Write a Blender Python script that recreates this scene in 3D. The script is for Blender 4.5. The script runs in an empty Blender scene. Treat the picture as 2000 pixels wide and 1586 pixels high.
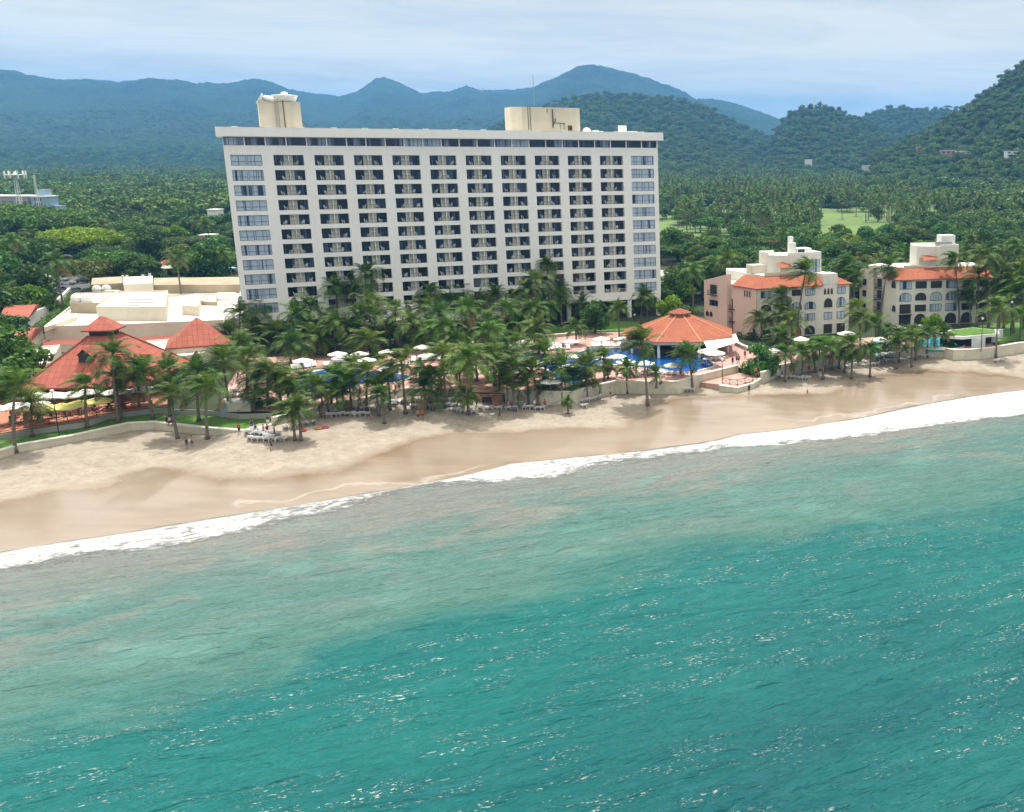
import bpy, math, random
import numpy as np
from mathutils import Matrix, Vector
R = math.radians
PI = math.pi
random.seed(7)
rng = np.random.default_rng(11)
scene = bpy.context.scene
COL = scene.collection

# ------------------------------------------------------------------ camera
F_PX, PPX, PPY = 2018.0, 1510.9, 793.0
PITCH, ROLL, CAMZ = 0.23961, 0.004037, 43.0
cd = bpy.data.cameras.new('camera')
cd.sensor_fit = 'HORIZONTAL'; cd.sensor_width = 36.0
cd.lens = F_PX / 2000 * 36.0
cd.shift_x = (1000 - PPX) / 2000
cd.clip_start = 0.5; cd.clip_end = 60000
cam = bpy.data.objects.new('camera', cd); COL.objects.link(cam)
cam.matrix_world = Matrix.Translation((0, 0, CAMZ)) @ Matrix.Rotation(PI/2 - PITCH, 4, 'X') @ Matrix.Rotation(ROLL, 4, 'Z')
scene.camera = cam

# ------------------------------------------------------------------ sky, sun, exposure
SUN_EL, SUN_AZ = R(72), R(-4.5)          # azimuth measured from +Y towards +X
world = bpy.data.worlds.new('World'); scene.world = world
world.use_nodes = True
wn = world.node_tree; wn.nodes.clear()
def _n(t, **k):
    n = wn.nodes.new(t)
    for a, b in k.items(): setattr(n, a, b)
    return n
sky = _n('ShaderNodeTexSky', sky_type='NISHITA', sun_disc=False, sun_elevation=SUN_EL, sun_rotation=SUN_AZ)
sky.air_density = 1.0; sky.dust_density = 3.5; sky.ozone_density = 1.6; sky.altitude = 20
bg1 = _n('ShaderNodeBackground'); bg1.inputs[1].default_value = 0.15
bg2 = _n('ShaderNodeBackground'); bg2.inputs[0].default_value = (1.0, 0.93, 0.75, 1); bg2.inputs[1].default_value = 0.86
tc = _n('ShaderNodeTexCoord')
mp = _n('ShaderNodeMapping'); mp.inputs['Scale'].default_value = (1.5, 1.5, 13.0); mp.inputs['Rotation'].default_value = (0.03, 0.05, 0.3)
nz = _n('ShaderNodeTexNoise'); nz.inputs['Scale'].default_value = 2.1; nz.inputs['Detail'].default_value = 9; nz.inputs['Roughness'].default_value = 0.62; nz.inputs['Distortion'].default_value = 0.5
cr = _n('ShaderNodeValToRGB'); cr.color_ramp.elements[0].position = 0.36; cr.color_ramp.elements[1].position = 0.57
cr.color_ramp.elements[0].color = (0.44, 0.44, 0.44, 1); cr.color_ramp.elements[1].color = (0.92, 0.92, 0.92, 1)
mx = _n('ShaderNodeMixShader'); wo = _n('ShaderNodeOutputWorld')
L = wn.links.new
sx_ = _n('ShaderNodeSeparateXYZ'); mr_ = _n('ShaderNodeMapRange'); mr_.inputs[1].default_value = .14; mr_.inputs[2].default_value = .62; mr_.inputs[3].default_value = .80; mr_.inputs[4].default_value = 1.8
wn.links.new(tc.outputs['Generated'], sx_.inputs[0]); wn.links.new(sx_.outputs[2], mr_.inputs[0]); mr2_ = _n('ShaderNodeMapRange'); mr2_.inputs[1].default_value = 0.0; mr2_.inputs[2].default_value = .17; mr2_.inputs[3].default_value = .85; mr2_.inputs[4].default_value = 0.0; ad_ = _n('ShaderNodeMath'); ad_.operation = 'ADD'; wn.links.new(sx_.outputs[2], mr2_.inputs[0]); wn.links.new(mr_.outputs[0], ad_.inputs[0]); wn.links.new(mr2_.outputs[0], ad_.inputs[1]); wn.links.new(ad_.outputs[0], bg2.inputs[1])     # thin high cloud; extra brightness added overhead, out of view, to fill shaded facades
L(sky.outputs[0], bg1.inputs[0]); L(tc.outputs['Generated'], mp.inputs[0]); L(mp.outputs[0], nz.inputs[0]); L(nz.outputs[0], cr.inputs[0])
L(cr.outputs[0], mx.inputs[0]); L(bg1.outputs[0], mx.inputs[1]); L(bg2.outputs[0], mx.inputs[2]); L(mx.outputs[0], wo.inputs[0])
sl = bpy.data.lights.new('sun', 'SUN'); sl.energy = 4.1; sl.angle = R(0.53); sl.color = (1.0, 0.965, 0.90)
sun = bpy.data.objects.new('sun', sl); COL.objects.link(sun)
sd_ = Vector((math.sin(SUN_AZ)*math.cos(SUN_EL), math.cos(SUN_AZ)*math.cos(SUN_EL), math.sin(SUN_EL)))
sun.rotation_euler = (-sd_).to_track_quat('-Z', 'Y').to_euler()
sun.location = (0, 0, 900)
scene.view_settings.view_transform = 'Standard'; scene.view_settings.look = 'None'
scene.view_settings.gamma = 1.0; scene.view_settings.exposure = 0.27
scene.render.engine = 'CYCLES'
cy = scene.cycles
cy.max_bounces = 6; cy.diffuse_bounces = 3; cy.glossy_bounces = 2; cy.transmission_bounces = 2; cy.volume_bounces = 0; cy.transparent_max_bounces = 4
cy.caustics_reflective = False; cy.caustics_refractive = False
cy.sample_clamp_indirect = 6.0; cy.use_denoising = True
try: cy.volume_step_rate = 1.0
except Exception: pass

# ------------------------------------------------------------------ picture <-> ground helpers
_cz, _sz = math.cos(PITCH), math.sin(PITCH)
def ray(u, v):
    a0, b0 = u - PPX, v - PPY
    a = a0*math.cos(ROLL) + b0*math.sin(ROLL); b = -a0*math.sin(ROLL) + b0*math.cos(ROLL)
    x, up = a/F_PX, -b/F_PX
    return Vector((x, _cz + up*_sz, -_sz + up*_cz))
def P(u, v, z):
    d = ray(u, v); t = (z - CAMZ)/d.z
    return Vector((d.x*t, d.y*t, z))
def proj(x, y, z):
    Z = z - CAMZ; d = y*_cz - Z*_sz; up = Z*_cz + y*_sz
    a = F_PX*x/d; b = -F_PX*up/d
    return PPX + a*math.cos(ROLL) - b*math.sin(ROLL), PPY + a*math.sin(ROLL) + b*math.cos(ROLL)
def height_at(x, y, v):                     # z of the point above (x, y) seen at picture row v
    lo, hi = -20, 400
    for _ in range(40):
        m = (lo+hi)/2
        if proj(x, y, m)[1] > v: lo = m
        else: hi = m
    return (lo+hi)/2

# ------------------------------------------------------------------ object helpers
def tag(o, label=None, cat=None, group=None, kind=None):
    if label: o['label'] = label
    if cat: o['category'] = cat
    if group: o['group'] = group
    if kind: o['kind'] = kind
    return o
def empty(name, loc, rz=0, label=None, cat=None, group=None):
    o = bpy.data.objects.new(name, None); COL.objects.link(o)
    o.location = loc; o.rotation_euler = (0, 0, rz); o.empty_display_size = 0.5
    return tag(o, label, cat, group)
def copy_obj(o, parent=None, **k):
    c = o.copy(); COL.objects.link(c); c.parent = parent
    return c
def copy_tree(o, parent=None, kids=None):
    c = o.copy(); COL.objects.link(c); c.parent = parent
    for ch in (kids[o] if kids and o in kids else list(o.children)):
        copy_tree(ch, c)
    return c
class MB:
    def __init__(s): s.v = []; s.f = []; s.uv = []; s.mi = []; s.m = 0
    def add(s, pts, faces, uvs=None, M=None):
        b = len(s.v)
        for p in pts:
            p = Vector(p)
            s.v.append(tuple(M @ p) if M else tuple(p))
        for i, f in enumerate(faces):
            s.f.append(tuple(b+j for j in f)); s.mi.append(s.m)
            s.uv.append(uvs[i] if uvs else None)
    def box(s, x0, x1, y0, y1, z0, z1, M=None):
        s.add([(x0,y0,z0),(x1,y0,z0),(x1,y1,z0),(x0,y1,z0),(x0,y0,z1),(x1,y0,z1),(x1,y1,z1),(x0,y1,z1)],
              [(0,3,2,1),(4,5,6,7),(0,1,5,4),(1,2,6,5),(2,3,7,6),(3,0,4,7)], M=M)
    def prism(s, poly, z0, z1, M=None, bottom=True):
        n = len(poly)
        ar = sum(poly[i][0]*poly[(i+1) % n][1]-poly[(i+1) % n][0]*poly[i][1] for i in range(n))
        if ar < 0: poly = poly[::-1]
        pts = [(p[0], p[1], z0) for p in poly] + [(p[0], p[1], z1) for p in poly]
        fs = [tuple(range(n, 2*n))] + [(i, (i+1) % n, n+(i+1) % n, n+i) for i in range(n)]
        if bottom: fs.append(tuple(range(n-1, -1, -1)))
        s.add(pts, fs, M=M)
    def tube(s, path, radii, n=8, M=None, cap=True):
        path = [Vector(p) for p in path]; k = len(path)
        if not hasattr(radii, '__len__'): radii = [radii]*k
        pts = []; ref = Vector((1, 0, 0))
        for i, p in enumerate(path):
            t = (path[min(i+1, k-1)] - path[max(i-1, 0)]).normalized()
            if abs(t.dot(ref)) > .95: ref = Vector((0, 1, 0))
            a = t.cross(ref).normalized(); b = t.cross(a).normalized()
            for j in range(n):
                w = 2*PI*j/n
                pts.append(p + (a*math.cos(w) + b*math.sin(w))*radii[i])
        fs = [(i*n+j, i*n+(j+1) % n, (i+1)*n+(j+1) % n, (i+1)*n+j) for i in range(k-1) for j in range(n)]
        if cap: fs += [tuple(range(n-1, -1, -1)), tuple((k-1)*n+j for j in range(n))]
        s.add(pts, fs, M=M)
    def lathe(s, prof, n=16, M=None, ph=0, sx=1, sy=1):
        pts = []; k = len(prof)
        for r, z in prof:
            for j in range(n):
                w = 2*PI*(j+ph)/n; pts.append((r*math.cos(w)*sx, r*math.sin(w)*sy, z))
        fs = [(i*n+j, i*n+(j+1) % n, (i+1)*n+(j+1) % n, (i+1)*n+j) for i in range(k-1) for j in range(n)]
        fs += [tuple(range(n-1, -1, -1)), tuple((k-1)*n+j for j in range(n))]
        s.add(pts, fs, M=M)
    def build(s, name, mat, parent=None, smooth=False, loc=None):
        me = bpy.data.meshes.new(name)
        me.from_pydata(s.v, [], s.f)
        mats = mat if isinstance(mat, (list, tuple)) else [mat]
        for m in mats: me.materials.append(m)
        if len(mats) > 1: me.polygons.foreach_set('material_index', s.mi)
        if any(u is not None for u in s.uv):
            ul = me.uv_layers.new(name='UVMap'); k = 0
            for p, u in zip(me.polygons, s.uv):
                for q, li in enumerate(p.loop_indices):
                    ul.data[li].uv = u[q] if u else (0, 0)
        if smooth: me.polygons.foreach_set('use_smooth', [True]*len(me.polygons))
        me.update()
        o = bpy.data.objects.new(name, me); COL.objects.link(o)
        if parent: o.parent = parent
        if loc: o.location = loc
        return o
def np_mesh(name, verts, faces, mat, smooth=False, attrs=None):
    """verts (n,3) array, faces (m,k) array of equal-size polygons"""
    me = bpy.data.meshes.new(name)
    verts = np.asarray(verts, dtype=np.float32); faces = np.asarray(faces, dtype=np.int32)
    m, k = faces.shape
    me.vertices.add(len(verts)); me.vertices.foreach_set('co', verts.ravel())
    me.loops.add(m*k); me.loops.foreach_set('vertex_index', faces.ravel())
    me.polygons.add(m); me.polygons.foreach_set('loop_start', np.arange(0, m*k, k, dtype=np.int32))
    try: me.polygons.foreach_set('loop_total', np.full(m, k, dtype=np.int32))
    except Exception: pass
    if mat: me.materials.append(mat)
    if attrs:
        for an, av in attrs.items():
            a = me.attributes.new(an, 'FLOAT', 'POINT'); a.data.foreach_set('value', np.asarray(av, dtype=np.float32).ravel())
    me.update(calc_edges=True); me.validate()
    if smooth: me.polygons.foreach_set('use_smooth', np.ones(len(me.polygons), dtype=bool))
    return me
def np_obj(name, verts, faces, mat, smooth=False, attrs=None, parent=None):
    o = bpy.data.objects.new(name, np_mesh(name, verts, faces, mat, smooth, attrs)); COL.objects.link(o)
    if parent: o.parent = parent
    return o
def grid_faces(nx, ny):
    i = np.arange(nx*ny).reshape(ny, nx)
    return np.stack([i[:-1, :-1], i[:-1, 1:], i[1:, 1:], i[1:, :-1]], -1).reshape(-1, 4)
ORD = ['first','second','third','fourth','fifth','sixth','seventh','eighth','ninth','tenth','eleventh','twelfth','thirteenth','fourteenth','fifteenth','sixteenth','seventeenth','eighteenth','nineteenth','twentieth']
TENS = {20:'twenty',30:'thirty',40:'forty',50:'fifty',60:'sixty',70:'seventy',80:'eighty',90:'ninety'}
def nth(i):
    if i < 20: return ORD[i]
    t = (i+1)//10*10; k = (i+1) % 10
    if k == 0: return {30:'thirtieth',40:'fortieth',50:'fiftieth',60:'sixtieth',70:'seventieth',80:'eightieth',90:'ninetieth'}.get(t, str(i+1)+'th')
    return TENS.get(t, '') + '-' + ORD[k-1] if t in TENS else str(i+1)+'th'

# ------------------------------------------------------------------ numpy noise
def vnoise(x, y, seed=0):
    xi = np.floor(x).astype(np.int64); yi = np.floor(y).astype(np.int64); fx = x-xi; fy = y-yi
    fx = fx*fx*(3-2*fx); fy = fy*fy*(3-2*fy)
    def h(a, b):
        n = (a*374761393 + b*668265263 + seed*1274126177) & 0x7fffffff
        n = ((n ^ (n >> 13))*1274126177) & 0x7fffffff
        return ((n ^ (n >> 16)) & 0xffff)/65535.0
    return (h(xi,yi)*(1-fx)+h(xi+1,yi)*fx)*(1-fy) + (h(xi,yi+1)*(1-fx)+h(xi+1,yi+1)*fx)*fy
def fbm(x, y, o=4, seed=0):
    s = 0; a = .5; t = 0
    for i in range(o):
        s = s + a*vnoise(x*2**i, y*2**i, seed+i*17); t += a; a *= .5
    return s/t
def domes(x, y, cell, seed=0):
    """tree-crown like bumps 0..1"""
    gx = np.floor(x/cell); gy = np.floor(y/cell); best = np.zeros_like(x)
    for dx in (-1, 0, 1):
        for dy in (-1, 0, 1):
            cx = (gx+dx).astype(np.int64); cy_ = (gy+dy).astype(np.int64)
            n = (cx*374761393 + cy_*668265263 + seed*1013) & 0x7fffffff
            n = ((n ^ (n >> 13))*1274126177) & 0x7fffffff
            r1 = (n & 1023)/1023.; r2 = ((n >> 10) & 1023)/1023.; r3 = ((n >> 20) & 1023)/1023.
            px = (cx+.1+.8*r1)*cell; py = (cy_+.1+.8*r2)*cell; rad = cell*(.55+.35*r3)
            d2 = ((x-px)**2+(y-py)**2)/rad**2
            best = np.maximum(best, np.sqrt(np.clip(1-d2, 0, 1))*(.6+.4*r3))
    return best
def seg_dist(x, y, poly, signed=True):
    """distance to an open polyline; sign + on its right-hand side (towards -Y for a line running +X)"""
    best = np.full(x.shape, 1e9); sg = np.ones(x.shape)
    for (ax, ay), (bx, by) in zip(poly[:-1], poly[1:]):
        dx, dy = bx-ax, by-ay; l2 = dx*dx+dy*dy+1e-9
        t = np.clip(((x-ax)*dx+(y-ay)*dy)/l2, 0, 1)
        d = np.hypot(x-(ax+t*dx), y-(ay+t*dy))
        c = (x-ax)*dy-(y-ay)*dx
        m = d < best - 1e-9
        best = np.where(m, d, best); sg = np.where(m, np.sign(c), sg)
    return best*sg if signed else best
def in_poly(x, y, poly):
    c = np.zeros(np.shape(x), bool); n = len(poly)
    for i in range(n):
        ax, ay = poly[i][:2]; bx, by = poly[(i+1) % n][:2]
        cond = ((ay > y) != (by > y)) & (x < (bx-ax)*(y-ay)/((by-ay)+1e-12)+ax)
        c ^= cond
    return c

# ------------------------------------------------------------------ materials
def newmat(name):
    m = bpy.data.materials.new(name); m.use_nodes = True
    nt = m.node_tree; b = nt.nodes['Principled BSDF']
    return m, nt, b
def rgba(c): return (c[0], c[1], c[2], 1)
def mat(name, c, rough=.8, var=.12, scale=.6, c2=None, metallic=0, bump=0, bscale=8, objrand=0, spec=.4, coat=0, detail=5):
    """colour broken by two scales of noise; optional second colour and bump"""
    m, nt, b = newmat(name); N = nt.nodes.new; K = nt.links.new
    tcn = N('ShaderNodeTexCoord'); n1 = N('ShaderNodeTexNoise'); n1.inputs['Scale'].default_value = scale; n1.inputs['Detail'].default_value = detail; n1.inputs['Roughness'].default_value = .6
    K(tcn.outputs['Object'], n1.inputs['Vector'])
    r = N('ShaderNodeValToRGB'); r.color_ramp.elements[0].position = .3; r.color_ramp.elements[1].position = .7
    d = c2 if c2 else tuple(max(0, x*(1-var*1.6)) for x in c)
    l = c if c2 else tuple(min(1, x*(1+var*.6)) for x in c)
    r.color_ramp.elements[0].color = rgba(d); r.color_ramp.elements[1].color = rgba(l)
    K(n1.outputs[0], r.inputs[0]); out = r.outputs[0]
    if objrand:
        oi = N('ShaderNodeObjectInfo'); hs = N('ShaderNodeHueSaturation')
        mr = N('ShaderNodeMapRange'); mr.inputs[3].default_value = 1-objrand; mr.inputs[4].default_value = 1+objrand
        K(oi.outputs['Random'], mr.inputs[0]); K(mr.outputs[0], hs.inputs['Value'])
        K(out, hs.inputs['Color']); out = hs.outputs[0]
    K(out, b.inputs['Base Color'])
    b.inputs['Roughness'].default_value = rough; b.inputs['Metallic'].default_value = metallic
    b.inputs['Specular IOR Level'].default_value = spec; b.inputs['Coat Weight'].default_value = coat
    if bump:
        n2 = N('ShaderNodeTexNoise'); n2.inputs['Scale'].default_value = bscale; n2.inputs['Detail'].default_value = 4
        K(tcn.outputs['Object'], n2.inputs['Vector'])
        bp = N('ShaderNodeBump'); bp.inputs['Strength'].default_value = bump; bp.inputs['Distance'].default_value = .1
        K(n2.outputs[0], bp.inputs['Height']); K(bp.outputs[0], b.inputs['Normal'])
    return m
def leafmat(name, c, c2, hue=.02, val=.3, trans=.3, sat=.1, scale=.25, rough=.55):
    m, nt, b = newmat(name); N = nt.nodes.new; K = nt.links.new
    geo = N('ShaderNodeNewGeometry'); tcn = N('ShaderNodeTexCoord'); n1 = N('ShaderNodeTexNoise'); n1.inputs['Scale'].default_value = scale; n1.inputs['Detail'].default_value = 3
    K(tcn.outputs['Object'], n1.inputs['Vector'])
    ad = N('ShaderNodeMath'); ad.operation = 'MULTIPLY_ADD'; ad.inputs[1].default_value = .45
    K(geo.outputs['Random Per Island'], ad.inputs[0]); 
    sc = N('ShaderNodeMath'); sc.operation = 'MULTIPLY'; sc.inputs[1].default_value = .75; K(n1.outputs[0], sc.inputs[0]); K(sc.outputs[0], ad.inputs[2])
    r = N('ShaderNodeValToRGB'); r.color_ramp.elements[0].position = .3; r.color_ramp.elements[1].position = .8
    r.color_ramp.elements[0].color = rgba(c); r.color_ramp.elements[1].color = rgba(c2); K(ad.outputs[0], r.inputs[0])
    oi = N('ShaderNodeObjectInfo'); hs = N('ShaderNodeHueSaturation')
    mr = N('ShaderNodeMapRange'); mr.inputs[3].default_value = 1-val; mr.inputs[4].default_value = 1+val; K(oi.outputs['Random'], mr.inputs[0]); K(mr.outputs[0], hs.inputs['Value'])
    m7 = N('ShaderNodeMath'); m7.operation = 'MULTIPLY'; m7.inputs[1].default_value = 7.31; K(oi.outputs['Random'], m7.inputs[0])
    fr = N('ShaderNodeMath'); fr.operation = 'FRACT'; K(m7.outputs[0], fr.inputs[0])
    mh = N('ShaderNodeMapRange'); mh.inputs[3].default_value = .5-hue; mh.inputs[4].default_value = .5+hue; K(fr.outputs[0], mh.inputs[0]); K(mh.outputs[0], hs.inputs['Hue'])
    K(r.outputs[0], hs.inputs['Color'])
    b.inputs['Roughness'].default_value = rough; b.inputs['Specular IOR Level'].default_value = .22
    K(hs.outputs[0], b.inputs['Base Color'])
    tr = N('ShaderNodeBsdfTranslucent'); ms = N('ShaderNodeMixShader'); ms.inputs[0].default_value = trans
    g = N('ShaderNodeHueSaturation'); g.inputs['Value'].default_value = 1.5; g.inputs['Hue'].default_value = .48; K(hs.outputs[0], g.inputs['Color']); K(g.outputs[0], tr.inputs[0])
    K(b.outputs[0], ms.inputs[1]); K(tr.outputs[0], ms.inputs[2]); K(ms.outputs[0], nt.nodes['Material Output'].inputs[0])
    return m
def tilemat(name, c, c2, mortar, sx, sy, rough=.8, uv=True, msize=.03, bump=.4, off=0.0):
    m, nt, b = newmat(name); N = nt.nodes.new; K = nt.links.new
    tcn = N('ShaderNodeTexCoord'); br = N('ShaderNodeTexBrick'); br.offset = off
    br.inputs['Scale'].default_value = 1; br.inputs['Brick Width'].default_value = sx; br.inputs['Row Height'].default_value = sy
    br.inputs['Mortar Size'].default_value = msize; br.inputs['Mortar Smooth'].default_value = .3
    src = tcn.outputs['UV' if uv else 'Object']
    K(src, br.inputs['Vector'])
    n1 = N('ShaderNodeTexNoise'); n1.inputs['Scale'].default_value = .45; n1.inputs['Detail'].default_value = 7; n1.inputs['Roughness'].default_value = .7; K(tcn.outputs['Object'], n1.inputs['Vector'])
    r = N('ShaderNodeValToRGB'); r.color_ramp.elements[0].position = .35; r.color_ramp.elements[1].position = .68
    r.color_ramp.elements[0].color = rgba(c2); r.color_ramp.elements[1].color = rgba(c); K(n1.outputs[0], r.inputs[0])
    hs = N('ShaderNodeHueSaturation'); hs.inputs['Value'].default_value = .82; K(r.outputs[0], hs.inputs['Color'])
    K(r.outputs[0], br.inputs['Color1']); K(hs.outputs[0], br.inputs['Color2']); br.inputs['Mortar'].default_value = rgba(mortar)
    K(br.outputs[0], b.inputs['Base Color']); b.inputs['Roughness'].default_value = rough
    if bump:
        bp = N('ShaderNodeBump'); bp.inputs['Strength'].default_value = bump; bp.inputs['Distance'].default_value = .05; bp.invert = True
        K(br.outputs['Fac'], bp.inputs['Height']); K(bp.outputs[0], b.inputs['Normal'])
    return m
def glassmat(name, dark, light, thr=.5, sx=1.2, rough=.08):
    """glazing with curtains: vertical bands, each window drawn differently"""
    m, nt, b = newmat(name); N = nt.nodes.new; K = nt.links.new
    tcn = N('ShaderNodeTexCoord'); oi = N('ShaderNodeObjectInfo'); mpn = N('ShaderNodeMapping'); mpn.inputs['Scale'].default_value = (sx, sx, .02)
    mu = N('ShaderNodeMath'); mu.operation = 'MULTIPLY'; mu.inputs[1].default_value = 137.; K(oi.outputs['Random'], mu.inputs[0])
    cx = N('ShaderNodeCombineXYZ'); K(mu.outputs[0], cx.inputs[0]); K(mu.outputs[0], cx.inputs[1])
    va = N('ShaderNodeVectorMath'); K(tcn.outputs['Object'], va.inputs[0]); K(cx.outputs[0], va.inputs[1]); K(va.outputs[0], mpn.inputs[0])
    n1 = N('ShaderNodeTexNoise'); n1.inputs['Scale'].default_value = 1; n1.inputs['Detail'].default_value = 2; K(mpn.outputs[0], n1.inputs[0])
    r = N('ShaderNodeValToRGB'); r.color_ramp.elements[0].position = thr-.04; r.color_ramp.elements[1].position = thr+.06
    r.color_ramp.elements[0].color = rgba(dark); r.color_ramp.elements[1].color = rgba(light); K(n1.outputs[0], r.inputs[0])
    K(r.outputs[0], b.inputs['Base Color']); b.inputs['Roughness'].default_value = rough; b.inputs['Specular IOR Level'].default_value = .7
    return m
M = {}
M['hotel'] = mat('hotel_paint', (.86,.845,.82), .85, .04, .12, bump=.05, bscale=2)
def streaks(m, amt=.10):
    nt = m.node_tree; N = nt.nodes.new; K = nt.links.new; b = nt.nodes['Principled BSDF']; src = b.inputs['Base Color'].links[0].from_socket
    tcn = N('ShaderNodeTexCoord'); mpn = N('ShaderNodeMapping'); mpn.inputs['Scale'].default_value = (1.3, 1.3, .07); K(tcn.outputs['Object'], mpn.inputs[0])
    n = N('ShaderNodeTexNoise'); n.inputs['Scale'].default_value = 1; n.inputs['Detail'].default_value = 6; n.inputs['Roughness'].default_value = .65; K(mpn.outputs[0], n.inputs[0])
    r = N('ShaderNodeMapRange'); r.inputs[1].default_value = .50; r.inputs[2].default_value = .75; r.inputs[3].default_value = 0; r.inputs[4].default_value = amt*2.2; K(n.outputs[0], r.inputs[0])
    x = N('ShaderNodeMixRGB'); K(r.outputs[0], x.inputs[0]); K(src, x.inputs[1]); x.inputs[2].default_value = (.36,.33,.28,1); K(x.outputs[0], b.inputs['Base Color'])
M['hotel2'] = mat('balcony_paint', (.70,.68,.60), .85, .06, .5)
M['roofbox'] = mat('cream_render', (.69,.61,.47), .9, .08, .25, bump=.1, bscale=3)
streaks(M['hotel'], .05); streaks(M['roofbox'], .12)
M['white'] = mat('white_paint', (.80,.79,.76), .6, .05, 1.0)
M['whiteroof'] = mat('white_roof', (.78,.76,.71), .8, .12, .18, bump=.1, bscale=2, detail=9)
M['cream'] = mat('cream_wall', (.66,.60,.48), .9, .08, .3, bump=.1, bscale=3)
M['tanwall'] = mat('tan_wall', (.42,.34,.24), .9, .16, .2)
M['beige'] = mat('beach_wall', (.62,.57,.44), .9, .12, .5, bump=.1)
streaks(M['beige'], .2)
M['wallcap'] = mat('wall_cap', (.74,.71,.62), .8, .08, .5)
M['condo'] = mat('condo_paint', (.73,.70,.62), .9, .06, .2, bump=.08, bscale=3)
streaks(M['condo'], .12)
M['pink'] = mat('pink_render', (.66,.50,.42), .9, .06, .2, bump=.08, bscale=3)
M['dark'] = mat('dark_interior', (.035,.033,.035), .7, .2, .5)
M['frame'] = mat('dark_frame', (.03,.035,.05), .4, .1, 1)
M['brown'] = mat('brown_timber', (.10,.055,.035), .7, .2, 2)
M['metal'] = mat('grey_metal', (.35,.36,.37), .45, .1, 2, metallic=.6)
M['pipe'] = mat('dark_pipe', (.09,.08,.075), .6, .1, 2)
M['glassD'] = glassmat('tinted_glass', (.004,.005,.022), (.07,.09,.16), .56, 1.0)
M['glassB'] = glassmat('curtained_glass', (.02,.035,.11), (.42,.50,.62), .40, .9)
M['glassT'] = glassmat('band_glass', (.012,.012,.035), (.26,.30,.42), .58, .45)
M['redroof'] = tilemat('red_roof', (.46,.125,.078), (.36,.095,.06), (.23,.055,.035), .9, 1.25, uv=True, msize=.045)
M['ridge'] = mat('ridge_tile', (.62,.30,.18), .8, .1, 1)
M['tile'] = tilemat('clay_tile', (.56,.165,.07), (.36,.095,.04), (.24,.06,.03), .32, .45, uv=True, msize=.05, off=.5, bump=.8)
M['deck'] = tilemat('pink_paving', (.56,.32,.27), (.47,.27,.23), (.60,.42,.36), 2.4, 2.4, uv=False, msize=.05, bump=.1)
M['terra'] = tilemat('terracotta_terrace', (.52,.20,.11), (.42,.16,.09), (.34,.14,.08), .6, .6, uv=False, msize=.03, bump=.1)
M['coping'] = mat('pool_coping', (.70,.64,.56), .7, .1, .5)
M['lawn'] = mat('lawn_grass', (.10,.22,.025), .9, .3, .9, c2=(.05,.13,.015), bump=.6, bscale=6, detail=8)
M['golf'] = mat('golf_grass', (.14,.215,.05), .9, .3, .02, c2=(.085,.15,.03), detail=6)
M['soil'] = mat('forest_floor', (.035,.05,.015), .95, .3, .05, c2=(.015,.028,.008), detail=8)
M['asphalt'] = mat('asphalt', (.10,.10,.10), .9, .15, .3)
M['concrete'] = mat('concrete', (.42,.40,.36), .9, .12, .3)
M['bark'] = mat('palm_bark', (.20,.16,.125), .9, .25, 3, bump=.5, bscale=14)
M['wood'] = mat('tree_bark', (.12,.09,.065), .9, .25, 1.5, bump=.5)
M['plastic'] = mat('white_plastic', (.80,.80,.80), .45, .04, 1)
M['canvas'] = mat('white_canvas', (.82,.80,.76), .85, .04, 1, objrand=.06)
M['yellow'] = mat('yellow_canvas', (.80,.74,.22), .85, .05, 1)
M['bluecanvas'] = mat('blue_canvas', (.25,.42,.66), .85, .05, 1)
M['palm'] = leafmat('palm_leaf', (.008,.036,.003), (.098,.185,.014), hue=.02, val=.22, trans=.2, scale=.5, rough=.5)
M['palmdry'] = mat('dry_frond', (.22,.16,.06), .8, .2, 1, c2=(.13,.10,.035))
M['coco'] = mat('coconut', (.16,.15,.04), .6, .2, 3)
M['leafA'] = leafmat('leaf_dark', (.013,.045,.006), (.060,.135,.016), .02, .28, .18)
M['leafB'] = leafmat('leaf_bright', (.045,.115,.004), (.19,.31,.012), .015, .2, .25)
M['leafC'] = leafmat('leaf_olive', (.035,.065,.008), (.12,.165,.022), .02, .25, .2)
M['leafD'] = leafmat('leaf_mid', (.017,.065,.007), (.080,.18,.018), .02, .25, .2)
M['leafR'] = leafmat('leaf_rust', (.06,.06,.015), (.27,.13,.05), .015, .2, .2)
M['leafF'] = leafmat('leaf_far', (.018,.056,.007), (.105,.195,.024), .022, .35, .12, scale=.12)

# ================================================================== TERRAIN, SEA, BEACH
def xy(p): return (p.x, p.y)
shore_px = [(-260,1150),(0,1082),(150,1057),(280,1038),(440,1012),(550,994),(650,978),(800,951),(900,932),(1000,907),(1105,897),(1240,885),(1369,868),(1448,850),(1527,842),(1685,818),(1790,795),(1896,776),(2000,763),(2300,722)]
foamlow_px = [(-260,1200),(0,1122),(150,1096),(300,1076),(500,1043),(550,1026),(725,987),(800,958),(860,951),(1000,942),(1105,935),(1184,910),(1300,897),(1369,888),(1421,876),(1580,869),(1738,846),(1843,832),(2000,813),(2300,770)]
wet_px = [(-260,1045),(0,983),(100,963),(200,954),(240,934),(310,916),(380,928),(450,942),(520,938),(600,928),(650,925),(700,902),(800,872),(875,852),(1000,846),(1132,838),(1210,838),(1242,806),(1337,785),(1459,783),(1606,772),(1660,757),(1700,740),(1800,728),(1900,731),(2000,737),(2300,720)]
deep_px = [(-260,1430),(0,1392),(150,1350),(350,1300),(500,1262),(640,1232),(800,1190),(1000,1141),(1150,1100),(1280,1066),(1400,1040),(1550,1015),(1700,1000),(1850,975),(2000,940),(2300,900)]
shore = [xy(P(u, v, 0)) for u, v in shore_px]
shore = [(-420, shore[0][1]-110)] + shore + [(400, shore[-1][1]+150)]
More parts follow.
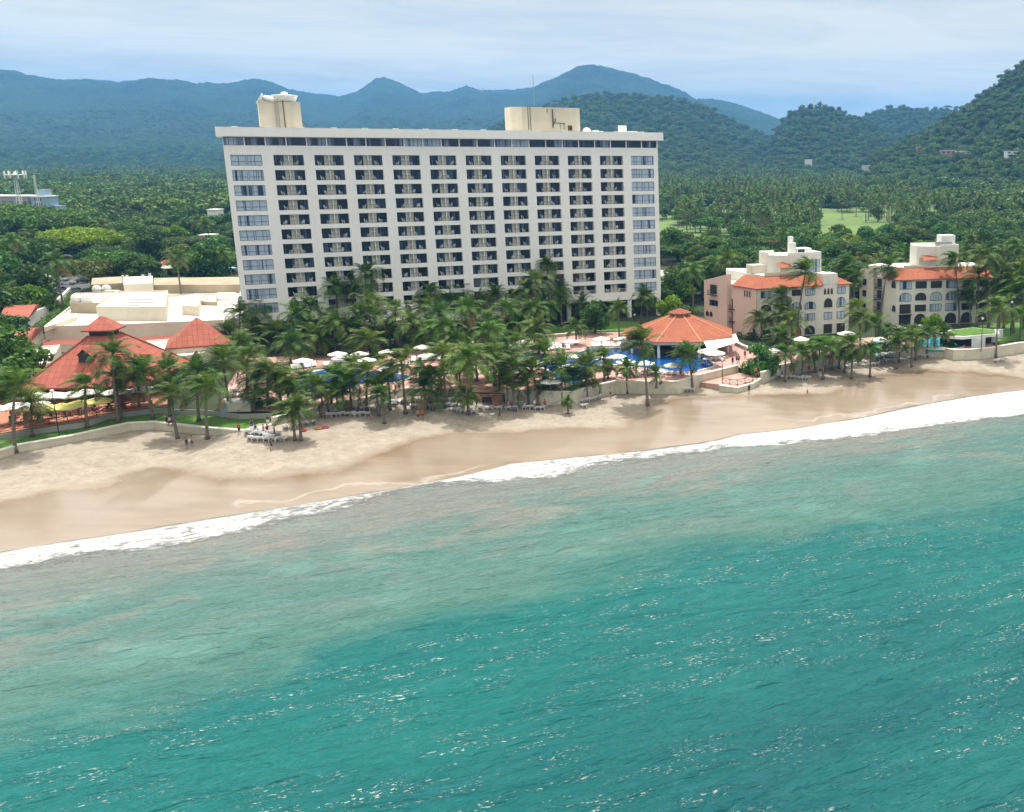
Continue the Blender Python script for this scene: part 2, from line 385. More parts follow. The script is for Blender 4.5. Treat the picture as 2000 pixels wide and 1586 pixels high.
foamlow = [xy(P(u, v, 0)) for u, v in foamlow_px]
foamlow = [(-420, foamlow[0][1]-110)] + foamlow + [(400, foamlow[-1][1]+150)]
wet = [xy(P(u, v, .55)) for u, v in wet_px]
deep = [xy(P(u, v, 0)) for u, v in deep_px]
lawnwall = [P(u, v, 3.2) for u, v in [(-200,928),(0,880),(36,869),(144,850),(252,826),(300,824),(408,836),(480,841),(532,829)]]
poolwall = [P(u, v, 4.1) for u, v in [(532,819),(587,807),(640,795),(725,777),(795,761),(860,763),(924,763)]]
poolwall2 = [P(u, v, 4.1) for u, v in [(986,766),(1060,767),(1120,768),(1137,761),(1202,747),(1262,748),(1322,748),(1360,736),(1400,726),(1441,716)]]
rampwall = [P(u, v, 3.1) for u, v in [(1405,752),(1440,757),(1470,748),(1488,737)]]
eastwall = [P(u, v, 3.6) for u, v in [(1488,734),(1522,719),(1590,708),(1640,699),(1687,681),(1740,683)]]
eastwall2 = [P(u, v, 3.6) for u, v in [(1740,683),(1791,683),(1842,685),(1862,689),(1900,688),(1943,684)]]
eastwall3 = [P(u, v, 3.6) for u, v in [(1943,684),(1968,680),(1990,676),(2100,668),(2300,655)]]
coast = [xy(p) for p in lawnwall + poolwall + poolwall2 + rampwall[1:-1] + eastwall + eastwall2[1:] + eastwall3]
coast = [(coast[0][0]-200, coast[0][1]-60)] + coast + [(coast[-1][0]+200, coast[-1][1]+80)]

ex = Vector((shore[19][0]-shore[2][0], shore[19][1]-shore[2][1], 0)).normalized(); ey = Vector((-ex.y, ex.x, 0))   # along shore, inland
O = P(1000, 906, 0)
def frame_xy(a, b): return O.x+ex.x*a+ey.x*b, O.y+ex.y*a+ey.y*b
def sheet_axes(lo, hi, step, far):
    a = list(np.arange(lo, hi, step)); e = []; d = step; x = hi
    while x < far: e.append(x); d *= 1.35; x += d
    e.append(far); s = []; d = step; x = lo
    while x > -far: d *= 1.35; x -= d; s.append(x)
    return np.array(s[::-1] + a + e)
# ---- beach
ax = np.arange(-170, 215, .45); by = np.arange(-14, 62, .45)
A, B = np.meshgrid(ax, by); X, Y = frame_xy(A, B)
ds = seg_dist(X, Y, shore); coast_area = coast + [(coast[-1][0], 900), (coast[0][0], 900)]
dw = np.abs(seg_dist(X, Y, coast))*np.where(in_poly(X, Y, coast_area), 1, -1)     # dw<0 on the beach side of the walls
fr = np.clip(-ds/(np.maximum(-ds, 0)+np.maximum(-dw, 0)+.01), 0, 1)
ddw = seg_dist(X, Y, wet)
_bx = [P(u, 800, 3).x for u in (500, 560, 860, 925, 990)]
def base_z(x): return np.interp(x, _bx, [2.15, 3.25, 3.25, 2.7, 2.15])
Zb = np.where(ds > 0, -.07*ds, base_z(X)*fr**.95)
dry = np.clip(-ddw/3, 0, 1)
lump = (fbm(X*.9, Y*.9, 4, 3)-.5)*.16 + (fbm(X*.25, Y*.25, 3, 5)-.5)*.35
Zb = Zb + lump*dry*np.clip(fr*3, 0, 1)
berm = (fbm(X*.08, Y*.08, 3, 9)-.5)*.25
Zb = Zb + berm*np.clip(-ds/6, 0, 1)*.6 + (fbm(X*.13, Y*.13, 4, 91)-.5)*.34*np.exp(-(ds/3.5)**2)
fa = grid_faces(len(ax), len(by)); dwf = dw.ravel()[fa].max(1); fa = fa[dwf < 2.2]
def sandmat():
    m, nt, b = newmat('beach_sand'); N = nt.nodes.new; K = nt.links.new
    tcn = N('ShaderNodeTexCoord'); at = N('ShaderNodeAttribute'); at.attribute_name = 'wet'; al = N('ShaderNodeAttribute'); al.attribute_name = 'shoredist'
    n = N('ShaderNodeTexNoise'); n.inputs['Scale'].default_value = .22; n.inputs['Detail'].default_value = 7; n.inputs['Roughness'].default_value = .6; K(tcn.outputs['Object'], n.inputs[0])
    a = N('ShaderNodeMath'); a.operation = 'MULTIPLY_ADD'; a.inputs[1].default_value = 5.0; K(n.outputs[0], a.inputs[0]); a.inputs[2].default_value = -2.5
    s = N('ShaderNodeMath'); s.operation = 'ADD'; K(at.outputs['Fac'], s.inputs[0]); K(a.outputs[0], s.inputs[1])
    w = N('ShaderNodeMapRange'); w.inputs[1].default_value = -1.1; w.inputs[2].default_value = 1.9; K(s.outputs[0], w.inputs[0])
    # dry sand
    n2 = N('ShaderNodeTexNoise'); n2.inputs['Scale'].default_value = .5; n2.inputs['Detail'].default_value = 9; n2.inputs['Roughness'].default_value = .7; K(tcn.outputs['Object'], n2.inputs[0])
    r = N('ShaderNodeValToRGB'); r.color_ramp.elements[0].position = .3; r.color_ramp.elements[1].position = .65
    r.color_ramp.elements[0].color = (.255,.22,.18,1); r.color_ramp.elements[1].color = (.385,.335,.275,1); K(n2.outputs[0], r.inputs[0]); drycol = r.outputs[0]
    # seaweed strandline flecks
    sm = N('ShaderNodeTexNoise'); sm.inputs['Scale'].default_value = 1.6; sm.inputs['Detail'].default_value = 6; sm.inputs['Roughness'].default_value = .75; K(tcn.outputs['Object'], sm.inputs[0])
    # wet sand: dark tree reflection painted in below the edge, paler lower down
    r2 = N('ShaderNodeValToRGB'); e = r2.color_ramp.elements; e[0].position = 0; e[0].color = (.17,.110,.055,1); e[1].position = 1; e[1].color = (.275,.215,.165,1)
    f = N('ShaderNodeMapRange'); f.inputs[1].default_value = 0; f.inputs[2].default_value = 4.5; K(s.outputs[0], f.inputs[0]); K(f.outputs[0], r2.inputs[0])
    mp_ = N('ShaderNodeMapping'); mp_.inputs['Rotation'].default_value = (0, 0, -math.atan2(ex.y, ex.x)); mp_.inputs['Scale'].default_value = (.10, .45, 1); K(tcn.outputs['Object'], mp_.inputs[0])
    n3 = N('ShaderNodeTexNoise'); n3.inputs['Scale'].default_value = 1; n3.inputs['Detail'].default_value = 5; K(mp_.outputs[0], n3.inputs[0])
    r3 = N('ShaderNodeValToRGB'); r3.color_ramp.elements[0].position = .35; r3.color_ramp.elements[1].position = .7; r3.color_ramp.elements[0].color = (.86,.84,.82,1); r3.color_ramp.elements[1].color = (1.1,1.08,1.06,1); K(n3.outputs[0], r3.inputs[0])
    mw = N('ShaderNodeMixRGB'); mw.blend_type = 'MULTIPLY'; mw.inputs[0].default_value = 1; K(r2.outputs[0], mw.inputs[1]); K(r3.outputs[0], mw.inputs[2])
    # only parts of the upper edge keep that painted reflection
    n5 = N('ShaderNodeTexNoise'); n5.inputs['Scale'].default_value = .028; n5.inputs['Detail'].default_value = 3; K(tcn.outputs['Object'], n5.inputs[0])
    k5 = N('ShaderNodeMapRange'); k5.inputs[1].default_value = .48; k5.inputs[2].default_value = .56; k5.inputs[3].default_value = .55; k5.inputs[4].default_value = 0; K(n5.outputs[0], k5.inputs[0])
    mw2 = N('ShaderNodeMixRGB'); K(k5.outputs[0], mw2.inputs[0]); K(mw.outputs[0], mw2.inputs[1]); mw2.inputs[2].default_value = (.315,.25,.195,1)
    # thin lines of foam left by the last wash
    wn1 = N('ShaderNodeTexNoise'); wn1.inputs['Scale'].default_value = .10; wn1.inputs['Detail'].default_value = 5; K(tcn.outputs['Object'], wn1.inputs[0])
    wa = N('ShaderNodeMath'); wa.operation = 'MULTIPLY_ADD'; wa.inputs[1].default_value = -13.; wa.inputs[2].default_value = 4.4; K(wn1.outputs[0], wa.inputs[0]); wb = N('ShaderNodeMath'); wb.operation = 'ADD'; K(wa.outputs[0], wb.inputs[0]); K(al.outputs['Fac'], wb.inputs[1])
    wc = N('ShaderNodeMath'); wc.operation = 'ABSOLUTE'; K(wb.outputs[0], wc.inputs[0]); wd = N('ShaderNodeMapRange'); wd.inputs[1].default_value = .60; wd.inputs[2].default_value = .0; K(wc.outputs[0], wd.inputs[0])
    we = N('ShaderNodeTexNoise'); we.inputs['Scale'].default_value = .05; we.inputs['Detail'].default_value = 2; K(tcn.outputs['Object'], we.inputs[0]); wf = N('ShaderNodeMapRange'); wf.inputs[1].default_value = .46; wf.inputs[2].default_value = .58; wf.inputs[4].default_value = .30; K(we.outputs[0], wf.inputs[0])
    wg = N('ShaderNodeMath'); wg.operation = 'MULTIPLY'; K(wd.outputs[0], wg.inputs[0]); K(wf.outputs[0], wg.inputs[1]); mw3 = N('ShaderNodeMixRGB'); K(wg.outputs[0], mw3.inputs[0]); K(mw2.outputs[0], mw3.inputs[1]); mw3.inputs[2].default_value = (.62,.60,.57,1)
    mx_ = N('ShaderNodeMixRGB'); K(w.outputs[0], mx_.inputs[0])
    fm = N('ShaderNodeMapRange'); fm.inputs[1].default_value = .52; fm.inputs[2].default_value = .66; fm.inputs[4].default_value = .55; K(sm.outputs[0], fm.inputs[0])
    fb = N('ShaderNodeMapRange'); fb.inputs[1].default_value = -1.0; fb.inputs[2].default_value = -3.5; K(s.outputs[0], fb.inputs[0]); fc = N('ShaderNodeMapRange'); fc.inputs[1].default_value = -14; fc.inputs[2].default_value = -7; K(s.outputs[0], fc.inputs[0])
    f1_ = N('ShaderNodeMath'); f1_.operation = 'MULTIPLY'; K(fb.outputs[0], f1_.inputs[0]); K(fc.outputs[0], f1_.inputs[1]); f2_ = N('ShaderNodeMath'); f2_.operation = 'MULTIPLY'; K(f1_.outputs[0], f2_.inputs[0]); K(fm.outputs[0], f2_.inputs[1])
    fx = N('ShaderNodeMixRGB'); K(f2_.outputs[0], fx.inputs[0]); K(drycol, fx.inputs[1]); fx.inputs[2].default_value = (.17,.13,.085,1); K(fx.outputs[0], mx_.inputs[1]); K(mw3.outputs[0], mx_.inputs[2]); K(mx_.outputs[0], b.inputs['Base Color'])
    ro = N('ShaderNodeMapRange'); ro.inputs[3].default_value = .92; ro.inputs[4].default_value = .16; K(w.outputs[0], ro.inputs[0]); K(ro.outputs[0], b.inputs['Roughness'])
    sp = N('ShaderNodeMapRange'); sp.inputs[3].default_value = .2; sp.inputs[4].default_value = .55; K(w.outputs[0], sp.inputs[0]); K(sp.outputs[0], b.inputs['Specular IOR Level'])
    bn = N('ShaderNodeTexNoise'); bn.inputs['Scale'].default_value = 2.5; bn.inputs['Detail'].default_value = 6; K(tcn.outputs['Object'], bn.inputs[0])
    bs = N('ShaderNodeMapRange'); bs.inputs[3].default_value = .8; bs.inputs[4].default_value = .03; K(w.outputs[0], bs.inputs[0])
    bp = N('ShaderNodeBump'); bp.inputs['Distance'].default_value = .2; K(bs.outputs[0], bp.inputs['Strength']); K(bn.outputs[0], bp.inputs['Height']); K(bp.outputs[0], b.inputs['Normal'])
    return m
M['sand'] = sandmat()
o = np_obj('beach', np.stack([X.ravel(), Y.ravel(), Zb.ravel()], 1), fa, M['sand'], True, {'wet': ddw.ravel(), 'shoredist': -ds.ravel()}); tag(o, kind='structure')
def beach_z(x, y):
    x = np.array([float(x)]); y = np.array([float(y)])
    s = -seg_dist(x, y, shore); w = np.abs(seg_dist(x, y, coast))*np.where(in_poly(x, y, coast_area), -1, 1); dd = seg_dist(x, y, wet)
    f = np.clip(s/(np.maximum(s, 0)+np.maximum(w, 0)+.01), 0, 1)
    z = np.where(s < 0, .07*s, base_z(x)*f**.95)
    lp = (fbm(x*.9, y*.9, 4, 3)-.5)*.16 + (fbm(x*.25, y*.25, 3, 5)-.5)*.35
    z = z + lp*np.clip(-dd/3, 0, 1)*np.clip(f*3, 0, 1) + (fbm(x*.08, y*.08, 3, 9)-.5)*.25*np.clip(s/6, 0, 1)*.6
    return float(z[0])
# ---- sea
ax = sheet_axes(-120, 165, .42, 9000); by = sheet_axes(-105, 5, .34, 9000); by = by[by <= 5]
A, B = np.meshgrid(ax, by); X, Y = frame_xy(A, B)
ds = seg_dist(X, Y, shore); dl = seg_dist(X, Y, foamlow); dd = seg_dist(X, Y, deep)
near = np.clip(1-np.maximum(np.abs(A-22)-145, 0)/60, 0, 1)*np.clip(1-np.maximum(-B-105, 0)/40, 0, 1)
wx, wy = A + 3*fbm(A*.06, B*.06, 2, 21), B + 5*fbm(A*.03, B*.05, 2, 22)
h = .34*(1-np.abs(2*fbm(wx*.09, wy*.30, 3, 31)-1)) + .16*(1-np.abs(2*fbm(wx*.34-wy*.1, wy*.75, 3, 41)-1)) + .05*fbm(wx*.9, wy*1.6, 2, 51)
h = h + .30*(1-np.abs(2*fbm(A*.012+3, B*.075, 3, 71)-1)) - .2
h = (h-.38)*np.clip(ds/22, .10, 1)*near
brk = np.exp(-((ds-1.5)/2.2)**2)*.32*np.clip(.35+fbm(A*.03, A*0, 2, 61), 0, 1.2)       # the small breaker along the edge
foamv = np.clip(ds/.5, 0, 1)*np.clip(-(dl)/1.0+.6, 0, 1)
h = h + brk*near - .04
Zs = h
def watermat():
    m, nt, b = newmat('sea_water'); N = nt.nodes.new; K = nt.links.new
    tcn = N('ShaderNodeTexCoord'); rot = N('ShaderNodeMapping'); rot.inputs['Rotation'].default_value = (0, 0, -math.atan2(ex.y, ex.x)+.12); K(tcn.outputs['Object'], rot.inputs[0])
    def attr(n):
        a = N('ShaderNodeAttribute'); a.attribute_name = n; return a.outputs['Fac']
    def noise(sc, vs=(1,1,1), det=5, ro=.55, dist=0):
        mm = N('ShaderNodeMapping'); mm.inputs['Scale'].default_value = vs; K(rot.outputs[0], mm.inputs[0])
        n = N('ShaderNodeTexNoise'); n.inputs['Scale'].default_value = sc; n.inputs['Detail'].default_value = det; n.inputs['Roughness'].default_value = ro; n.inputs['Distortion'].default_value = dist; K(mm.outputs[0], n.inputs[0]); return n.outputs[0]
    def mathn(op, a, b_, c=None):
        n = N('ShaderNodeMath'); n.operation = op
        for i, x in enumerate((a, b_, c)):
            if x is None: continue
            if isinstance(x, (int, float)): n.inputs[i].default_value = x
            else: K(x, n.inputs[i])
        return n.outputs[0]
    def mrange(x, a0, a1, b0=0, b1=1):
        n = N('ShaderNodeMapRange'); K(x, n.inputs[0])
        for i, k in enumerate((a0, a1, b0, b1)): n.inputs[i+1].default_value = k
        n.interpolation_type = 'SMOOTHSTEP'; return n.outputs[0]
    def mix(f, a, c, mode='MIX'):
        n = N('ShaderNodeMixRGB'); n.blend_type = mode
        for i, x in enumerate((f, a, c)):
            if isinstance(x, (int, float)): n.inputs[i].default_value = x
            elif isinstance(x, tuple): n.inputs[i].default_value = x
            else: K(x, n.inputs[i])
        return n.outputs[0]
    dp = attr('deepdist'); nd = noise(.05, (1, 1.8, 1), 6, .6, 1.2)
    dpn = mathn('MULTIPLY_ADD', nd, 30., mathn('ADD', dp, -15.))
    fdeep = mrange(dpn, -5, 11)
    fdeep2 = mrange(dp, 10, 70)
    # silt: sandy swirls between the surf and the deeper water
    silt = noise(.055, (.8, 1.7, 1), 8, .62, 1.6)
    silt2 = noise(.16, (.8, 1.8, 1), 6, .6, 2.0)
    sf = mrange(mathn('MULTIPLY_ADD', silt2, .35, silt), .62, .86)
    sf = mathn('MULTIPLY', sf, mrange(attr('shoredist'), 44, 14))
    shallow = mix(mrange(attr('shoredist'), 5, 26), (.215,.232,.220,1), (.088,.200,.180,1))
    shallow = mix(mathn('MULTIPLY', sf, .85), shallow, (.245,.235,.215,1))
    shallow = mix(mathn('MULTIPLY', mrange(noise(.09, (1,1.5,1), 4, .5, .5), .5, .75), .35), shallow, (.16,.36,.31,1))
    dcol = mix(fdeep2, (.004,.140,.138,1), (.001,.060,.086,1))
    dcol = mix(mathn('MULTIPLY', mrange(noise(.03, (1,2,1), 4, .55, .6), .42, .7), .5), dcol, (.010,.175,.158,1))
    col = mix(fdeep, shallow, dcol)
    edge = mathn('MULTIPLY', mrange(mathn('ABSOLUTE', dpn, None), 9, 0), .16)
    col = mix(edge, col, (.05,.15,.085,1))
    # foam
    f1 = noise(.9, (.8, 1.2, 1), 8, .72, .6); f2 = noise(.25, (.6, 1.4, 1), 5, .6, .4)
    up = attr('shoredist'); lo = attr('foamdist')
    inn = mrange(mathn('MULTIPLY_ADD', f2, 1.6, up), .35, 1.5)
    fade = mrange(mathn('MULTIPLY_ADD', f2, -9., mathn('ADD', lo, 4.0)), 1.6, -4.0)
    fade2 = mrange(lo, 2.5, -2.5)
    den = mathn('MULTIPLY', mathn('ADD', mathn('MULTIPLY', fade, .62), mathn('MULTIPLY', fade2, .26)), attr('foamamt'))
    foam = mathn('MULTIPLY', inn, mrange(mathn('ADD', den, mathn('MULTIPLY', mathn('ADD', f1, -.5), 1.5)), .36, .74))
    # trailing lace + sun glints painted as white flecks in the water colour
    lace = mathn('MULTIPLY', mrange(noise(.55, (.6,1.5,1), 8, .75, 1.8), .645, .70), mrange(up, 30, 6)); foam = mathn('MAXIMUM', foam, mathn('MULTIPLY', lace, .35))
    glint = mathn('MULTIPLY', mrange(noise(4.0, (.55, 1.4, 1), 3, .7, .3), .58, .62), mrange(noise(.33, (.45,1.7,1), 4, .6), .50, .56)); glint = mathn('MULTIPLY', glint, mrange(noise(.035, (.6,1.6,1), 3), .38, .55)); glint = mathn('MULTIPLY', glint, mrange(dp, 0, 12))
    foam = mathn('MAXIMUM', foam, mathn('MULTIPLY', glint, .95))  # painted glints share the foam colour and roughness
    swash = mathn('MULTIPLY', mrange(mathn('ABSOLUTE', mathn('MULTIPLY_ADD', f2, 2.0, mathn('ADD', up, -1.1)), None), .35, .05), .55); foam = mathn('MAXIMUM', foam, swash)
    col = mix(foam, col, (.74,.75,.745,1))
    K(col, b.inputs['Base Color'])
    K(mrange(foam, 0, .6, .19, .95), b.inputs['Roughness']); b.inputs['IOR'].default_value = 1.33
    b.inputs['Specular IOR Level'].default_value = .42
    bn1 = noise(.55, (.6, 1.7, 1), 6, .62, .5); bn2 = noise(2.6, (.7, 1.5, 1), 4, .65, .2)
    def ridged(x): return mathn('SUBTRACT', 1.0, mathn('ABSOLUTE', mathn('MULTIPLY_ADD', x, 2.0, -1.0), None))
    bn3 = ridged(noise(.16, (.7, 2.2, 1), 5, .5, .5)); bn4 = ridged(noise(.45, (.8, 1.9, 1), 5, .55, .4))
    bb = mathn('ADD', mathn('MULTIPLY', bn1, .45), mathn('MULTIPLY', bn2, .28)); bb = mathn('ADD', bb, mathn('MULTIPLY', bn3, 1.5)); bb = mathn('ADD', bb, mathn('MULTIPLY', bn4, .75)); bb = mathn('ADD', bb, mathn('MULTIPLY', foam, .10))
    bb = mathn('ADD', bb, mathn('MULTIPLY', mathn('MULTIPLY', f1, foam), .7))
    bp = N('ShaderNodeBump'); bp.inputs['Strength'].default_value = 1.0; bp.inputs['Distance'].default_value = .9; K(bb, bp.inputs['Height']); K(bp.outputs[0], b.inputs['Normal'])
    return m
M['sea'] = watermat()
fa = grid_faces(len(ax), len(by))
o = np_obj('sea', np.stack([X.ravel(), Y.ravel(), Zs.ravel()], 1), fa, M['sea'], True, {'shoredist': ds.ravel(), 'foamdist': dl.ravel(), 'foamamt': np.interp((PPX+F_PX*X/np.maximum(Y, 5)*.9).ravel(), [-300,0,150,300,500,560,750,860,1000,1100,1300,1450,2000], [.95,.92,.90,.86,.86,.80,.72,.85,.90,.84,.80,.98,1.0]), 'deepdist': dd.ravel()}); tag(o, kind='structure')

# ---- near ground (z 3.9) with the sea-front edge cut to the walls
terr_px = [(-200,888),(0,848),(60,838),(168,823),(209,808),(264,801),(300,797),(400,800),(470,808),(532,806)]
terrace_edge = [P(u, v, 3.9) for u, v in terr_px]
front = [xy(p) for p in terrace_edge + poolwall[1:] + poolwall2 + [P(1488, 729, 3.9)] + eastwall[1:] + eastwall2[1:] + eastwall3]
gpoly = [(-330, front[0][1]-20)] + front + [(330, front[-1][1]+40), (330, 420), (-330, 420)]
g = MB(); g.prism(gpoly, 1.0, 3.9, bottom=False)
tag(g.build('ground', M['soil']), kind='structure')
lp = [(p.x, p.y) for p in lawnwall] + [(p.x, p.y) for p in terrace_edge[::-1]]
g = MB(); g.prism([(x, y-.0) for x, y in lp], 1.0, 3.05, bottom=False); tag(g.build('lawn', M['lawn']), kind='structure')

# ---- far terrain: flat plain, golf course and the hills behind
def th(u): return math.atan2(ray(u, 300).x, ray(u, 300).y)
def ridge(pts, rng_, amp=1.0):
    t = []; hh = []
    for u, v in pts:
        d = ray(u, v); r = math.hypot(d.x, d.y); t.append(math.atan2(d.x, d.y)); hh.append(max(4., CAMZ + d.z/r*rng_))
    return np.array(t), np.array(hh)
RID = []   # theta, crest height, range, front width, back width, noise seed, noise amp
def add_ridge(pts, rg, wf, wb, seed, na, shape=1.0): t, hh = ridge(pts, rg); RID.append((t, hh, rg, wf, wb, seed, na, shape))
add_ridge([(-900,300),(-700,190),(-400,165),(-200,150),(-60,140),(0,138),(30,142),(50,148),(110,158),(170,157),(230,162),(260,160),(290,156),(345,160),(385,171),(440,168),(470,163),(500,158),(530,163),(560,176),(600,184),(665,191),(700,181),(720,166),(735,156),(750,153),(780,164),(825,185),(850,181),(880,181),(910,170),(940,179),(1000,178),(1040,173),(1070,163),(1090,156),(1105,146),(1130,137),(1155,128),(1180,132),(1240,146),(1290,166),(1345,188),(1375,205),(1420,232),(1500,275),(1600,300)], 6500, 4200, 2500, 3, .32, .9)
add_ridge([(1300,300),(1340,215),(1365,196),(1400,196),(1430,203),(1470,217),(1522,236),(1560,262),(1620,300)], 5200, 2300, 1500, 5, .3)
add_ridge([(560,300),(640,268),(680,236),(715,217),(745,222),(770,234),(830,224),(880,235),(920,228),(980,240),(1060,300)], 4600, 1500, 1200, 7, .25)
add_ridge([(900,300),(950,260),(1000,233),(1060,208),(1110,194),(1160,185),(1230,186),(1290,191),(1340,198),(1390,214),(1430,238),(1480,262),(1530,283),(1600,300)], 2500, 1200, 900, 13, .22)
add_ridge([(1470,305),(1505,280),(1522,245),(1545,222),(1570,212),(1600,207),(1640,217),(1670,232),(1700,250),(1750,272),(1800,300)], 2150, 650, 600, 17, .15, .8)
add_ridge([(1600,300),(1650,250),(1690,229),(1720,216),(1760,210),(1800,218),(1840,213),(1880,216),(1950,250),(2050,300)], 2900, 1000, 900, 19, .2)
add_ridge([(1700,304),(1760,284),(1820,255),(1850,238),(1880,217),(1900,206),(1930,181),(1960,156),(2000,125),(2040,95),(2120,40),(2300,-40),(2600,-60),(3000,0),(3400,250)], 1500, 620, 700, 23, .17, .85)
def terrain(x, y, bumps=True):
    r = np.hypot(x, y); t = np.arctan2(x, y); z = np.full(np.shape(r), 2.6)
    for tt, hh, rg, wf, wb, seed, na, shp in RID:
        c = np.interp(t, tt, hh, left=4., right=4.) - 4.
        q = np.where(r < rg, (rg-r)/wf, (r-rg)/wb)
        q = np.clip(q, 0, 1)
        prof = (1-q)**(1.35*shp) * (1-.25*q)
        nn = fbm(x/(wf*.22), y/(wf*.22), 5, seed)-.5
        nn = nn + .6*(1-np.abs(2*fbm(x/(wf*.12)+9, y/(wf*.12), 4, seed+3)-1)-.7)
        prof = prof*(1+na*2.2*nn*np.clip(q*4, 0, 1))
        z = np.maximum(z, 2.6+c*np.clip(prof, 0, 1.0))
    return z
nt_, nr_ = 1500, 760
tt = np.linspace(th(-700), R(42), nt_)
rr = 330*(10500/330.)**np.linspace(0, 1, nr_)
TT, RR = np.meshgrid(tt, rr); X = RR*np.sin(TT); Y = RR*np.cos(TT)
Z = terrain(X, Y)
hill = np.clip((Z-6)/20, 0, 1)
fardome = domes(X, Y, 26., 5)*10 + domes(X, Y, 13., 6)*5
neardome = domes(X, Y, 13., 8)*6
Z = Z + np.where(RR > 3200, fardome*hill, np.where(RR > 1150, neardome*hill*.6, 0))
def hillmat():
    m, nt, b = newmat('wooded_hill'); N = nt.nodes.new; K = nt.links.new
    tcn = N('ShaderNodeTexCoord'); n = N('ShaderNodeTexNoise'); n.inputs['Scale'].default_value = .0035; n.inputs['Detail'].default_value = 12; n.inputs['Roughness'].default_value = .72; K(tcn.outputs['Object'], n.inputs[0])
    r = N('ShaderNodeValToRGB'); e = r.color_ramp.elements; e[0].position = .36; e[1].position = .66; e[0].color = (.009,.024,.008,1); e[1].color = (.032,.070,.020,1); K(n.outputs[0], r.inputs[0])
    K(r.outputs[0], b.inputs['Base Color']); b.inputs['Roughness'].default_value = .95; b.inputs['Specular IOR Level'].default_value = .1
    n2 = N('ShaderNodeTexVoronoi'); n2.inputs['Scale'].default_value = .09; K(tcn.outputs['Object'], n2.inputs[0])
    bp = N('ShaderNodeBump'); bp.inputs['Strength'].default_value = 1; bp.inputs['Distance'].default_value = 9; bp.invert = True; K(n2.outputs[0], bp.inputs['Height']); K(bp.outputs[0], b.inputs['Normal'])
    return m
M['hill'] = hillmat()
o = np_obj('hills', np.stack([X.ravel(), Y.ravel(), Z.ravel()], 1), grid_faces(nt_, nr_), M['hill'], True); tag(o, kind='structure')
# golf fairways: open grass seen between the palms
golf = [xy(P(u, v, 2.9)) for u, v in [(1250,496),(1300,486),(1420,480),(1560,476),(1700,478),(1800,468),(1850,440),(1850,402),(1790,392),(1740,384),(1700,400),(1640,408),(1560,404),(1500,400),(1430,408),(1380,404),(1290,412),(1240,425)]]
g = MB(); g.prism(golf, 2.7, 2.9, bottom=False); tag(g.build('golf_course', M['golf']), kind='structure')

# ================================================================== THE HOTEL TOWER
HX0, HY0, HAZ = -102.0198, 216.2627, 0.471508
ht = empty('hotel_building', (HX0, HY0, 4.0), HAZ, 'tall pale hotel slab of balconies with two cream boxes on its flat roof', 'hotel')
BW = 7.6475; OW = 5.62; OH = 2.12; TOP = 38.34
def grid_wall(mb, xs, zs, holes, y0, depth):
    """front skin at y0 with rectangular holes {(i, j): depth}; reveals run back by that depth"""
    for i in range(len(xs)-1):
        for j in range(len(zs)-1):
            x0, x1, z0, z1 = xs[i], xs[i+1], zs[j], zs[j+1]
            if (i, j) in holes:
                d = holes[(i, j)]
                mb.add([(x0,y0,z0),(x1,y0,z0),(x1,y0,z1),(x0,y0,z1),(x0,y0+d,z0),(x1,y0+d,z0),(x1,y0+d,z1),(x0,y0+d,z1)],
                       [(0,1,5,4),(1,2,6,5),(2,3,7,6),(3,0,4,7)])
            else:
                mb.add([(x0,y0,z0),(x1,y0,z0),(x1,y0,z1),(x0,y0,z1)], [(0,1,2,3)])
colx = [(k*BW, k*BW+OW) for k in range(10)]
winx = [(-7.8, -2.15), (76.44, 82.1)]
rowz = [(TOP-3*r-OH, TOP-3*r) for r in range(11)]
XL, XR, DEP = -8.85, 83.2, 17.0
w = MB()
xs = sorted([XL, XR] + [x for c in colx+winx for x in c]); zs = sorted([4.9, 39.9] + [z for c in rowz for z in c])
holes = {}
for i in range(len(xs)-1):
    for j in range(len(zs)-1):
        if i % 2 == 1 and j % 2 == 1: holes[(i, j)] = .28 if (xs[i] in (winx[0][0], winx[1][0])) else 1.25
grid_wall(w, xs, zs, holes, 0, 0)
NB = 24; pitch = (XR-XL-.2)/NB
bx = [XL+.1+pitch*k for k in range(NB)]
bxs = [XL] + [q for x in bx for q in (x+.02, x+pitch-.22)] + [XR]
bzs = [39.9, 40.2, 41.8, 41.9]
grid_wall(w, bxs, bzs, {(2*k+1, 1): .3 for k in range(NB)}, 0, 0)
w.add([(XL,0,0),(XL,DEP,0),(XL,DEP,41.9),(XL,0,41.9)], [(0,3,2,1)]); w.add([(XR,0,4.9),(XR,DEP,0),(XR,DEP,41.9),(XR,0,41.9)], [(0,1,2,3)])
w.add([(XL,DEP,0),(XR,DEP,0),(XR,DEP,41.9),(XL,DEP,41.9)], [(1,0,3,2)])
w.add([(XL,0,4.9),(XR,0,4.9),(XR,5,4.9),(XL,5,4.9)], [(0,3,2,1)])
w.build('wall', M['hotel'], ht)
for k in range(13):
    x = -8.4 + 7.55*k; g = MB(); g.box(x, x+.9, .05, .95, 0, 4.9); g.build('column', M['hotel'], ht)
g = MB()
g.box(XL+.1, XR-.1, 4.6, 5.0, 3.6, 4.9); g.box(XL+.1, XR-.1, -.05, .3, 4.35, 4.9)
g.build('ground_floor_beam', M['hotel'], ht)
g = MB(); g.box(XL+.2, XR-.2, 4.7, 4.95, 0, 3.6); g.build('lobby_glazing', M['dark'], ht)
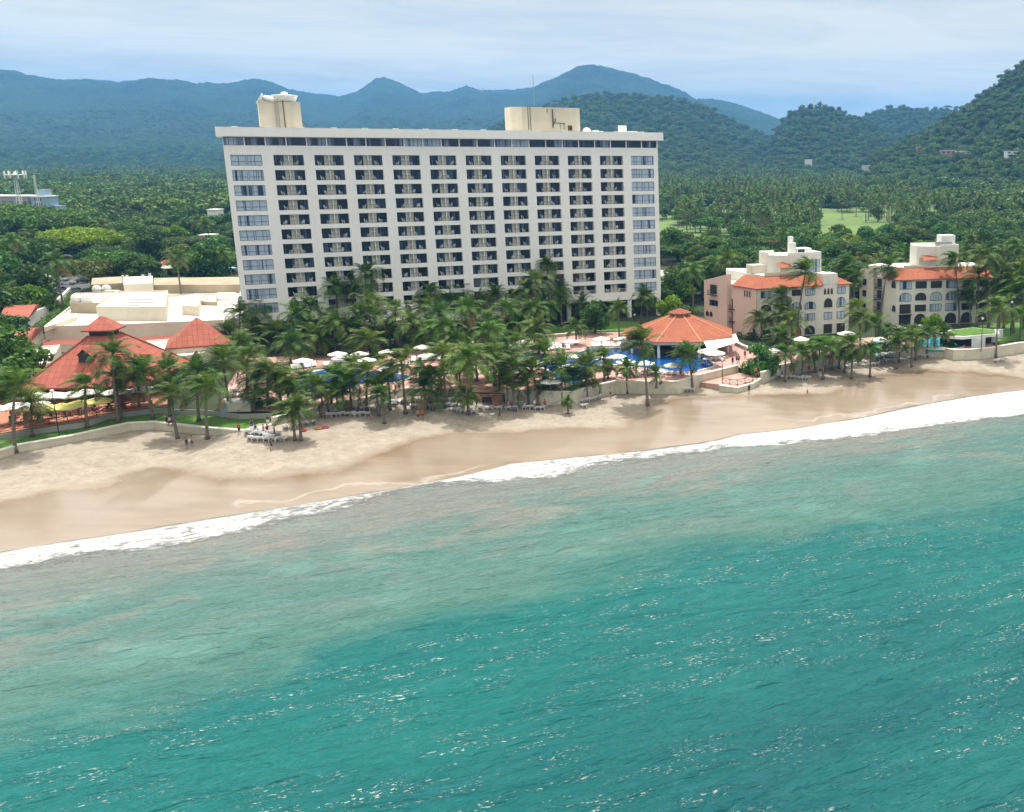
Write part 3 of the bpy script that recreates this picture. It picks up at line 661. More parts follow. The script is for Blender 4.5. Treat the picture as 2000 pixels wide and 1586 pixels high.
# roof slab with overhanging fascia and a parapet rim
g = MB(); g.box(-9.95, 84.15, -1.35, DEP+1, 41.92, 43.62); g.build('roof', M['hotel'], ht)
g = MB(); g.box(-9.95, 84.15, -1.36, -1.1, 43.625, 43.74); g.box(-9.95, -9.7, -1.1, DEP+1, 43.625, 43.74); g.build('parapet_rim', M['white'], ht)
for k in range(15):
    x = -7+k*6.1; g = MB(); g.box(x, x+1.1, -.9, -.2, 43.63, 43.86); g.build('roof_vent', M['white'], ht)
# windows of the band under the roof
def quad_xz(x0, x1, z0, z1, y): return ([(x0,y,z0),(x1,y,z0),(x1,y,z1),(x0,y,z1)], [(0,1,2,3)])
fb = MB(); Wd = pitch-.24
for q in range(4): fb.box(q*Wd/4-.03 if q else 0, q*Wd/4+.04, -.06, -.005, 0, 1.6)
fb.box(Wd-.05, Wd, -.06, -.005, 0, 1.6); fb.box(0, Wd, -.07, -.062, 0, .06); fb.box(0, Wd, -.07, -.062, 1.54, 1.6)
gb = MB(); gb.add(*quad_xz(0, Wd, 0, 1.6, 0))
gb2 = None
for k in range(NB):
    if k == 0: p0 = gb.build('band_window', M['glassT'], ht); f0 = fb.build('frame', M['frame'], p0)
    p = p0 if k == 0 else copy_obj(p0, ht)
    if k: copy_obj(f0, p)
    p.location = (bx[k]+.02, .28, 40.2)
    if k in (0, 9, 10): p.data = p.data.copy() if k else p.data
lt = glassmat('pale_band_glass', (.16,.22,.34), (.40,.48,.58), .45, .6)  # paler curtained glass for a few of the band windows
for p in ht.children:
    if p.name.startswith('band_window') and abs(p.location.x-bx[0]) < .1 or p.name.startswith('band_window') and (abs(p.location.x-bx[9]) < .1 or abs(p.location.x-bx[10]) < .1 or abs(p.location.x-bx[15]) < .1):
        p.data = p.data.copy(); p.data.materials.clear(); p.data.materials.append(lt)
# end windows (22), each a double light with frame
def make_window():
    g = MB(); g.add(*quad_xz(0, 5.66, 0, OH, .2)); g.box(2.72, 2.94, -.02, .19, 0, OH)
    wnd = g.build('window', [M['glassB']], ht)
    f = MB()
    for a in (0, 2.94):
        for x in (0, 1.33, 2.66): f.box(a+x, a+x+.07, .13, .185, 0, OH)
        for z in (0, .75, OH-.07): f.box(a+.07, a+2.65, .12, .125, z, z+.07)
    f.build('frame', M['frame'], wnd)
    return wnd
w0 = make_window(); kid = list(w0.children)
first = True
for r in range(11):
    for x in (winx[0][0], winx[1][0]):
        c = w0 if first else copy_obj(w0, ht)
        if not first: copy_obj(kid[0], c)
        first = False; c.location = (x, .05, rowz[r][0])
# mullion between the two lights is wall-coloured: a strip per window
# balconies
def balcony_mesh(dst_x=0, dst_z=0, mb=None):
    b = mb or MB(); X0, Z0 = dst_x, dst_z
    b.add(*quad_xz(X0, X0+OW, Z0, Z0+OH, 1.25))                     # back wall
    b.box(X0+1.90, X0+2.60, 1.10, 1.23, Z0, Z0+OH-.02); b.box(X0+2.95, X0+3.60, 1.10, 1.23, Z0, Z0+OH-.02)
    for z in (.7, 1.35): b.box(X0+1.90, X0+3.60, 1.06, 1.085, Z0+z, Z0+z+.04)
    return b
def divider_mesh(X0=0, Z0=0, mb=None):
    b = mb or MB(); b.box(X0+2.72, X0+2.86, .12, 1.05, Z0+.01, Z0+OH-.01); return b
def door_mesh(x0, x1, X0=0, Z0=0, mb=None):
    b = mb or MB(); b.add(*quad_xz(X0+x0, X0+x1, Z0+.02, Z0+OH-.06, 1.04)); return b
def doorframe_mesh(x0, x1):
    f = MB()
    for x in (x0, (x0+x1)/2, x1-.05): f.box(x, x+.05, .97, 1.03, .02, OH-.06)
    return f
def railing_mesh(X0=0, Z0=0, mb=None):
    b = mb or MB(); b.box(X0, X0+OW, .10, .14, Z0+.86, Z0+.91); b.box(X0, X0+OW, .10, .13, Z0+.08, Z0+.11)
    for k in range(27): b.box(X0+.08+k*.205, X0+.105+k*.205, .11, .125, Z0+.11, Z0+.86)
    return b
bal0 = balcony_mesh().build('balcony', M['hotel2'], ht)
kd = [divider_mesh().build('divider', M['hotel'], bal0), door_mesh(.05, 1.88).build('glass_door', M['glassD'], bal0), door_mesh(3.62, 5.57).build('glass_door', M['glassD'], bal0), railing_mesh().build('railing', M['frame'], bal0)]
hid = MB(); hid2 = MB(); n = 0
rest = MB(); restg = MB()
for r in range(11):
    for k in range(10):
        x, z = colx[k][0], rowz[r][0]
        if r == 10 and k < 10:                                      # the lowest row, mostly behind palms: past the first hundred
            balcony_mesh(x, z, rest); divider_mesh(x, z, rest); railing_mesh(x, z, rest); door_mesh(.05, 1.88, x, z, restg); door_mesh(3.62, 5.57, x, z, restg); continue
        if r == 0 and k == 0: b = bal0
        else:
            b = copy_obj(bal0, ht)
            for c in kd: copy_obj(c, b)
        b.location = (x, 0, z)
# join rest in one mesh with two materials
nv = len(rest.v); rest.mi = [0]*len(rest.f)
rest.m = 1; rest.add(restg.v, restg.f)
tag(rest.build('balcony_row', [M['hotel2'], M['glassD']], ht), kind='stuff')
# roof structures
g = MB(); g.box(-1.7, 6.1, 2, 9, 43.63, 48.7); bxo = g.build('roof_box', M['roofbox'], ht)
g = MB(); g.box(-1.8, 6.2, 1.9, 9.1, 48.705, 48.9); g.build('coping', M['roofbox'], bxo)
g = MB()
for x in (1.3, 1.9): g.box(x, x+.07, 1.75, 1.83, 43.7, 49.4)
for k in range(13): g.box(1.371, 1.899, 1.78, 1.82, 43.9+k*.42, 43.95+k*.42)
g.build('ladder', M['metal'], bxo)
g = MB(); g.tube([(2.9,1.85,43.7),(2.85,1.85,49.2)], .09, 6); g.build('pipe', M['pipe'], bxo); g = MB(); g.tube([(6.1,2.4,45.2),(7.3,2.4,44.1),(7.9,2.4,43.8)], .1, 6); g.build('pipe', M['pipe'], bxo)
g = MB()
g.lathe([(1.2,0),(2.0,.15),(2.35,1.0),(2.5,1.15),(2.5,1.35),(2.2,1.4),(.7,1.55),(.6,1.95),(.25,2.05)], 20, Matrix.Translation((3.4, 4.2, 48.9)))
g.lathe([(.9,0),(1.5,.2),(1.6,.6),(1.2,1.0),(.4,1.15)], 16, Matrix.Translation((.6, 4.0, 48.9)) @ Matrix.Rotation(.25, 4, 'Y'))
g.box(-.2, 2.4, 3.3, 4.9, 48.91, 49.5)
tk = g.build('rooftop_tank', M['white'], bxo, smooth=False)
g = MB(); g.lathe([(.05,0),(.6,.12),(1.1,.4),(1.25,.62),(1.2,.64),(1.0,.42),(.5,.2),(.05,.1)], 18, Matrix.Translation((-.9, 3.4, 49.2)) @ Matrix.Rotation(-1.0, 4, 'Y')); g.box(-1.2, -.7, 3.2, 3.6, 48.91, 49.25); g.build('satellite_dish', M['white'], bxo)
g = MB(); g.prism([(49.6,4.1),(51.6,2),(65.0,2),(65.0,10),(49.6,10)], 43.63, 49.0); b2 = g.build('roof_box', M['roofbox'], ht); b2['label'] = 'wider cream plant room with pipes and stains on its face'
g = MB()
for x in (53, 53.5): g = MB(); g.tube([(x,1.9,44),(x,1.9,49.1)], .06, 6); g.build('pipe', M['pipe'], b2)
g = MB()
g.tube([(58.6,1.85,44.6),(58.6,1.85,48.6)], .13, 6); g.tube([(58.6,1.85,45.0),(59.0,1.8,45.7),(59.3,1.8,46.6)], .1, 6); g.tube([(57.4,1.9,47.9),(57.4,1.9,48.7)], .08, 6)
g.tube([(59.2,1.9,45.6),(61.5,1.9,45.5)], .06, 6); g.tube([(60.3,1.9,44.3),(60.3,1.9,45.5)], .05, 6); g.tube([(61.2,1.9,44.3),(61.2,1.9,45.5)], .05, 6)
g.build('pipe', M['pipe'], b2)
g = MB(); g.box(62.1, 63.1, 1.93, 1.99, 44.0, 45.1); g.build('hatch', M['brown'], b2)
g = MB()
for x, y, zz in ((49.8,4.5,.45),(52,2.1,.5),(56,2.1,.3),(64,9,.9),(60,2.05,.35)): g.tube([(x,y,49),(x,y,49+zz)], .05, 5)
g.tube([(55.6,6,49),(55.6,6,56.5)], .06, 5); g.build('antenna', M['metal'], b2)
g = MB(); g.lathe([(.5,0),(.9,.15),(1.0,.5),(.7,.9),(.2,1.1)], 14, Matrix.Translation((67.0,3.5,43.63))); g.build('roof_fan', M['white'], ht)
for q in ((68.2,69.6,2.2,3.4,44.1),(69.9,70.6,2.2,3.0,43.95),(74.6,76.2,1.8,3.4,45.3),(76.9,79.0,2.0,3.6,44.0)): g = MB(); g.box(*q[:4], 43.63, q[4]); g.build('roof_unit', M['white'], ht)
g = MB(); g.box(-8.2, -7.9, -1.5, -1.3, 43.74, 44.2); g.tube([(-9.8,-1.2,43.74),(-9.8,-1.2,44.7)], .05, 5); g.tube([(84.0,-1.1,43.74),(84.0,-1.1,45.0)], .05, 5); g.build('lightning_rod', M['metal'], ht)
# low terrace storey in front of the tower, its brown beam and dark glazing
g = MB(); g.box(14.0, 44.0, -9.0, -.1, 3.4, 4.3); g.build('terrace_canopy', M['hotel'], ht)
g = MB(); g.box(14.1, 43.9, -9.25, -9.01, 2.7, 3.38); g.build('beam', M['brown'], ht)
for x in (15, 20.5, 26, 31.5, 37, 42.5): g = MB(); g.box(x, x+.7, -8.8, -8.1, 0, 3.38); g.build('terrace_column', M['hotel'], ht)
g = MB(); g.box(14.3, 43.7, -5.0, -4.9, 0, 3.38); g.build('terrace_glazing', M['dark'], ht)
def Hw(x, y, z): return ht.matrix_basis @ Vector((x, y, z)) if False else Vector((HX0 + x*math.cos(HAZ) - y*math.sin(HAZ), HY0 + x*math.sin(HAZ) + y*math.cos(HAZ), 4+z))

# balcony chairs: small white plastic armchairs, two per balcony
def make_chair():
    t = empty('plastic_chair', (0,0,0), 0)
    s = MB(); s.box(-.24, .24, -.23, .23, .40, .44); s.build('seat', M['plastic'], t)
    b = MB(); b.add([(-.24,.2,.44),(.24,.2,.44),(.24,.34,.88),(-.24,.34,.88),(-.24,.25,.44),(.24,.25,.44),(.24,.38,.87),(-.24,.38,.87)], [(0,1,2,3),(7,6,5,4),(0,4,5,1),(1,5,6,2),(2,6,7,3),(3,7,4,0)]); b.build('backrest', M['plastic'], t)
    for sx in (-1, 1):
        for sy in (-1, 1):
            l = MB(); l.box(sx*.2-.025, sx*.2+.025, sy*.2-.025, sy*.2+.025, 0, .40); l.build('leg', M['plastic'], t)
    for sx in (-1, 1):
        a = MB(); a.box(sx*.27-.03, sx*.27+.03, -.22, .24, .62, .65); a.build('armrest', M['plastic'], t)
    return t
chair_simple = MB()
for args in ((-.26,.26,-.24,.24,.38,.44), (-.3,-.24,-.22,.24,.6,.66), (.24,.3,-.22,.24,.6,.66)): chair_simple.box(*args)
chair_simple.add([(-.26,.2,.44),(.26,.2,.44),(.26,.36,.95),(-.26,.36,.95),(-.26,.27,.44),(.26,.27,.44),(.26,.43,.94),(-.26,.43,.94)], [(0,1,2,3),(7,6,5,4),(0,4,5,1),(1,5,6,2),(2,6,7,3),(3,7,4,0)])
for sx in (-1, 1):
    for sy in (-1, 1): chair_simple.box(sx*.23-.035, sx*.23+.035, sy*.21-.035, sy*.21+.035, 0, .38)
bc0 = chair_simple.build('plastic_chair', M['plastic']); tag(bc0, 'small white plastic chair standing on one of the hotel tower balconies', 'chair', 'white chairs on the hotel balconies')
n = 0; rc = random.Random(5)
for r in range(11):
    for k in range(10):
        for q in range(2):
            c = bc0 if n == 0 else copy_obj(bc0); n += 1
            p = Hw(colx[k][0] + (1.15+rc.uniform(-.3,.8) if q == 0 else 4.2+rc.uniform(-.6,.5)), .62+rc.uniform(-.1,.2), rowz[r][0]+.005)
            c['label'] = f"{'left' if q == 0 else 'right'} white plastic chair on {nth(k)} balcony from left, {nth(r)} balcony floor from top"
            c.location = p; c.rotation_euler = (0, 0, HAZ + rc.choice([-1.2, 1.3, .9, -.8, 2.2]) + rc.uniform(-.4,.4))

# ================================================================== LOW BUILDINGS
def uvface(mb, pts, eave_dir):
    """roof face with uv: u along the eave, v up the slope (metres)"""
    pts = [Vector(p) for p in pts]; e = Vector(eave_dir).normalized(); n = (pts[1]-pts[0]).cross(pts[2]-pts[0]).normalized(); s = n.cross(e)
    mb.add(pts, [tuple(range(len(pts)))], [[(p.dot(e), p.dot(s)) for p in pts]])
def hip(mb, c, ridge_half, h0, h1, hx, hy, M4=None, thick=.25, th_vec=None):
    """hipped roof over a rectangle hx, hy (half sizes) centred c; ridge along x"""
    a = [Vector((c[0]-hx, c[1]-hy, h0)), Vector((c[0]+hx, c[1]-hy, h0)), Vector((c[0]+hx, c[1]+hy, h0)), Vector((c[0]-hx, c[1]+hy, h0))]
    r0 = Vector((c[0]-ridge_half, c[1], h1)); r1 = Vector((c[0]+ridge_half, c[1], h1))
    for pts, e in (((a[0],a[1],r1,r0),(1,0,0)), ((a[1],a[2],r1),(0,1,0)), ((a[2],a[3],r0,r1),(-1,0,0)), ((a[3],a[0],r0),(0,-1,0))): uvface(mb, pts, e)
    b = [p - Vector((0,0,thick)) for p in a]
    mb.add(a+b, [(0,4,5,1),(1,5,6,2),(2,6,7,3),(3,7,4,0),(7,6,5,4)])

# ---- big red pyramid-roofed restaurant on the left
def frame2(p0, p1):           # rotation so that local x runs from p0 to p1
    return math.atan2(p1.y-p0.y, p1.x-p0.x)
FL_, FR_, BR_ = P(36, 760, 6.6), P(282, 753, 6.6), P(338, 707, 6.6)
raz = math.atan2(FR_.y-FL_.y, FR_.x-FL_.x)
RW = (FR_-FL_).length; RE = 2.7
RD = abs((BR_-FR_).dot(Vector((-math.sin(raz), math.cos(raz), 0))))
print('restaurant', RW, RD, raz, (BR_-FR_).dot(Vector((math.cos(raz), math.sin(raz), 0))))
ro = empty('restaurant_building', (FL_.x, FL_.y, 3.9), raz, 'open-sided restaurant under a big red pyramid roof with a raised monitor top', 'restaurant')
cx_, cy2 = RW/2, RD/2
cw = Vector((FL_.x, FL_.y, 0)) + Vector((math.cos(raz), math.sin(raz), 0))*cx_ + Vector((-math.sin(raz), math.cos(raz), 0))*cy2
print('rest centre', [proj(cw.x, cw.y, z) for z in (10, 12, 14, 16)])
APX = height_at(cw.x, cw.y, 618) - 3.9; print('apex', APX)
ang = MB()
a = [Vector((0,0,RE)), Vector((RW,0,RE)), Vector((RW,RD,RE)), Vector((0,RD,RE))]
tw, td, tz = 1.7, 1.7, APX-3.0
tl = [Vector((cx_-tw,cy2-td,tz)), Vector((cx_+tw,cy2-td,tz)), Vector((cx_+tw,cy2+td,tz)), Vector((cx_-tw,cy2+td,tz))]
for i, e in enumerate(((1,0,0),(0,1,0),(-1,0,0),(0,-1,0))): uvface(ang, (a[i], a[(i+1)%4], tl[(i+1)%4], tl[i]), e)
b = [p-Vector((0,0,.3)) for p in a]; ang.add(a+b, [(0,4,5,1),(1,5,6,2),(2,6,7,3),(3,7,4,0),(7,6,5,4)])
rf = ang.build('roof', M['redroof'], ro)
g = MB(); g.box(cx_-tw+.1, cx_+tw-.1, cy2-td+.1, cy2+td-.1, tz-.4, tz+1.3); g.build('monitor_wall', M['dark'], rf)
g = MB(); hip(g, (cx_, cy2), .35, tz+1.0, APX, tw+.75, td+.75, thick=.2); g.build('monitor_roof', M['redroof'], rf)
# ridge caps
g = MB()
for i in range(4): g.tube([a[i]+Vector((0,0,.02)), tl[i]+Vector((0,0,.05))], .16, 6)
g.build('ridge_cap', M['redroof'], rf)
# small dormer on the front slope
dz = RE + (tz-RE)*.62; dy = (cy2-td)*.62
g = MB(); g.add([(cx_-1.5,dy-1.6,dz-.9),(cx_+.3,dy-1.6,dz-.9),(cx_+.3,dy-1.6,dz+.3),(cx_-.6,dy-1.6,dz+1.1),(cx_-1.5,dy-1.6,dz+.3)], [(0,1,2,3,4)]); g.build('dormer_opening', M['dark'], rf)
g = MB()
g.add([(cx_-1.8,dy-1.9,dz+.15),(cx_-.6,dy-1.9,dz+1.3),(cx_-.6,dy+2.6,dz+1.3),(cx_-1.8,dy+1.2,dz+.15)], [(0,1,2,3)]); g.add([(cx_+.6,dy-1.9,dz+.15),(cx_-.6,dy-1.9,dz+1.3),(cx_-.6,dy+2.6,dz+1.3),(cx_+.6,dy+1.2,dz+.15)], [(3,2,1,0)]); g.build('dormer_roof', M['redroof'], rf)
for i in range(7):
    for y in (.6, RD-.6): x = .6+i*(RW-1.2)/6; g = MB(); g.box(x-.15, x+.15, y-.15, y+.15, 0, RE-.3); g.build('post', M['brown'], ro)
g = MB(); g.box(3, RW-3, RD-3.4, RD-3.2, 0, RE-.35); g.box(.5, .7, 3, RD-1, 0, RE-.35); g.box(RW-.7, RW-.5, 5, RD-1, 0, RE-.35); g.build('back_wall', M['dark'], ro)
g = MB(); g.prism([xy(p) for p in [P(u, v, 3.96) for u, v in [(-200,886),(0,847),(60,837),(168,822),(209,807),(264,800),(300,796),(330,788),(320,742),(60,742),(-200,800)]]], 3.7, 3.96, bottom=False)
tag(g.build('terrace', M['terra']), kind='structure')

# ---- white flat-roofed service block behind
def block(parent, name, pts_top, ztop, zbot, m, roofm=None, rim=.0):
    poly = [xy(P(u, v, ztop)) for u, v in pts_top]
    g = MB(); g.prism(poly, zbot, ztop, bottom=False); o = g.build(name, m, parent)
    if roofm:
        g = MB(); g.prism(poly, ztop+.004, ztop+.03, bottom=False); g.build('roof', roofm, o)
    if rim:
        c = Vector((sum(p[0] for p in poly)/len(poly), sum(p[1] for p in poly)/len(poly)))
        g = MB()
        for i in range(len(poly)):
            A_ = Vector(poly[i]); B_ = Vector(poly[(i+1) % len(poly)]); d = (B_-A_).normalized(); nn = Vector((-d.y, d.x))
            if (c-A_).dot(nn) < 0: nn = -nn
            q = [A_+d*.02, B_-d*.32, B_-d*.32+nn*.3, A_+d*.02+nn*.3]
            g.prism([(p.x, p.y) for p in q], ztop+.03, ztop+rim)
        g.build('parapet', m, o)
    return o
sb = empty('service_building', (0,0,0), 0, 'sprawling low cream service block with white flat roofs left of the tower', 'building')
block(sb, 'wing', [(86,642),(172,575),(470,560),(476,626),(436,629),(230,638)], 7.4, 3.8, M['cream'], M['whiteroof'], .5)
block(sb, 'wing', [(188,602),(228,572),(328,570),(324,602)], 10.2, 6.9, M['cream'], M['whiteroof'], .35)
block(sb, 'wing', [(136,593),(148,574),(228,571),(196,594)], 9.6, 6.9, M['tanwall'], M['whiteroof'], .3)
block(sb, 'wing', [(355,598),(362,580),(392,580),(388,600)], 9.4, 6.9, M['cream'], M['whiteroof'], .2)
block(sb, 'wing', [(392,590),(398,576),(424,576),(424,591)], 8.2, 6.9, M['tanwall'], M['whiteroof'], .2)
block(sb, 'wing', [(178,556),(180,543),(242,540),(242,553)], 9.0, 3.8, M['tanwall'], M['tanwall'])
block(sb, 'wing', [(300,557),(300,543),(468,541),(468,556)], 9.6, 3.8, M['tanwall'], M['tanwall'])
st = block(sb, 'stair_tower', [(241,556),(241,541),(298,539),(298,553)], 10.6, 3.8, M['cream'], M['cream'])
g = MB()
for u, v in ((252,566),(283,565),(296,562),(244,567)):
    p = P(u, v, 7.0); g = MB(); g.box(p.x-.25, p.x+.25, p.y-.3, p.y+.2, 6.8, 10.9); g.build('buttress', M['white'], sb)
g = MB()
for u, v, zz, s_ in ((190,572,7,1.1),(209,571,7,1.1),(151,590,9.7,1.2),(171,590,9.7,1.2)):
    p = P(u, v, zz); g = MB(); g.lathe([(s_*.7,0),(s_,.4),(s_*1.02,1.0),(s_*.8,1.6),(s_*.35,1.95)], 14, Matrix.Translation(p)); g.build('water_tank', M['white'], sb)
for u, v, sx, sz in ((220,574,1.6,.9),(332,562,.7,2.0),(400,560,.5,.8),(412,562,1.0,.6),(366,588,1.0,.7),(248,628,.8,1.4),(403,596,1.2,.6),(412,612,.9,.5)):
    p = P(u, v, 6.9); g = MB(); g.box(p.x-sx, p.x+sx, p.y-sx*.6, p.y+sx*.6, 6.84, 6.9+sz); g.build('roof_unit', M['white'], sb)
for k in range(4):
    p = P(428+k*1, 580+k*11, 6.9); g = MB(); g.box(p.x-.2, p.x+4.2, p.y-.5, p.y+.5, 6.84, 8.0); g.build('roof_unit', M['white'], sb)
for k in range(4):
    p = P(380+k*12, 575, 7.0); g = MB(); g.box(p.x-.4, p.x+.4, p.y-.4, p.y+.4, 6.84, 7.6); g.build('roof_hatch', M['dark'], sb)
g = MB()
g = MB()
for k in range(7):
    p = P(262+(k % 3)*14, 586+(k//3)*5.5, 10.24); g.box(p.x-1.2, p.x+1.2, p.y-.12, p.y+.12, 10.24, 10.42)
for k in range(6):
    p = P(338+k*9, 612+k*2, 6.9); q = P(350+k*9, 634, 6.9); g.tube([p+Vector((0,0,.12)), q+Vector((0,0,.12))], .07, 5)
g.build('roof_duct', M['metal'], sb)
# front canopy roofs between the pyramid and the small pavilion
block(sb, 'wing', [(285,668),(412,658),(414,688),(350,700)], 5.9, 3.9, M['cream'], M['whiteroof'], .3)
block(sb, 'lean_to', [(84,676),(84,664),(232,660),(434,650),(434,658),(232,670)], 5.3, 3.9, M['cream'], M['redroof'])
block(sb, 'wing', [(86,640),(110,622),(150,612),(150,618),(116,630)], 8.3, 7.5, M['cream'], M['whiteroof'])
block(sb, 'wing', [(52,716),(70,680),(118,676),(98,712)], 6.2, 3.9, M['cream'], M['whiteroof'], .3)
# ---- small red pyramid pavilion
pc = P(388, 655, 8.4)
pv = empty('pavilion', (pc.x, pc.y, 3.9), HAZ, 'small square pavilion with red pyramid roof rising from the white flat roof', 'pavilion')
g = MB(); hip(g, (0,0), .05, 3.2, 8.0, 5.6, 5.0); g.build('roof', M['redroof'], pv)
g = MB(); g.box(-5.2, 5.2, -4.6, 4.6, 0, 2.94); g.build('wall', M['cream'], pv)
# ---- small red-roofed cottages at the left edge
def shed(name, pts, zt, zb, drop, label, cat, wallm):
    poly = [P(u, v, zt) for u, v in pts]
    o = empty(name, (poly[0].x, poly[0].y, zb), 0, label, cat)
    g = MB(); T_ = Matrix.Translation((-poly[0].x, -poly[0].y, -zb)); c = sum(poly, Vector())/4
    q = [c+(p-c)*.93 for p in poly]
    g.prism([(p.x-poly[0].x, p.y-poly[0].y) for p in q], 0, zt-zb-.3); g.build('wall', wallm, o)
    g = MB(); w = [p - poly[0] + Vector((0,0,zt-zb)) for p in poly]
    r0 = (w[0]+w[3])/2+Vector((0,0,drop)); r1 = (w[1]+w[2])/2+Vector((0,0,drop))
    uvface(g, (w[0], w[1], r1, r0), w[1]-w[0]); uvface(g, (w[2], w[3], r0, r1), w[3]-w[2]); g.add([w[1], w[2], r1], [(0,1,2)]); g.add([w[3], w[0], r0], [(0,1,2)])
    bb = [x-Vector((0,0,.2)) for x in w]; g.add(w+bb, [(0,4,5,1),(1,5,6,2),(2,6,7,3),(3,7,4,0),(7,6,5,4)])
    g.build('roof', M['redroof'], o); return o
shed('cottage', [(0,615),(56,620),(86,590),(24,592)], 6.6, 3.9, .9, 'small white-walled cottage with salmon roof left of the hedge', 'cottage', M['white'])
shed('cottage', [(30,690),(58,668),(84,640),(30,640)], 6.6, 3.9, 1.3, 'low cottage with salmon roof and dark louvres beside the service block', 'cottage', M['cream'])
g = MB(); pts = [P(60,618,5.6), P(105,598,5.6), P(138,566,5.6)]
for p_, q_ in zip(pts[:-1], pts[1:]):
    d = (q_-p_).normalized(); nn = Vector((-d.y, d.x, 0))*.3
    g.prism([xy(p_-nn), xy(q_-nn), xy(q_+nn), xy(p_+nn)], 3.8, 6.4)
tag(g.build('garden_wall', M['white']), 'white boundary wall running back beside the hedge and cottages', 'wall')

# ---- palapa: octagonal clay-tile roof by the pool
pz = 3.95
ev = P(1321, 668, 3.95+3.4)
rad = 11.5
pcn = Vector((ev.x, ev.y+rad*.92, pz)); pcn.x = P(1325, 655, 3.95+3.6).x
pa = empty('palapa_bar', pcn, 0.06, 'octagonal pool bar with orange clay-tile roof and round cap at the pool edge', 'pool bar')
g = MB(); n = 8; ph = .5
ring = [Vector((rad*math.cos(2*PI*(j+ph)/n), rad*math.sin(2*PI*(j+ph)/n), 3.4)) for j in range(n)]
apx = 7.2; tr_ = 1.7
ring2 = [Vector((tr_*math.cos(2*PI*(j+ph)/n), tr_*math.sin(2*PI*(j+ph)/n), apx)) for j in range(n)]
for j in range(n): uvface(g, (ring[j], ring[(j+1)%n], ring2[(j+1)%n], ring2[j]), ring[(j+1)%n]-ring[j])
rfo = g.build('roof', M['tile'], pa)
g = MB()
for j in range(n): g.tube([ring[j]+Vector((0,0,.03)), ring2[j]+Vector((0,0,.03))], .13, 5)
g.build('ridge_cap', M['ridge'], rfo)
g = MB(); g.lathe([(1.5,0),(1.5,.5)], 16, Matrix.Translation((0,0,apx-.15))); g.build('cupola_wall', M['cream'], rfo)
g = MB(); g.lathe([(2.3,.0),(2.35,.1),(.4,.85),(.15,.95)], 20, Matrix.Translation((0,0,apx+.35))); g.build('cupola_roof', M['tile'], rfo)
g = MB()
for j in range(n):
    A_, B_ = ring[j]*.985, ring[(j+1)%n]*.985; A_.z = B_.z = 3.38; C_, D_ = B_*.96, A_*.96
    g.add([A_, B_, Vector((B_.x,B_.y,2.75)), Vector((A_.x,A_.y,2.75)), Vector((D_.x,D_.y,3.38)), Vector((C_.x,C_.y,3.38)), Vector((C_.x,C_.y,2.75)), Vector((D_.x,D_.y,2.75))], [(0,3,2,1),(4,5,6,7),(2,3,7,6),(0,1,5,4)])
g.build('fascia', M['concrete'], pa)
g = MB(); g.prism([(r_.x*.97, r_.y*.97) for r_ in ring], 3.25, 3.36); g.build('ceiling', M['brown'], pa)
for j in range(n): p = ring[j]*.9; g = MB(); g.lathe([(.28,0),(.28,2.76)], 10, Matrix.Translation((p.x, p.y, 0))); g.build('column', M['white'], pa)
g = MB(); g.lathe([(6.2,.0),(6.2,1.1)], 20); g.build('bar_counter', M['brown'], pa)
g = MB(); g.lathe([(4.5,1.101),(4.5,3.24)], 12); g.build('bar_core', M['dark'], pa)
# awning of three white panels on its right side
aw = empty('awning', P(1436, 652, pz+3.3), 0, 'white three-panel sun awning sloping from the right eave of the pool bar', 'awning')
A0, A1 = P(1374, 668, pz+3.35), P(1437, 652, pz+3.35); B0, B1 = P(1383, 686, pz+2.5), P(1444, 668, pz+2.5)
for k in range(3):
    g = MB(); a_ = A0.lerp(A1, k/3+.008) - aw.location; b_ = A0.lerp(A1, (k+1)/3-.008) - aw.location; c_ = B0.lerp(B1, (k+1)/3-.008) - aw.location; d_ = B0.lerp(B1, k/3+.008) - aw.location
    up = Vector((0,0,.05)); g.add([a_, b_, c_, d_, a_+up, b_+up, c_+up, d_+up], [(0,1,2,3),(7,6,5,4),(0,4,5,1),(1,5,6,2),(2,6,7,3),(3,7,4,0)]); g.build('panel', M['canvas'], aw)
g = MB(); g.tube([B0-aw.location, B1-aw.location], .06, 6); g.build('bar', M['metal'], aw)
# tiled lean-to roof behind the palapa
bh = empty('changing_room', P(1245, 655, 3.9), 0, 'low tiled hut at the left of the octagonal pool bar', 'hut')
q = [P(1213,655,6.4), P(1262,660,6.4), P(1275,645,6.4), P(1225,640,6.4)]; lc = Vector(bh.location)
g = MB(); g.prism([(p.x-lc.x, p.y-lc.y) for p in q], 0, 2.3); g.build('wall', M['cream'], bh)
g = MB(); cc = sum(q, Vector())/4; ap = cc-lc+Vector((0,0,1.3))
for i in range(4):
    A_, B_ = q[i]+(q[i]-cc)*.08-lc, q[(i+1)%4]+(q[(i+1)%4]-cc)*.08-lc; uvface(g, (A_, B_, ap), B_-A_)
g.build('roof', M['tile'], bh)

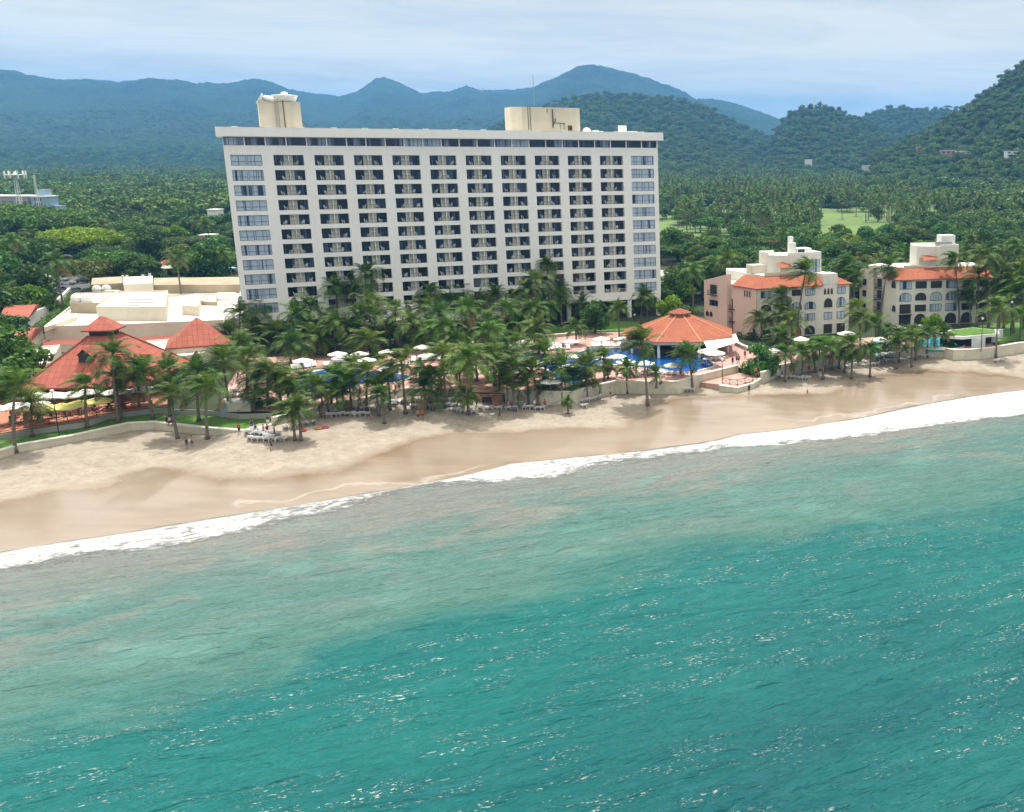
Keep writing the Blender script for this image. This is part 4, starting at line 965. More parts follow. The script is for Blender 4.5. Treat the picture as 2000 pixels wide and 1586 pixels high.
# ---- the two condominium blocks on the right
def arch_window(mb, fm, x, z, w, h, y=0, arch=True, bars=3):
    pts = [(x-w/2, y, z), (x+w/2, y, z)]
    hh = h*(.45 if arch else 1)
    if arch:
        r = w/2; 
        pts += [(x+r*math.cos(PI*k/10), y, z+hh+(h-hh)*math.sin(PI*k/10)) for k in range(11)]
    else: pts += [(x+w/2, y, z+h), (x-w/2, y, z+h)]
    mb.add(pts, [tuple(range(len(pts)))])
    # frame outline
    k = len(pts)
    for i in range(k):
        a_ = Vector(pts[i]); b_ = Vector(pts[(i+1) % k])
        if (b_-a_).length > .02: fm.tube([a_+Vector((0,-.03,0)), b_+Vector((0,-.03,0))], .05, 4, cap=False)
    for i in range(1, bars):
        xx = x-w/2+w*i/bars; top = h if not arch else hh+(h-hh)*math.sqrt(max(0, 1-((xx-x)/(w/2))**2))
        fm.box(xx-.03, xx+.03, y-.06, y-.01, z, z+top)
def facade(parent, az, org, width, zt, wins, m):
    """wins: (x, z, w, h, kind) in facade coordinates; window = part, frame = sub-part. Openings are flat dark faces, painted as shaded recesses."""
    for (x, z, w_, h_, kind) in wins:
        T_ = Matrix.Translation(org) @ Matrix.Rotation(az, 4, 'Z')
        g = MB(); f = MB(); arch = 'a' in kind; dark = 'o' in kind  # a flat dark face stands for the shade inside an opening
        arch_window(g, f, 0, 0, w_, h_, .0, arch, 1 if dark else 4 if w_ > 2 else 2)
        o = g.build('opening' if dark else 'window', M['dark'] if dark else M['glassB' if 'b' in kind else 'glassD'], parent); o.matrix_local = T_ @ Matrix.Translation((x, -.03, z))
        if dark: 
            if 'r' in kind:
                f2 = MB(); f2.box(-w_/2-.1, w_/2+.1, -.8, -.75, .85, .92); f2.box(-w_/2-.1, w_/2+.1, -.82, -.04, -.15, -.02)
                for k in range(int(w_/.22)+1): f2.box(-w_/2+k*.22-.015, -w_/2+k*.22+.015, -.79, -.76, 0, .85)
                f2.build('railing', M['frame'], o)
            f3 = MB(); f3.m = 0; f3.v, f3.f, f3.uv, f3.mi = f.v, f.f, f.uv, f.mi; f3.build('reveal', m, o)
        else: f.build('frame', M['frame'], o)
def poly_building(name, label, top_pts, zt, zb, wallm, roofs=True):
    """top_pts: picture points of the wall top corners, in order"""
    poly = [P(u, v, zt) for u, v in top_pts]
    o = empty(name, (poly[0].x, poly[0].y, zb), 0, label, 'building')
    org = Vector((poly[0].x, poly[0].y, zb))
    g = MB(); g.prism([(p.x-org.x, p.y-org.y) for p in poly], 0, zt-zb); g.build('wall', wallm, o)
    return o, [p-Vector((org.x, org.y, zt)) for p in poly], org
ZC = 3.9
def zof(u, vb, vt): p = P(u, vb, ZC); return height_at(p.x, p.y, vt)
zt2 = zof(1479, 663, 563); print('condo eave', zt2)
A1_ = P(1479, 563, zt2); A2_ = P(1659, 553, zt2); A0_ = P(1384, 548, zt2)
back = Vector((-(A2_-A1_).normalized().y, (A2_-A1_).normalized().x, 0))
c2 = empty('condominium_building', (A1_.x, A1_.y, ZC), math.atan2(A2_.y-A1_.y, A2_.x-A1_.x), 'four-storey apartment block beside the pool bar, pink side wall, arched windows, orange tile roof', 'apartment block')
def loc(o, p): return o.matrix_world.inverted() @ p if False else Matrix.Rotation(-o.rotation_euler.z, 4, 'Z') @ (p - o.location)
a0 = loc(c2, A0_); a2 = loc(c2, A2_); W2 = a2.x; H2 = zt2-ZC
print('condo dims', W2, H2, a0)
D2 = 13.0
al = math.atan2(a0.y, a0.x)
L0 = Vector((a0.x, a0.y, 0)); 
g = MB(); g.prism([(0,0), (W2,0), (W2,D2), (L0.x+4.5, L0.y+5.5), (L0.x, L0.y)], 0, H2); g.build('wall', M['condo'], c2)
# pink side wall skin (steps out) with raised shed parapet
d = L0.normalized(); nn = Vector((d.y, -d.x, 0)); nn = -nn if nn.x > 0 else nn
def side_pt(s, off, z): return d*s + nn*off + Vector((0,0,z))
g = MB(); Ls = L0.length
s1 = Ls*.52
pr = [(s1,0),(Ls,0),(Ls,H2+.2),(s1+.0,H2+2.2)]
pts = [side_pt(s, .02, z) for s, z in pr] + [side_pt(s, 1.3, z) for s, z in pr]
g.add(pts, [(0,1,2,3),(7,6,5,4),(0,4,5,1),(1,5,6,2),(2,6,7,3),(3,7,4,0)])
pr = [(0.02,0),(s1-.9,0),(s1-.9,H2-.05),(0.02,H2-.05)]
pts = [side_pt(s, .02, z) for s, z in pr] + [side_pt(s, .30, z) for s, z in pr]
g.add(pts, [(0,1,2,3),(7,6,5,4),(0,4,5,1),(1,5,6,2),(2,6,7,3),(3,7,4,0)])
g.build('side_wall', M['pink'], c2)
azs = math.atan2(-d.y, -d.x)
fl = H2/4.0
facade(c2, azs, side_pt(Ls, 1.33, 0), Ls, H2, [(Ls*.21, fl*3+.15, 2.6, 2.2, 'or'), (Ls*.21, fl*2+.4, 3.0, 1.2, ''), (Ls*.07, fl*1+.6, .9, 1.1, 'a'), (Ls*.15, fl*1+.6, .9, 1.1, 'a')], M['pink'])
facade(c2, azs, side_pt(Ls, .1, 0), Ls, H2, [(Ls*.53, fl*1+.2, 1.2, 2.2, 'or'), (Ls*.53, fl*2+.2, 1.2, 2.2, 'or'), (Ls*.53, .2, 1.2, 2.4, 'o')], M['pink'])
facade(c2, azs, side_pt(Ls, .33, 0), Ls, H2, [(Ls*.78, fl*3+.6, .5, 1.4, 'o'), (Ls*.83, fl*3+.6, .5, 1.4, 'o'), (Ls*.88, fl*3+.6, .5, 1.4, 'o'), (Ls*.965, .2, 1.0, 2.3, 'a')], M['pink'])
wv = []
xs_ = [.09, .26, .415, .565, .765, .91]
for i, fx in enumerate(xs_):
    x = fx*W2; ww = 2.6 if i < 4 else 2.2
    if i == 4:
        for q in (-.85, 0, .85): wv.append((x+q, fl*3+.5, .62, 1.5, 'ao'))
    else: wv.append((x, fl*3+.6, ww*.9, 1.45, 'o' if i == 2 else 'b'))
    wv.append((x, fl*2+.35, ww, 1.6 if i < 4 else 2.2, 'ao' if i in (0, 1, 4) else 'ab'))
    wv.append((x, fl*1+.6, ww*.9, 1.5, 'b' if i > 1 else 'o'))
    wv.append((x, .1, ww, 2.2, 'o' if i in (4, 5) else 'ao'))
facade(c2, 0, Vector((0,0,0)), W2, H2, wv, M['condo'])
# tile skirt roof: eave oversails, slopes back to the roof deck
def skirt(mb, path, zt, rise, run, over=.55):
    """path in plan (local), closed=False; slopes towards the left-hand side (inside)"""
    k = len(path); path = [Vector((p[0], p[1], 0)) for p in path]
    nrm = []
    for i in range(k):
        dd = []
        if i > 0: dd.append((path[i]-path[i-1]).normalized())
        if i < k-1: dd.append((path[i+1]-path[i]).normalized())
        nv_ = sum((Vector((-x.y, x.x, 0)) for x in dd), Vector()); nv_ /= len(dd); nv_ /= max(.4, nv_.length**2); nrm.append(nv_)
    for i in range(k-1):
        a_, b_ = path[i]-nrm[i]*over, path[i+1]-nrm[i+1]*over; c_, d_ = path[i+1]+nrm[i+1]*run, path[i]+nrm[i]*run
        lo = Vector((0,0,zt-.05)); hi = Vector((0,0,zt+rise))
        uvface(mb, (a_+lo, b_+lo, c_+hi, d_+hi), (b_-a_))
        t = Vector((0,0,.18)); mb.add([a_+lo, b_+lo, b_+lo-t, a_+lo-t, c_+lo-t, d_+lo-t, c_+hi, d_+hi], [(0,3,2,1),(3,5,4,2),(5,7,6,4)])
g = MB(); sk = [side_pt(Ls*.46, .3, 0), (0,0,0), (W2*.70,0,0)]; skirt(g, sk, H2, 2.0, 3.4); r2o = g.build('roof', M['tile'], c2)
g = MB(); skirt(g, [(W2*.865,0,0),(W2,0,0),(W2,5,0)], H2, 2.0, 3.4); g.build('roof', M['tile'], c2)
g = MB(); g.box(W2*.70+.02, W2*.865-.02, -.06, 3.5, H2+.01, H2+2.3); g.build('parapet', M['condo'], c2)
g = MB(); g.prism([(3.2,3.45), (W2-3.5,3.52), (W2-3.5,D2-.3), (L0.x+6, L0.y+4.0), (L0.x+5.0, L0.y+1.5)], H2+.01, H2+2.15); g.build('roof_deck', M['whiteroof'], c2)
g = MB(); g.prism([(3.2,3.4), (W2*.5,3.4), (W2*.5,3.65), (3.4,3.65)], H2+2.16, H2+2.8); g.prism([(W2*.1,8),(W2*.3,8),(W2*.3,11),(W2*.1,11)], H2+2.16, H2+4.0); g.build('parapet', M['cream'], c2)
g = MB(); px0, px1 = W2*.26, W2*.79
g.prism([(px0,7.2),(px0+3.5,4.6),(px1,4.6),(px1,12),(px0,12)], H2+2.16, H2+6.2)
pent = g.build('penthouse', M['condo'], c2)
g = MB()
for q in ((px0,px0+3.6,11.7,12),(px0,px0+.3,7.4,11.69),(px1-.3,px1,4.9,11.69),(px0+3.6,px1,4.6,4.88)): g.box(*q, H2+6.21, H2+6.75)
g.box(px0+5.2, px0+6.4, 6.2, 7.6, H2+6.21, H2+8.8); g.box(px0+5.7, px0+6.6, 8, 9, H2+6.21, H2+10.0); g.build('parapet', M['white'], pent)
g = MB(); g.box(px0+6.5, px0+10.2, 6.0, 9.0, H2+6.21, H2+7.5); g.build('stair_head', M['white'], pent)
g = MB(); g.box(px0+6.8, px0+8.4, 5.93, 5.99, H2+6.5, H2+7.3); g.build('opening', M['dark'], pent)
g = MB(); g.add([(px1-3.4,4.56,H2+2.3),(px1-.5,4.56,H2+2.3),(px1-.5,4.56,H2+5.2),(px1-3.4,4.56,H2+5.2)], [(0,1,2,3)]); po = g.build('window', M['glassB'], pent)
g = MB()
for x in (px1-3.4, px1-1.95, px1-.55): g.box(x, x+.08, 4.48, 4.55, H2+2.3, H2+5.2)
g.build('frame', M['frame'], po)
g = MB(); uvface(g, [(px0+1.0,2.9,H2+3.7),(px0+4.2,2.9,H2+3.7),(px0+4.2,5.2,H2+4.7),(px0+1.0,5.2,H2+4.7)], (1,0,0)); g.build('porch_roof', M['tile'], pent)
g = MB(); g.box(px0+1.2, px0+4.0, 3.2, 4.5, H2+2.3, H2+3.7); g.build('porch_wall', M['cream'], pent)

zt3 = zof(1753.5, 637, 546); print('condo3', zt3)
B1_ = P(1753.5, 546, zt3); B2_ = P(1938, 541, zt3); B0_ = P(1686, 537, zt3)
c3 = empty('condominium_building', (B1_.x, B1_.y, ZC), math.atan2(B2_.y-B1_.y, B2_.x-B1_.x), 'four-storey apartment block at the right edge with arched windows above a turquoise pool', 'apartment block')
b0 = loc(c3, B0_); b2_ = loc(c3, B2_); W3 = b2_.x; H3 = zt3-ZC; fl = H3/4.0; L3 = Vector((b0.x, b0.y, 0)); print('condo3 dims', W3, H3, b0)
g = MB(); g.prism([(0,0), (W3,0), (W3+2,12), (L3.x+4, L3.y+6), (L3.x, L3.y)], 0, H3); g.build('wall', M['condo'], c3)
d = L3.normalized(); nn = Vector((d.y, -d.x, 0)); nn = -nn if nn.x > 0 else nn; Ls = L3.length
azs = math.atan2(-d.y, -d.x)
g = MB(); pts = [side_pt(s, o_, z) for o_ in (.02, 1.1) for s, z in ((Ls*.6,0),(Ls,0),(Ls,H3+1.5),(Ls*.6,H3+2.2))]; g.add(pts, [(0,1,2,3),(7,6,5,4),(0,4,5,1),(1,5,6,2),(2,6,7,3),(3,7,4,0)]); g.build('side_wall', M['cream'], c3)
facade(c3, azs, side_pt(Ls, .1, 0), Ls, H3, [(Ls*.50, fl*k+.3, 1.6, 2.1, 'or') for k in range(4)] + [(Ls*.90, fl*3+.7, 1.2, 1.5, 'a'), (Ls*.92, fl*1+.7, 1.0, 1.4, 'a')], M['cream'])
facade(c3, azs, side_pt(Ls, 1.13, 0), Ls, H3, [(Ls*.15, fl*k+.6, 1.2, 1.4, '') for k in range(1, 4)], M['cream'])
wv = []
xs_ = [.085, .245, .405, .57, .74, .90]
for i, fx in enumerate(xs_):
    x = fx*W3
    wv.append((x, fl*3+.45, 2.9, 1.75, 'b' if i in (0, 3) else 'o'))
    wv.append((x, fl*2+.35, 2.9, 1.95, 'ao' if i == 1 else 'ab') if i < 4 else (x, fl*2+.3, 3.3, 2.1, 'or'))
    wv.append((x, fl*1+(.0 if i == 0 else .5), 2.9, 2.4 if i == 0 else 1.7, 'or' if i == 0 else 'b' if i in (2, 3) else 'o'))
    wv.append((x, .1, 3.0, 2.7, 'o' if i == 0 else 'ao'))
facade(c3, 0, Vector((0,0,0)), W3, H3, wv, M['condo'])
g = MB(); skirt(g, [side_pt(Ls*.38, .0, 0), (0,0,0), (W3,0,0)], H3, 2.2, 3.6); g.build('roof', M['tile'], c3)
g = MB(); g.prism([(2.8,3.7),(W3,3.7),(W3,11.5),(L3.x+5,L3.y+4),(L3.x+1.2,L3.y)], H3+.01, H3+2.3); g.build('roof_deck', M['whiteroof'], c3)
g = MB(); g.box(2.9, 9.2, 3.66, 3.9, H3+2.31, H3+2.8); g.box(7.5, 9, 6, 8, H3+2.31, H3+4.2); g.build('parapet', M['cream'], c3)
qa, qb = W3*.30, W3*.71
g = MB(); g.prism([(qa,6.6),(qa+5.2,4.4),(qb,4.4),(qb,11),(qa,11)], H3+2.31, H3+7.0); p3 = g.build('penthouse', M['condo'], c3)
g = MB(); g.box(qa, qb, 10.7, 11, H3+7.01, H3+7.4); g.box(qb-.3, qb, 4.7, 10.69, H3+7.01, H3+7.4); g.box(qa+5.2, qb, 4.4, 4.69, H3+7.01, H3+7.4); g.build('parapet', M['white'], p3)
g = MB(); g.box(qa+6.4, qa+9.9, 7.0, 10.0, H3+7.01, H3+9.4); g.build('stair_head', M['white'], p3)
g = MB(); g.box(qa+4.5, qa+8.5, 5.6, 6.5, H3+7.01, H3+8.0); g.build('air_conditioner', M['metal'], p3)
g = MB(); g.add([(qb-2.6,4.36,H3+2.5),(qb-.6,4.36,H3+2.5),(qb-.6,4.36,H3+4.9),(qb-2.6,4.36,H3+4.9)], [(0,1,2,3)]); g.build('window', M['glassD'], p3)
g = MB(); uvface(g, [(qa+.6,3.4,H3+3.9),(qa+4.2,3.0,H3+4.1),(qa+4.4,5.4,H3+4.9),(qa+.6,5.6,H3+4.9)], (1,0,0)); g.build('porch_roof', M['tile'], p3)

# ---- blue-grey block and mast far left, houses on the hills
def far_box(name, label, u0, u1, vb, vt, z0, m, depth=12, cat='building', wins=None, rz=None, dist=None):
    """stands at the distance where its foot (height z0) is seen at picture row vb, or at the given distance"""
    if dist:
        d0 = ray(u0, vb); k0 = k0_ = dist/math.hypot(d0.x, d0.y); A_ = Vector((d0.x*k0, d0.y*k0, 0)); d1 = ray(u1, vb)
        for rr_ in np.arange(600, 1900, 10.):
            k0 = rr_/math.hypot(d0.x, d0.y)
            if float(terrain(np.array([d0.x*k0]), np.array([d0.y*k0]))[0]) + 5 > CAMZ + d0.z*k0: break
        k0 = min(rr_, dist*1.4)/math.hypot(d0.x, d0.y) if z0 > 10 else k0_
        k1 = k0; A_ = Vector((d0.x*k0, d0.y*k0, 0)); z0 = CAMZ + d0.z*k0 + (2.5 if z0 > 10 else 0); B_ = Vector((d1.x*k1, d1.y*k1, z0))
    else: A_ = P(u0, vb, z0); B_ = P(u1, vb, z0)
    ztop = height_at(A_.x, A_.y, vt)
    A_.z = z0; B_.z = z0; o = empty(name, A_, math.atan2(B_.y-A_.y, B_.x-A_.x), label, cat); W_ = (B_-A_).length
    g = MB(); g.box(0, W_, 0, depth, -3, ztop-z0); g.build('wall', m, o)
    g = MB(); g.box(-.3, W_+.3, -.3, depth+.3, ztop-z0+.01, ztop-z0+.5); g.build('roof', M['white'], o)
    if wins:
        nx_, nz_ = wins; hh = (ztop-z0)/nz_
        for i in range(nx_):
            for j in range(nz_):
                g = MB(); x = W_*(i+.22)/nx_; g.add([(x,-.05,hh*j+hh*.3),(x+W_*.5/nx_,-.05,hh*j+hh*.3),(x+W_*.5/nx_,-.05,hh*j+hh*.8),(x,-.05,hh*j+hh*.8)], [(0,1,2,3)]); g.build('window', M['glassD'], o)
    return o, ztop, W_
M['blueb'] = mat('blue_render', (.30,.42,.52), .8, .08, .2)
M['greyb'] = mat('grey_render', (.34,.34,.34), .9, .12, .2)
M['pinkb'] = mat('faded_pink', (.55,.24,.24), .9, .1, .2)
o, zt_, w_ = far_box('office_building', 'blue-grey tower block standing above the trees at the far left', 66, 95, 425, 385, 8, M['blueb'], 9, dist=620, wins=(1, 4))
g = MB(); g.box(w_*.2, w_*.7, 3, 8, zt_-o.location.z+.5, zt_-o.location.z+3.4); g.build('roof_house', M['blueb'], o)
g = MB(); g.box(w_+.1, w_+3.2, 3, 9, -6, zt_-o.location.z-4.2); g.build('side_wing', M['blueb'], o)
far_box('warehouse', 'long low grey block with pale roof left of the blue-grey tower', -60, 60, 425, 384, 6, M['greyb'], 12, dist=640, wins=(9, 1))
far_box('house', 'white flat-roofed house behind the trees just left of the hotel tower', 405, 424, 418, 411, 4, M['white'], 6, dist=560)
far_box('house', 'orange-roofed house in the trees left of the tower', 390, 412, 465, 461, 4, M['pinkb'], 5, dist=440)
far_box('house', 'dusky pink hillside house with flat white roof', 1838, 1868, 306, 294, 26, M['pinkb'], 12, dist=980, wins=(3, 1))
far_box('house', 'small white hillside house beside the pink one', 1868, 1896, 304, 296, 28, M['white'], 12, dist=985, wins=(3, 1))
far_box('house', 'large stepped white villa on the slope at the right edge', 1966, 2030, 312, 296, 30, M['white'], 14, dist=960, wins=(6, 2))
far_box('house', 'pale low house in the trees below the pink hillside house', 1912, 1942, 323, 316, 20, M['greyb'], 10, dist=930)
far_box('house', 'faint pale house on the slope left of the pink hillside house', 1790, 1818, 296, 288, 30, M['pinkb'], 10, dist=1150)
far_box('house', 'small white house among palms beyond the golf course', 1684, 1706, 334, 324, 14, M['white'], 9, dist=1250)
far_box('house', 'tiny white house half hidden beyond the golf course palms', 1572, 1586, 324, 312, 14, M['white'], 9, dist=1400)
far_box('club_house', 'low clubhouse with pale orange roof at the golf course edge', 1746, 1822, 436, 424, 4, M['pinkb'], 14, dist=640, wins=(6, 1))
# masts
def mast(u, vb, vt, dist, label, arms=True, rad=.5):
    d = ray(u, vb); k = dist/math.hypot(d.x, d.y); x, y = d.x*k, d.y*k; z0 = CAMZ + d.z*k; z1 = height_at(x, y, vt); h = z1-z0
    o = empty('radio_mast', (x, y, z0), 0, label, 'mast')
    g = MB(); s = rad
    for sx in (-1, 1):
        for sy in (-1, 1): g.tube([(sx*s, sy*s, -6), (sx*s*.35, sy*s*.35, h)], s*.16, 4)
    nseg = 12
    for i in range(nseg):
        za, zb_ = h*i/nseg, h*(i+1)/nseg; fa_ = 1-.65*i/nseg; fb_ = 1-.65*(i+1)/nseg
        g.tube([(-s*fa_, -s*fa_, za), (s*fb_, -s*fb_, zb_)], s*.1, 4); g.tube([(s*fa_, s*fa_, za), (-s*fb_, s*fb_, zb_)], s*.1, 4)
    g.build('lattice', M['white'], o)
    if arms:
        g = MB()
        for k_ in range(9):
            a_ = 2*PI*k_/9; R_ = s*4.2; g.box(R_*math.cos(a_)-.2, R_*math.cos(a_)+.2, R_*math.sin(a_)-.2, R_*math.sin(a_)+.2, h*.80, h*1.02)
        g.lathe([(s*4.2, h*.90), (s*4.2, h*.91)], 16); g.build('antenna_panel', M['white'], o)
mast(39, 400, 335, 600, 'lattice phone mast with ring of antennas beside the blue-grey block', rad=1.0)
mast(73, 385, 342, 600, 'short mast with white ball on top above the blue-grey block', False, .6)
mast(1590, 210, 187, 2120, 'tall mast on top of the small round hill', False, 2.0)
mast(1605, 209, 190, 2120, 'thin second mast beside the tall one on the round hill', False, 1.0)
mast(528, 160, 147, 6400, 'tiny mast on the blue ridge above the left roof box', False, 5.0)
mast(942, 178, 166, 6400, 'tiny mast on the blue ridge in the middle of the picture', False, 5.0)

# ================================================================== DECK, POOLS, WALLS
def poly_px(pts, z): return [P(u, v, z) for u, v in pts]
def sheet(name, pts, z0, z1, m, kind='structure'):
    g = MB(); g.prism([xy(p) for p in pts], z0, z1, bottom=False); return tag(g.build(name, m), kind=kind)
deck_front = [xy(p) for p in poolwall[2:] + poolwall2]
deck_px = [(1486,722),(1480,690),(1452,672),(1400,650),(1215,648),(1090,652),(1000,660),(900,668),(800,690),(600,694),(480,700),(440,760),(470,800),(560,804)]
deck_poly = deck_front + [xy(P(u, v, 4.0)) for u, v in deck_px]
g = MB(); g.prism(deck_poly, 3.5, 4.0, bottom=False); tag(g.build('pool_deck', M['deck']), kind='structure')
sheet('ramp', poly_px([(1368,747),(1405,751),(1440,756),(1487,736),(1484,722),(1400,733)], 3.0), 1.5, 3.02, M['deck'])
sheet('lawn', poly_px([(840,668),(900,664),(1000,657),(1100,649),(1210,646),(1260,640),(1292,628),(1200,628),(1000,640),(860,655)], 3.95), 3.8, 3.96, M['lawn'])
sheet('lawn', poly_px([(1930,668),(2060,660),(2100,640),(1990,630),(1900,632),(1880,650)], 3.95), 3.8, 3.94, M['lawn'])
sheet('lawn', poly_px([(390,802),(480,812),(532,808),(540,822),(480,836),(400,830)], 3.0), 2.2, 3.08, M['lawn'])
sheet('patio', poly_px([(1488,734),(1522,719),(1590,708),(1640,699),(1687,681),(1740,681),(1842,683),(1862,686),(1943,680),(1925,660),(1850,655),(1740,658),(1640,668),(1500,690)], 3.6), 2.0, 3.95, M['deck'])
# lattice of the driveway and car park
sheet('road', poly_px([(-160,590),(60,575),(150,572),(185,556),(150,540),(60,545),(-160,548)], 3.95), 3.8, 3.92, M['asphalt'])
sheet('path', poly_px([(88,548),(108,548),(104,520),(84,520)], 3.95), 3.8, 3.935, M['concrete'])
sheet('road', poly_px([(1290,560),(1385,565),(1395,533),(1290,527)], 3.95), 3.8, 3.92, M['concrete'])
sheet('lawn', poly_px([(-60,600),(40,600),(60,575),(-60,580)], 3.95), 3.8, 3.93, M['lawn'])

def poolmat(name, a, b_):
    m, nt, b = newmat(name); N = nt.nodes.new; K = nt.links.new
    tcn = N('ShaderNodeTexCoord'); n = N('ShaderNodeTexNoise'); n.inputs['Scale'].default_value = .25; n.inputs['Detail'].default_value = 6; K(tcn.outputs['Object'], n.inputs[0])
    r = N('ShaderNodeValToRGB'); r.color_ramp.elements[0].position = .35; r.color_ramp.elements[1].position = .68; r.color_ramp.elements[0].color = rgba(a); r.color_ramp.elements[1].color = rgba(b_); K(n.outputs[0], r.inputs[0]); K(r.outputs[0], b.inputs['Base Color'])
    b.inputs['Roughness'].default_value = .06; b.inputs['IOR'].default_value = 1.33
    n2 = N('ShaderNodeTexNoise'); n2.inputs['Scale'].default_value = 1.8; n2.inputs['Detail'].default_value = 4; K(tcn.outputs['Object'], n2.inputs[0]); bp = N('ShaderNodeBump'); bp.inputs['Strength'].default_value = .6; bp.inputs['Distance'].default_value = .12; K(n2.outputs[0], bp.inputs['Height']); K(bp.outputs[0], b.inputs['Normal'])
    return m
M['poolB'] = poolmat('pool_blue', (.006,.055,.23), (.015,.12,.38)); M['poolT'] = poolmat('pool_turquoise', (.03,.30,.42), (.10,.46,.55))
def smooth_poly(pts, k=4):
    out = []; n = len(pts)
    for i in range(n):
        p0, p1, p2, p3 = (Vector(pts[(i+j-1) % n]) for j in range(4))
        for q in range(k):
            t = q/k; out.append(.5*((2*p1) + (p2-p0)*t + (2*p0-5*p1+4*p2-p3)*t*t + (3*p1-p0-3*p2+p3)*t**3))
    return out
def pool(pts_px, z, m, label):
    pts = smooth_poly([P(u, v, z) for u, v in pts_px]); c = sum(pts, Vector())/len(pts); c.z = z
    o = empty('swimming_pool', c, 0, label, 'swimming pool')
    g = MB(); g.prism([xy(p-c) for p in pts], -.5, .06, bottom=False); g.build('water', m, o)
    g = MB(); n = len(pts); w_ = .45
    ins = []
    for i in range(n):
        t = (pts[(i+1) % n]-pts[i-1]).normalized(); ins.append(Vector((t.y, -t.x, 0))*w_)
    ar = sum(pts[i].x*pts[(i+1) % n].y-pts[(i+1) % n].x*pts[i].y for i in range(n)); s_ = 1 if ar > 0 else -1
    for i in range(n):
        j = (i+1) % n; a_, b_ = pts[i]-c, pts[j]-c; d_, e_ = a_+ins[i]*s_, b_+ins[j]*s_
        q = [a_, b_, e_, d_]; g.add([Vector((p.x, p.y, .16)) for p in q]+[Vector((p.x, p.y, -.1)) for p in q], [(0,1,2,3),(0,4,5,1),(2,6,7,3)] if s_ < 0 else [(3,2,1,0),(1,5,4,0),(3,7,6,2)])
    g.build('coping', M['coping'], o); return o
pool([(1000,700),(1030,690),(1090,694),(1130,689),(1155,682),(1220,680),(1275,684),(1330,690),(1362,693),(1394,713),(1372,722),(1340,728),(1290,724),(1240,718),(1185,712),(1150,722),(1140,744),(1115,752),(1085,742),(1070,722),(1025,714)], 4.0, M['poolB'], 'large deep-blue free-form pool in front of the octagonal bar')
pool([(560,752),(580,738),(610,728),(650,722),(700,722),(740,730),(782,732),(800,738),(770,748),(720,750),(690,756),(640,762),(590,762)], 4.0, M['poolB'], 'blue pool half hidden by palms left of the beach stairs')
pool([(1795,662),(1850,661),(1880,668),(1875,680),(1830,682),(1800,678)], 3.97, M['poolT'], 'small turquoise pool under the right apartment block')
pool([(1706,690),(1712,668),(1740,663),(1754,668),(1750,680),(1722,692)], 3.97, M['poolT'], 'narrow turquoise pool between palms left of the small one')
rg = empty('pool_planter', P(1880, 652, 3.95), 0, 'curved planted roof with shaded bar beneath beside the turquoise pool', 'pool bar')
q = [P(u, v, 6.4) for u, v in [(1824,655),(1855,645),(1900,640),(1950,645),(1952,652),(1925,654),(1880,658)]]; lc = Vector(rg.location)
g = MB(); g.prism([(p.x-lc.x, p.y-lc.y) for p in q], 1.9, 2.5); g.build('roof', M['white'], rg)
c_ = sum(q, Vector())/len(q)
g = MB(); g.prism([((c_+(p-c_)*.86).x-lc.x, (c_+(p-c_)*.86).y-lc.y) for p in q], 2.5, 2.62, bottom=False); g.build('planting', M['lawn'], rg)
g = MB(); g.prism([((c_+(p-c_)*.8).x-lc.x, (c_+(p-c_)*.8).y-lc.y+2) for p in q], -.2, 1.88); g.build('back_wall', M['dark'], rg)
g = MB()
for u, v in ((1905,678),(1915,677),(1938,668),(1950,660)):
    p = P(u, v, 3.95)-lc; g.box(p.x-.9, p.x+.9, p.y-.3, p.y+.3, -.5, 1.89)
g.build('pillar', M['white'], rg)

def wall_run(pts, zt, zb, th_, m, label, cap=True, name='beach_wall'):
    pts = [Vector((p.x, p.y, 0)) for p in pts]; o = empty(name, (pts[0].x, pts[0].y, zb), 0, label, 'wall')
    off = pts[0]; k = len(pts); nr = []
    for i in range(k):
        t = (pts[min(i+1, k-1)]-pts[max(i-1, 0)]).normalized(); nr.append(Vector((-t.y, t.x, 0)))
    def run(w0, w1, z0, z1):
        g = MB(); v = []
        for p, n_ in zip(pts, nr):
            a_, b_ = p-off+n_*w0, p-off+n_*w1
            v += [Vector((a_.x,a_.y,z0)), Vector((b_.x,b_.y,z0)), Vector((b_.x,b_.y,z1)), Vector((a_.x,a_.y,z1))]
        f = []
        for i in range(k-1):
            for j in range(4): f.append((i*4+j, i*4+(j+1)%4, i*4+4+(j+1)%4, i*4+4+j))
        f += [(3,2,1,0), (4*k-4, 4*k-3, 4*k-2, 4*k-1)]
        g.add(v, f); return g
    run(-.18, th_, -1.2, zt-zb-.16).build('wall', m, o)
    if cap: run(-.30, th_+.12, zt-zb-.155, zt-zb).build('cap', M['wallcap'], o)
    return o
wall_run(lawnwall, 3.3, 2.0, .35, M['beige'], 'low pale wall between the restaurant lawn and the sand')
wall_run(poolwall, 4.45, 2.2, .35, M['beige'], 'beige retaining wall left of the beach stairs')
wall_run(poolwall2, 4.45, 2.2, .35, M['beige'], 'beige retaining wall right of the beach stairs, under the big pool')
wall_run(rampwall, 3.15, 2.0, .3, M['beige'], 'low white wall below the zigzag railing')
wall_run(eastwall, 4.3, 2.2, .35, M['beige'], 'white curved wall in front of the left apartment block')
wall_run(eastwall2, 4.3, 2.2, .35, M['beige'], 'straight white wall below the turquoise pools')
wall_run(eastwall3, 4.4, 2.0, .35, M['beige'], 'white wall stub running off the right edge')
wall_run([P(u, v, 4.6) for u, v in [(1000,655),(1035,652),(1060,655),(1100,652),(1158,645)]], 4.7, 3.9, .3, M['concrete'], 'wavy low garden wall between the hotel lawn and the pool deck', name='garden_wall')
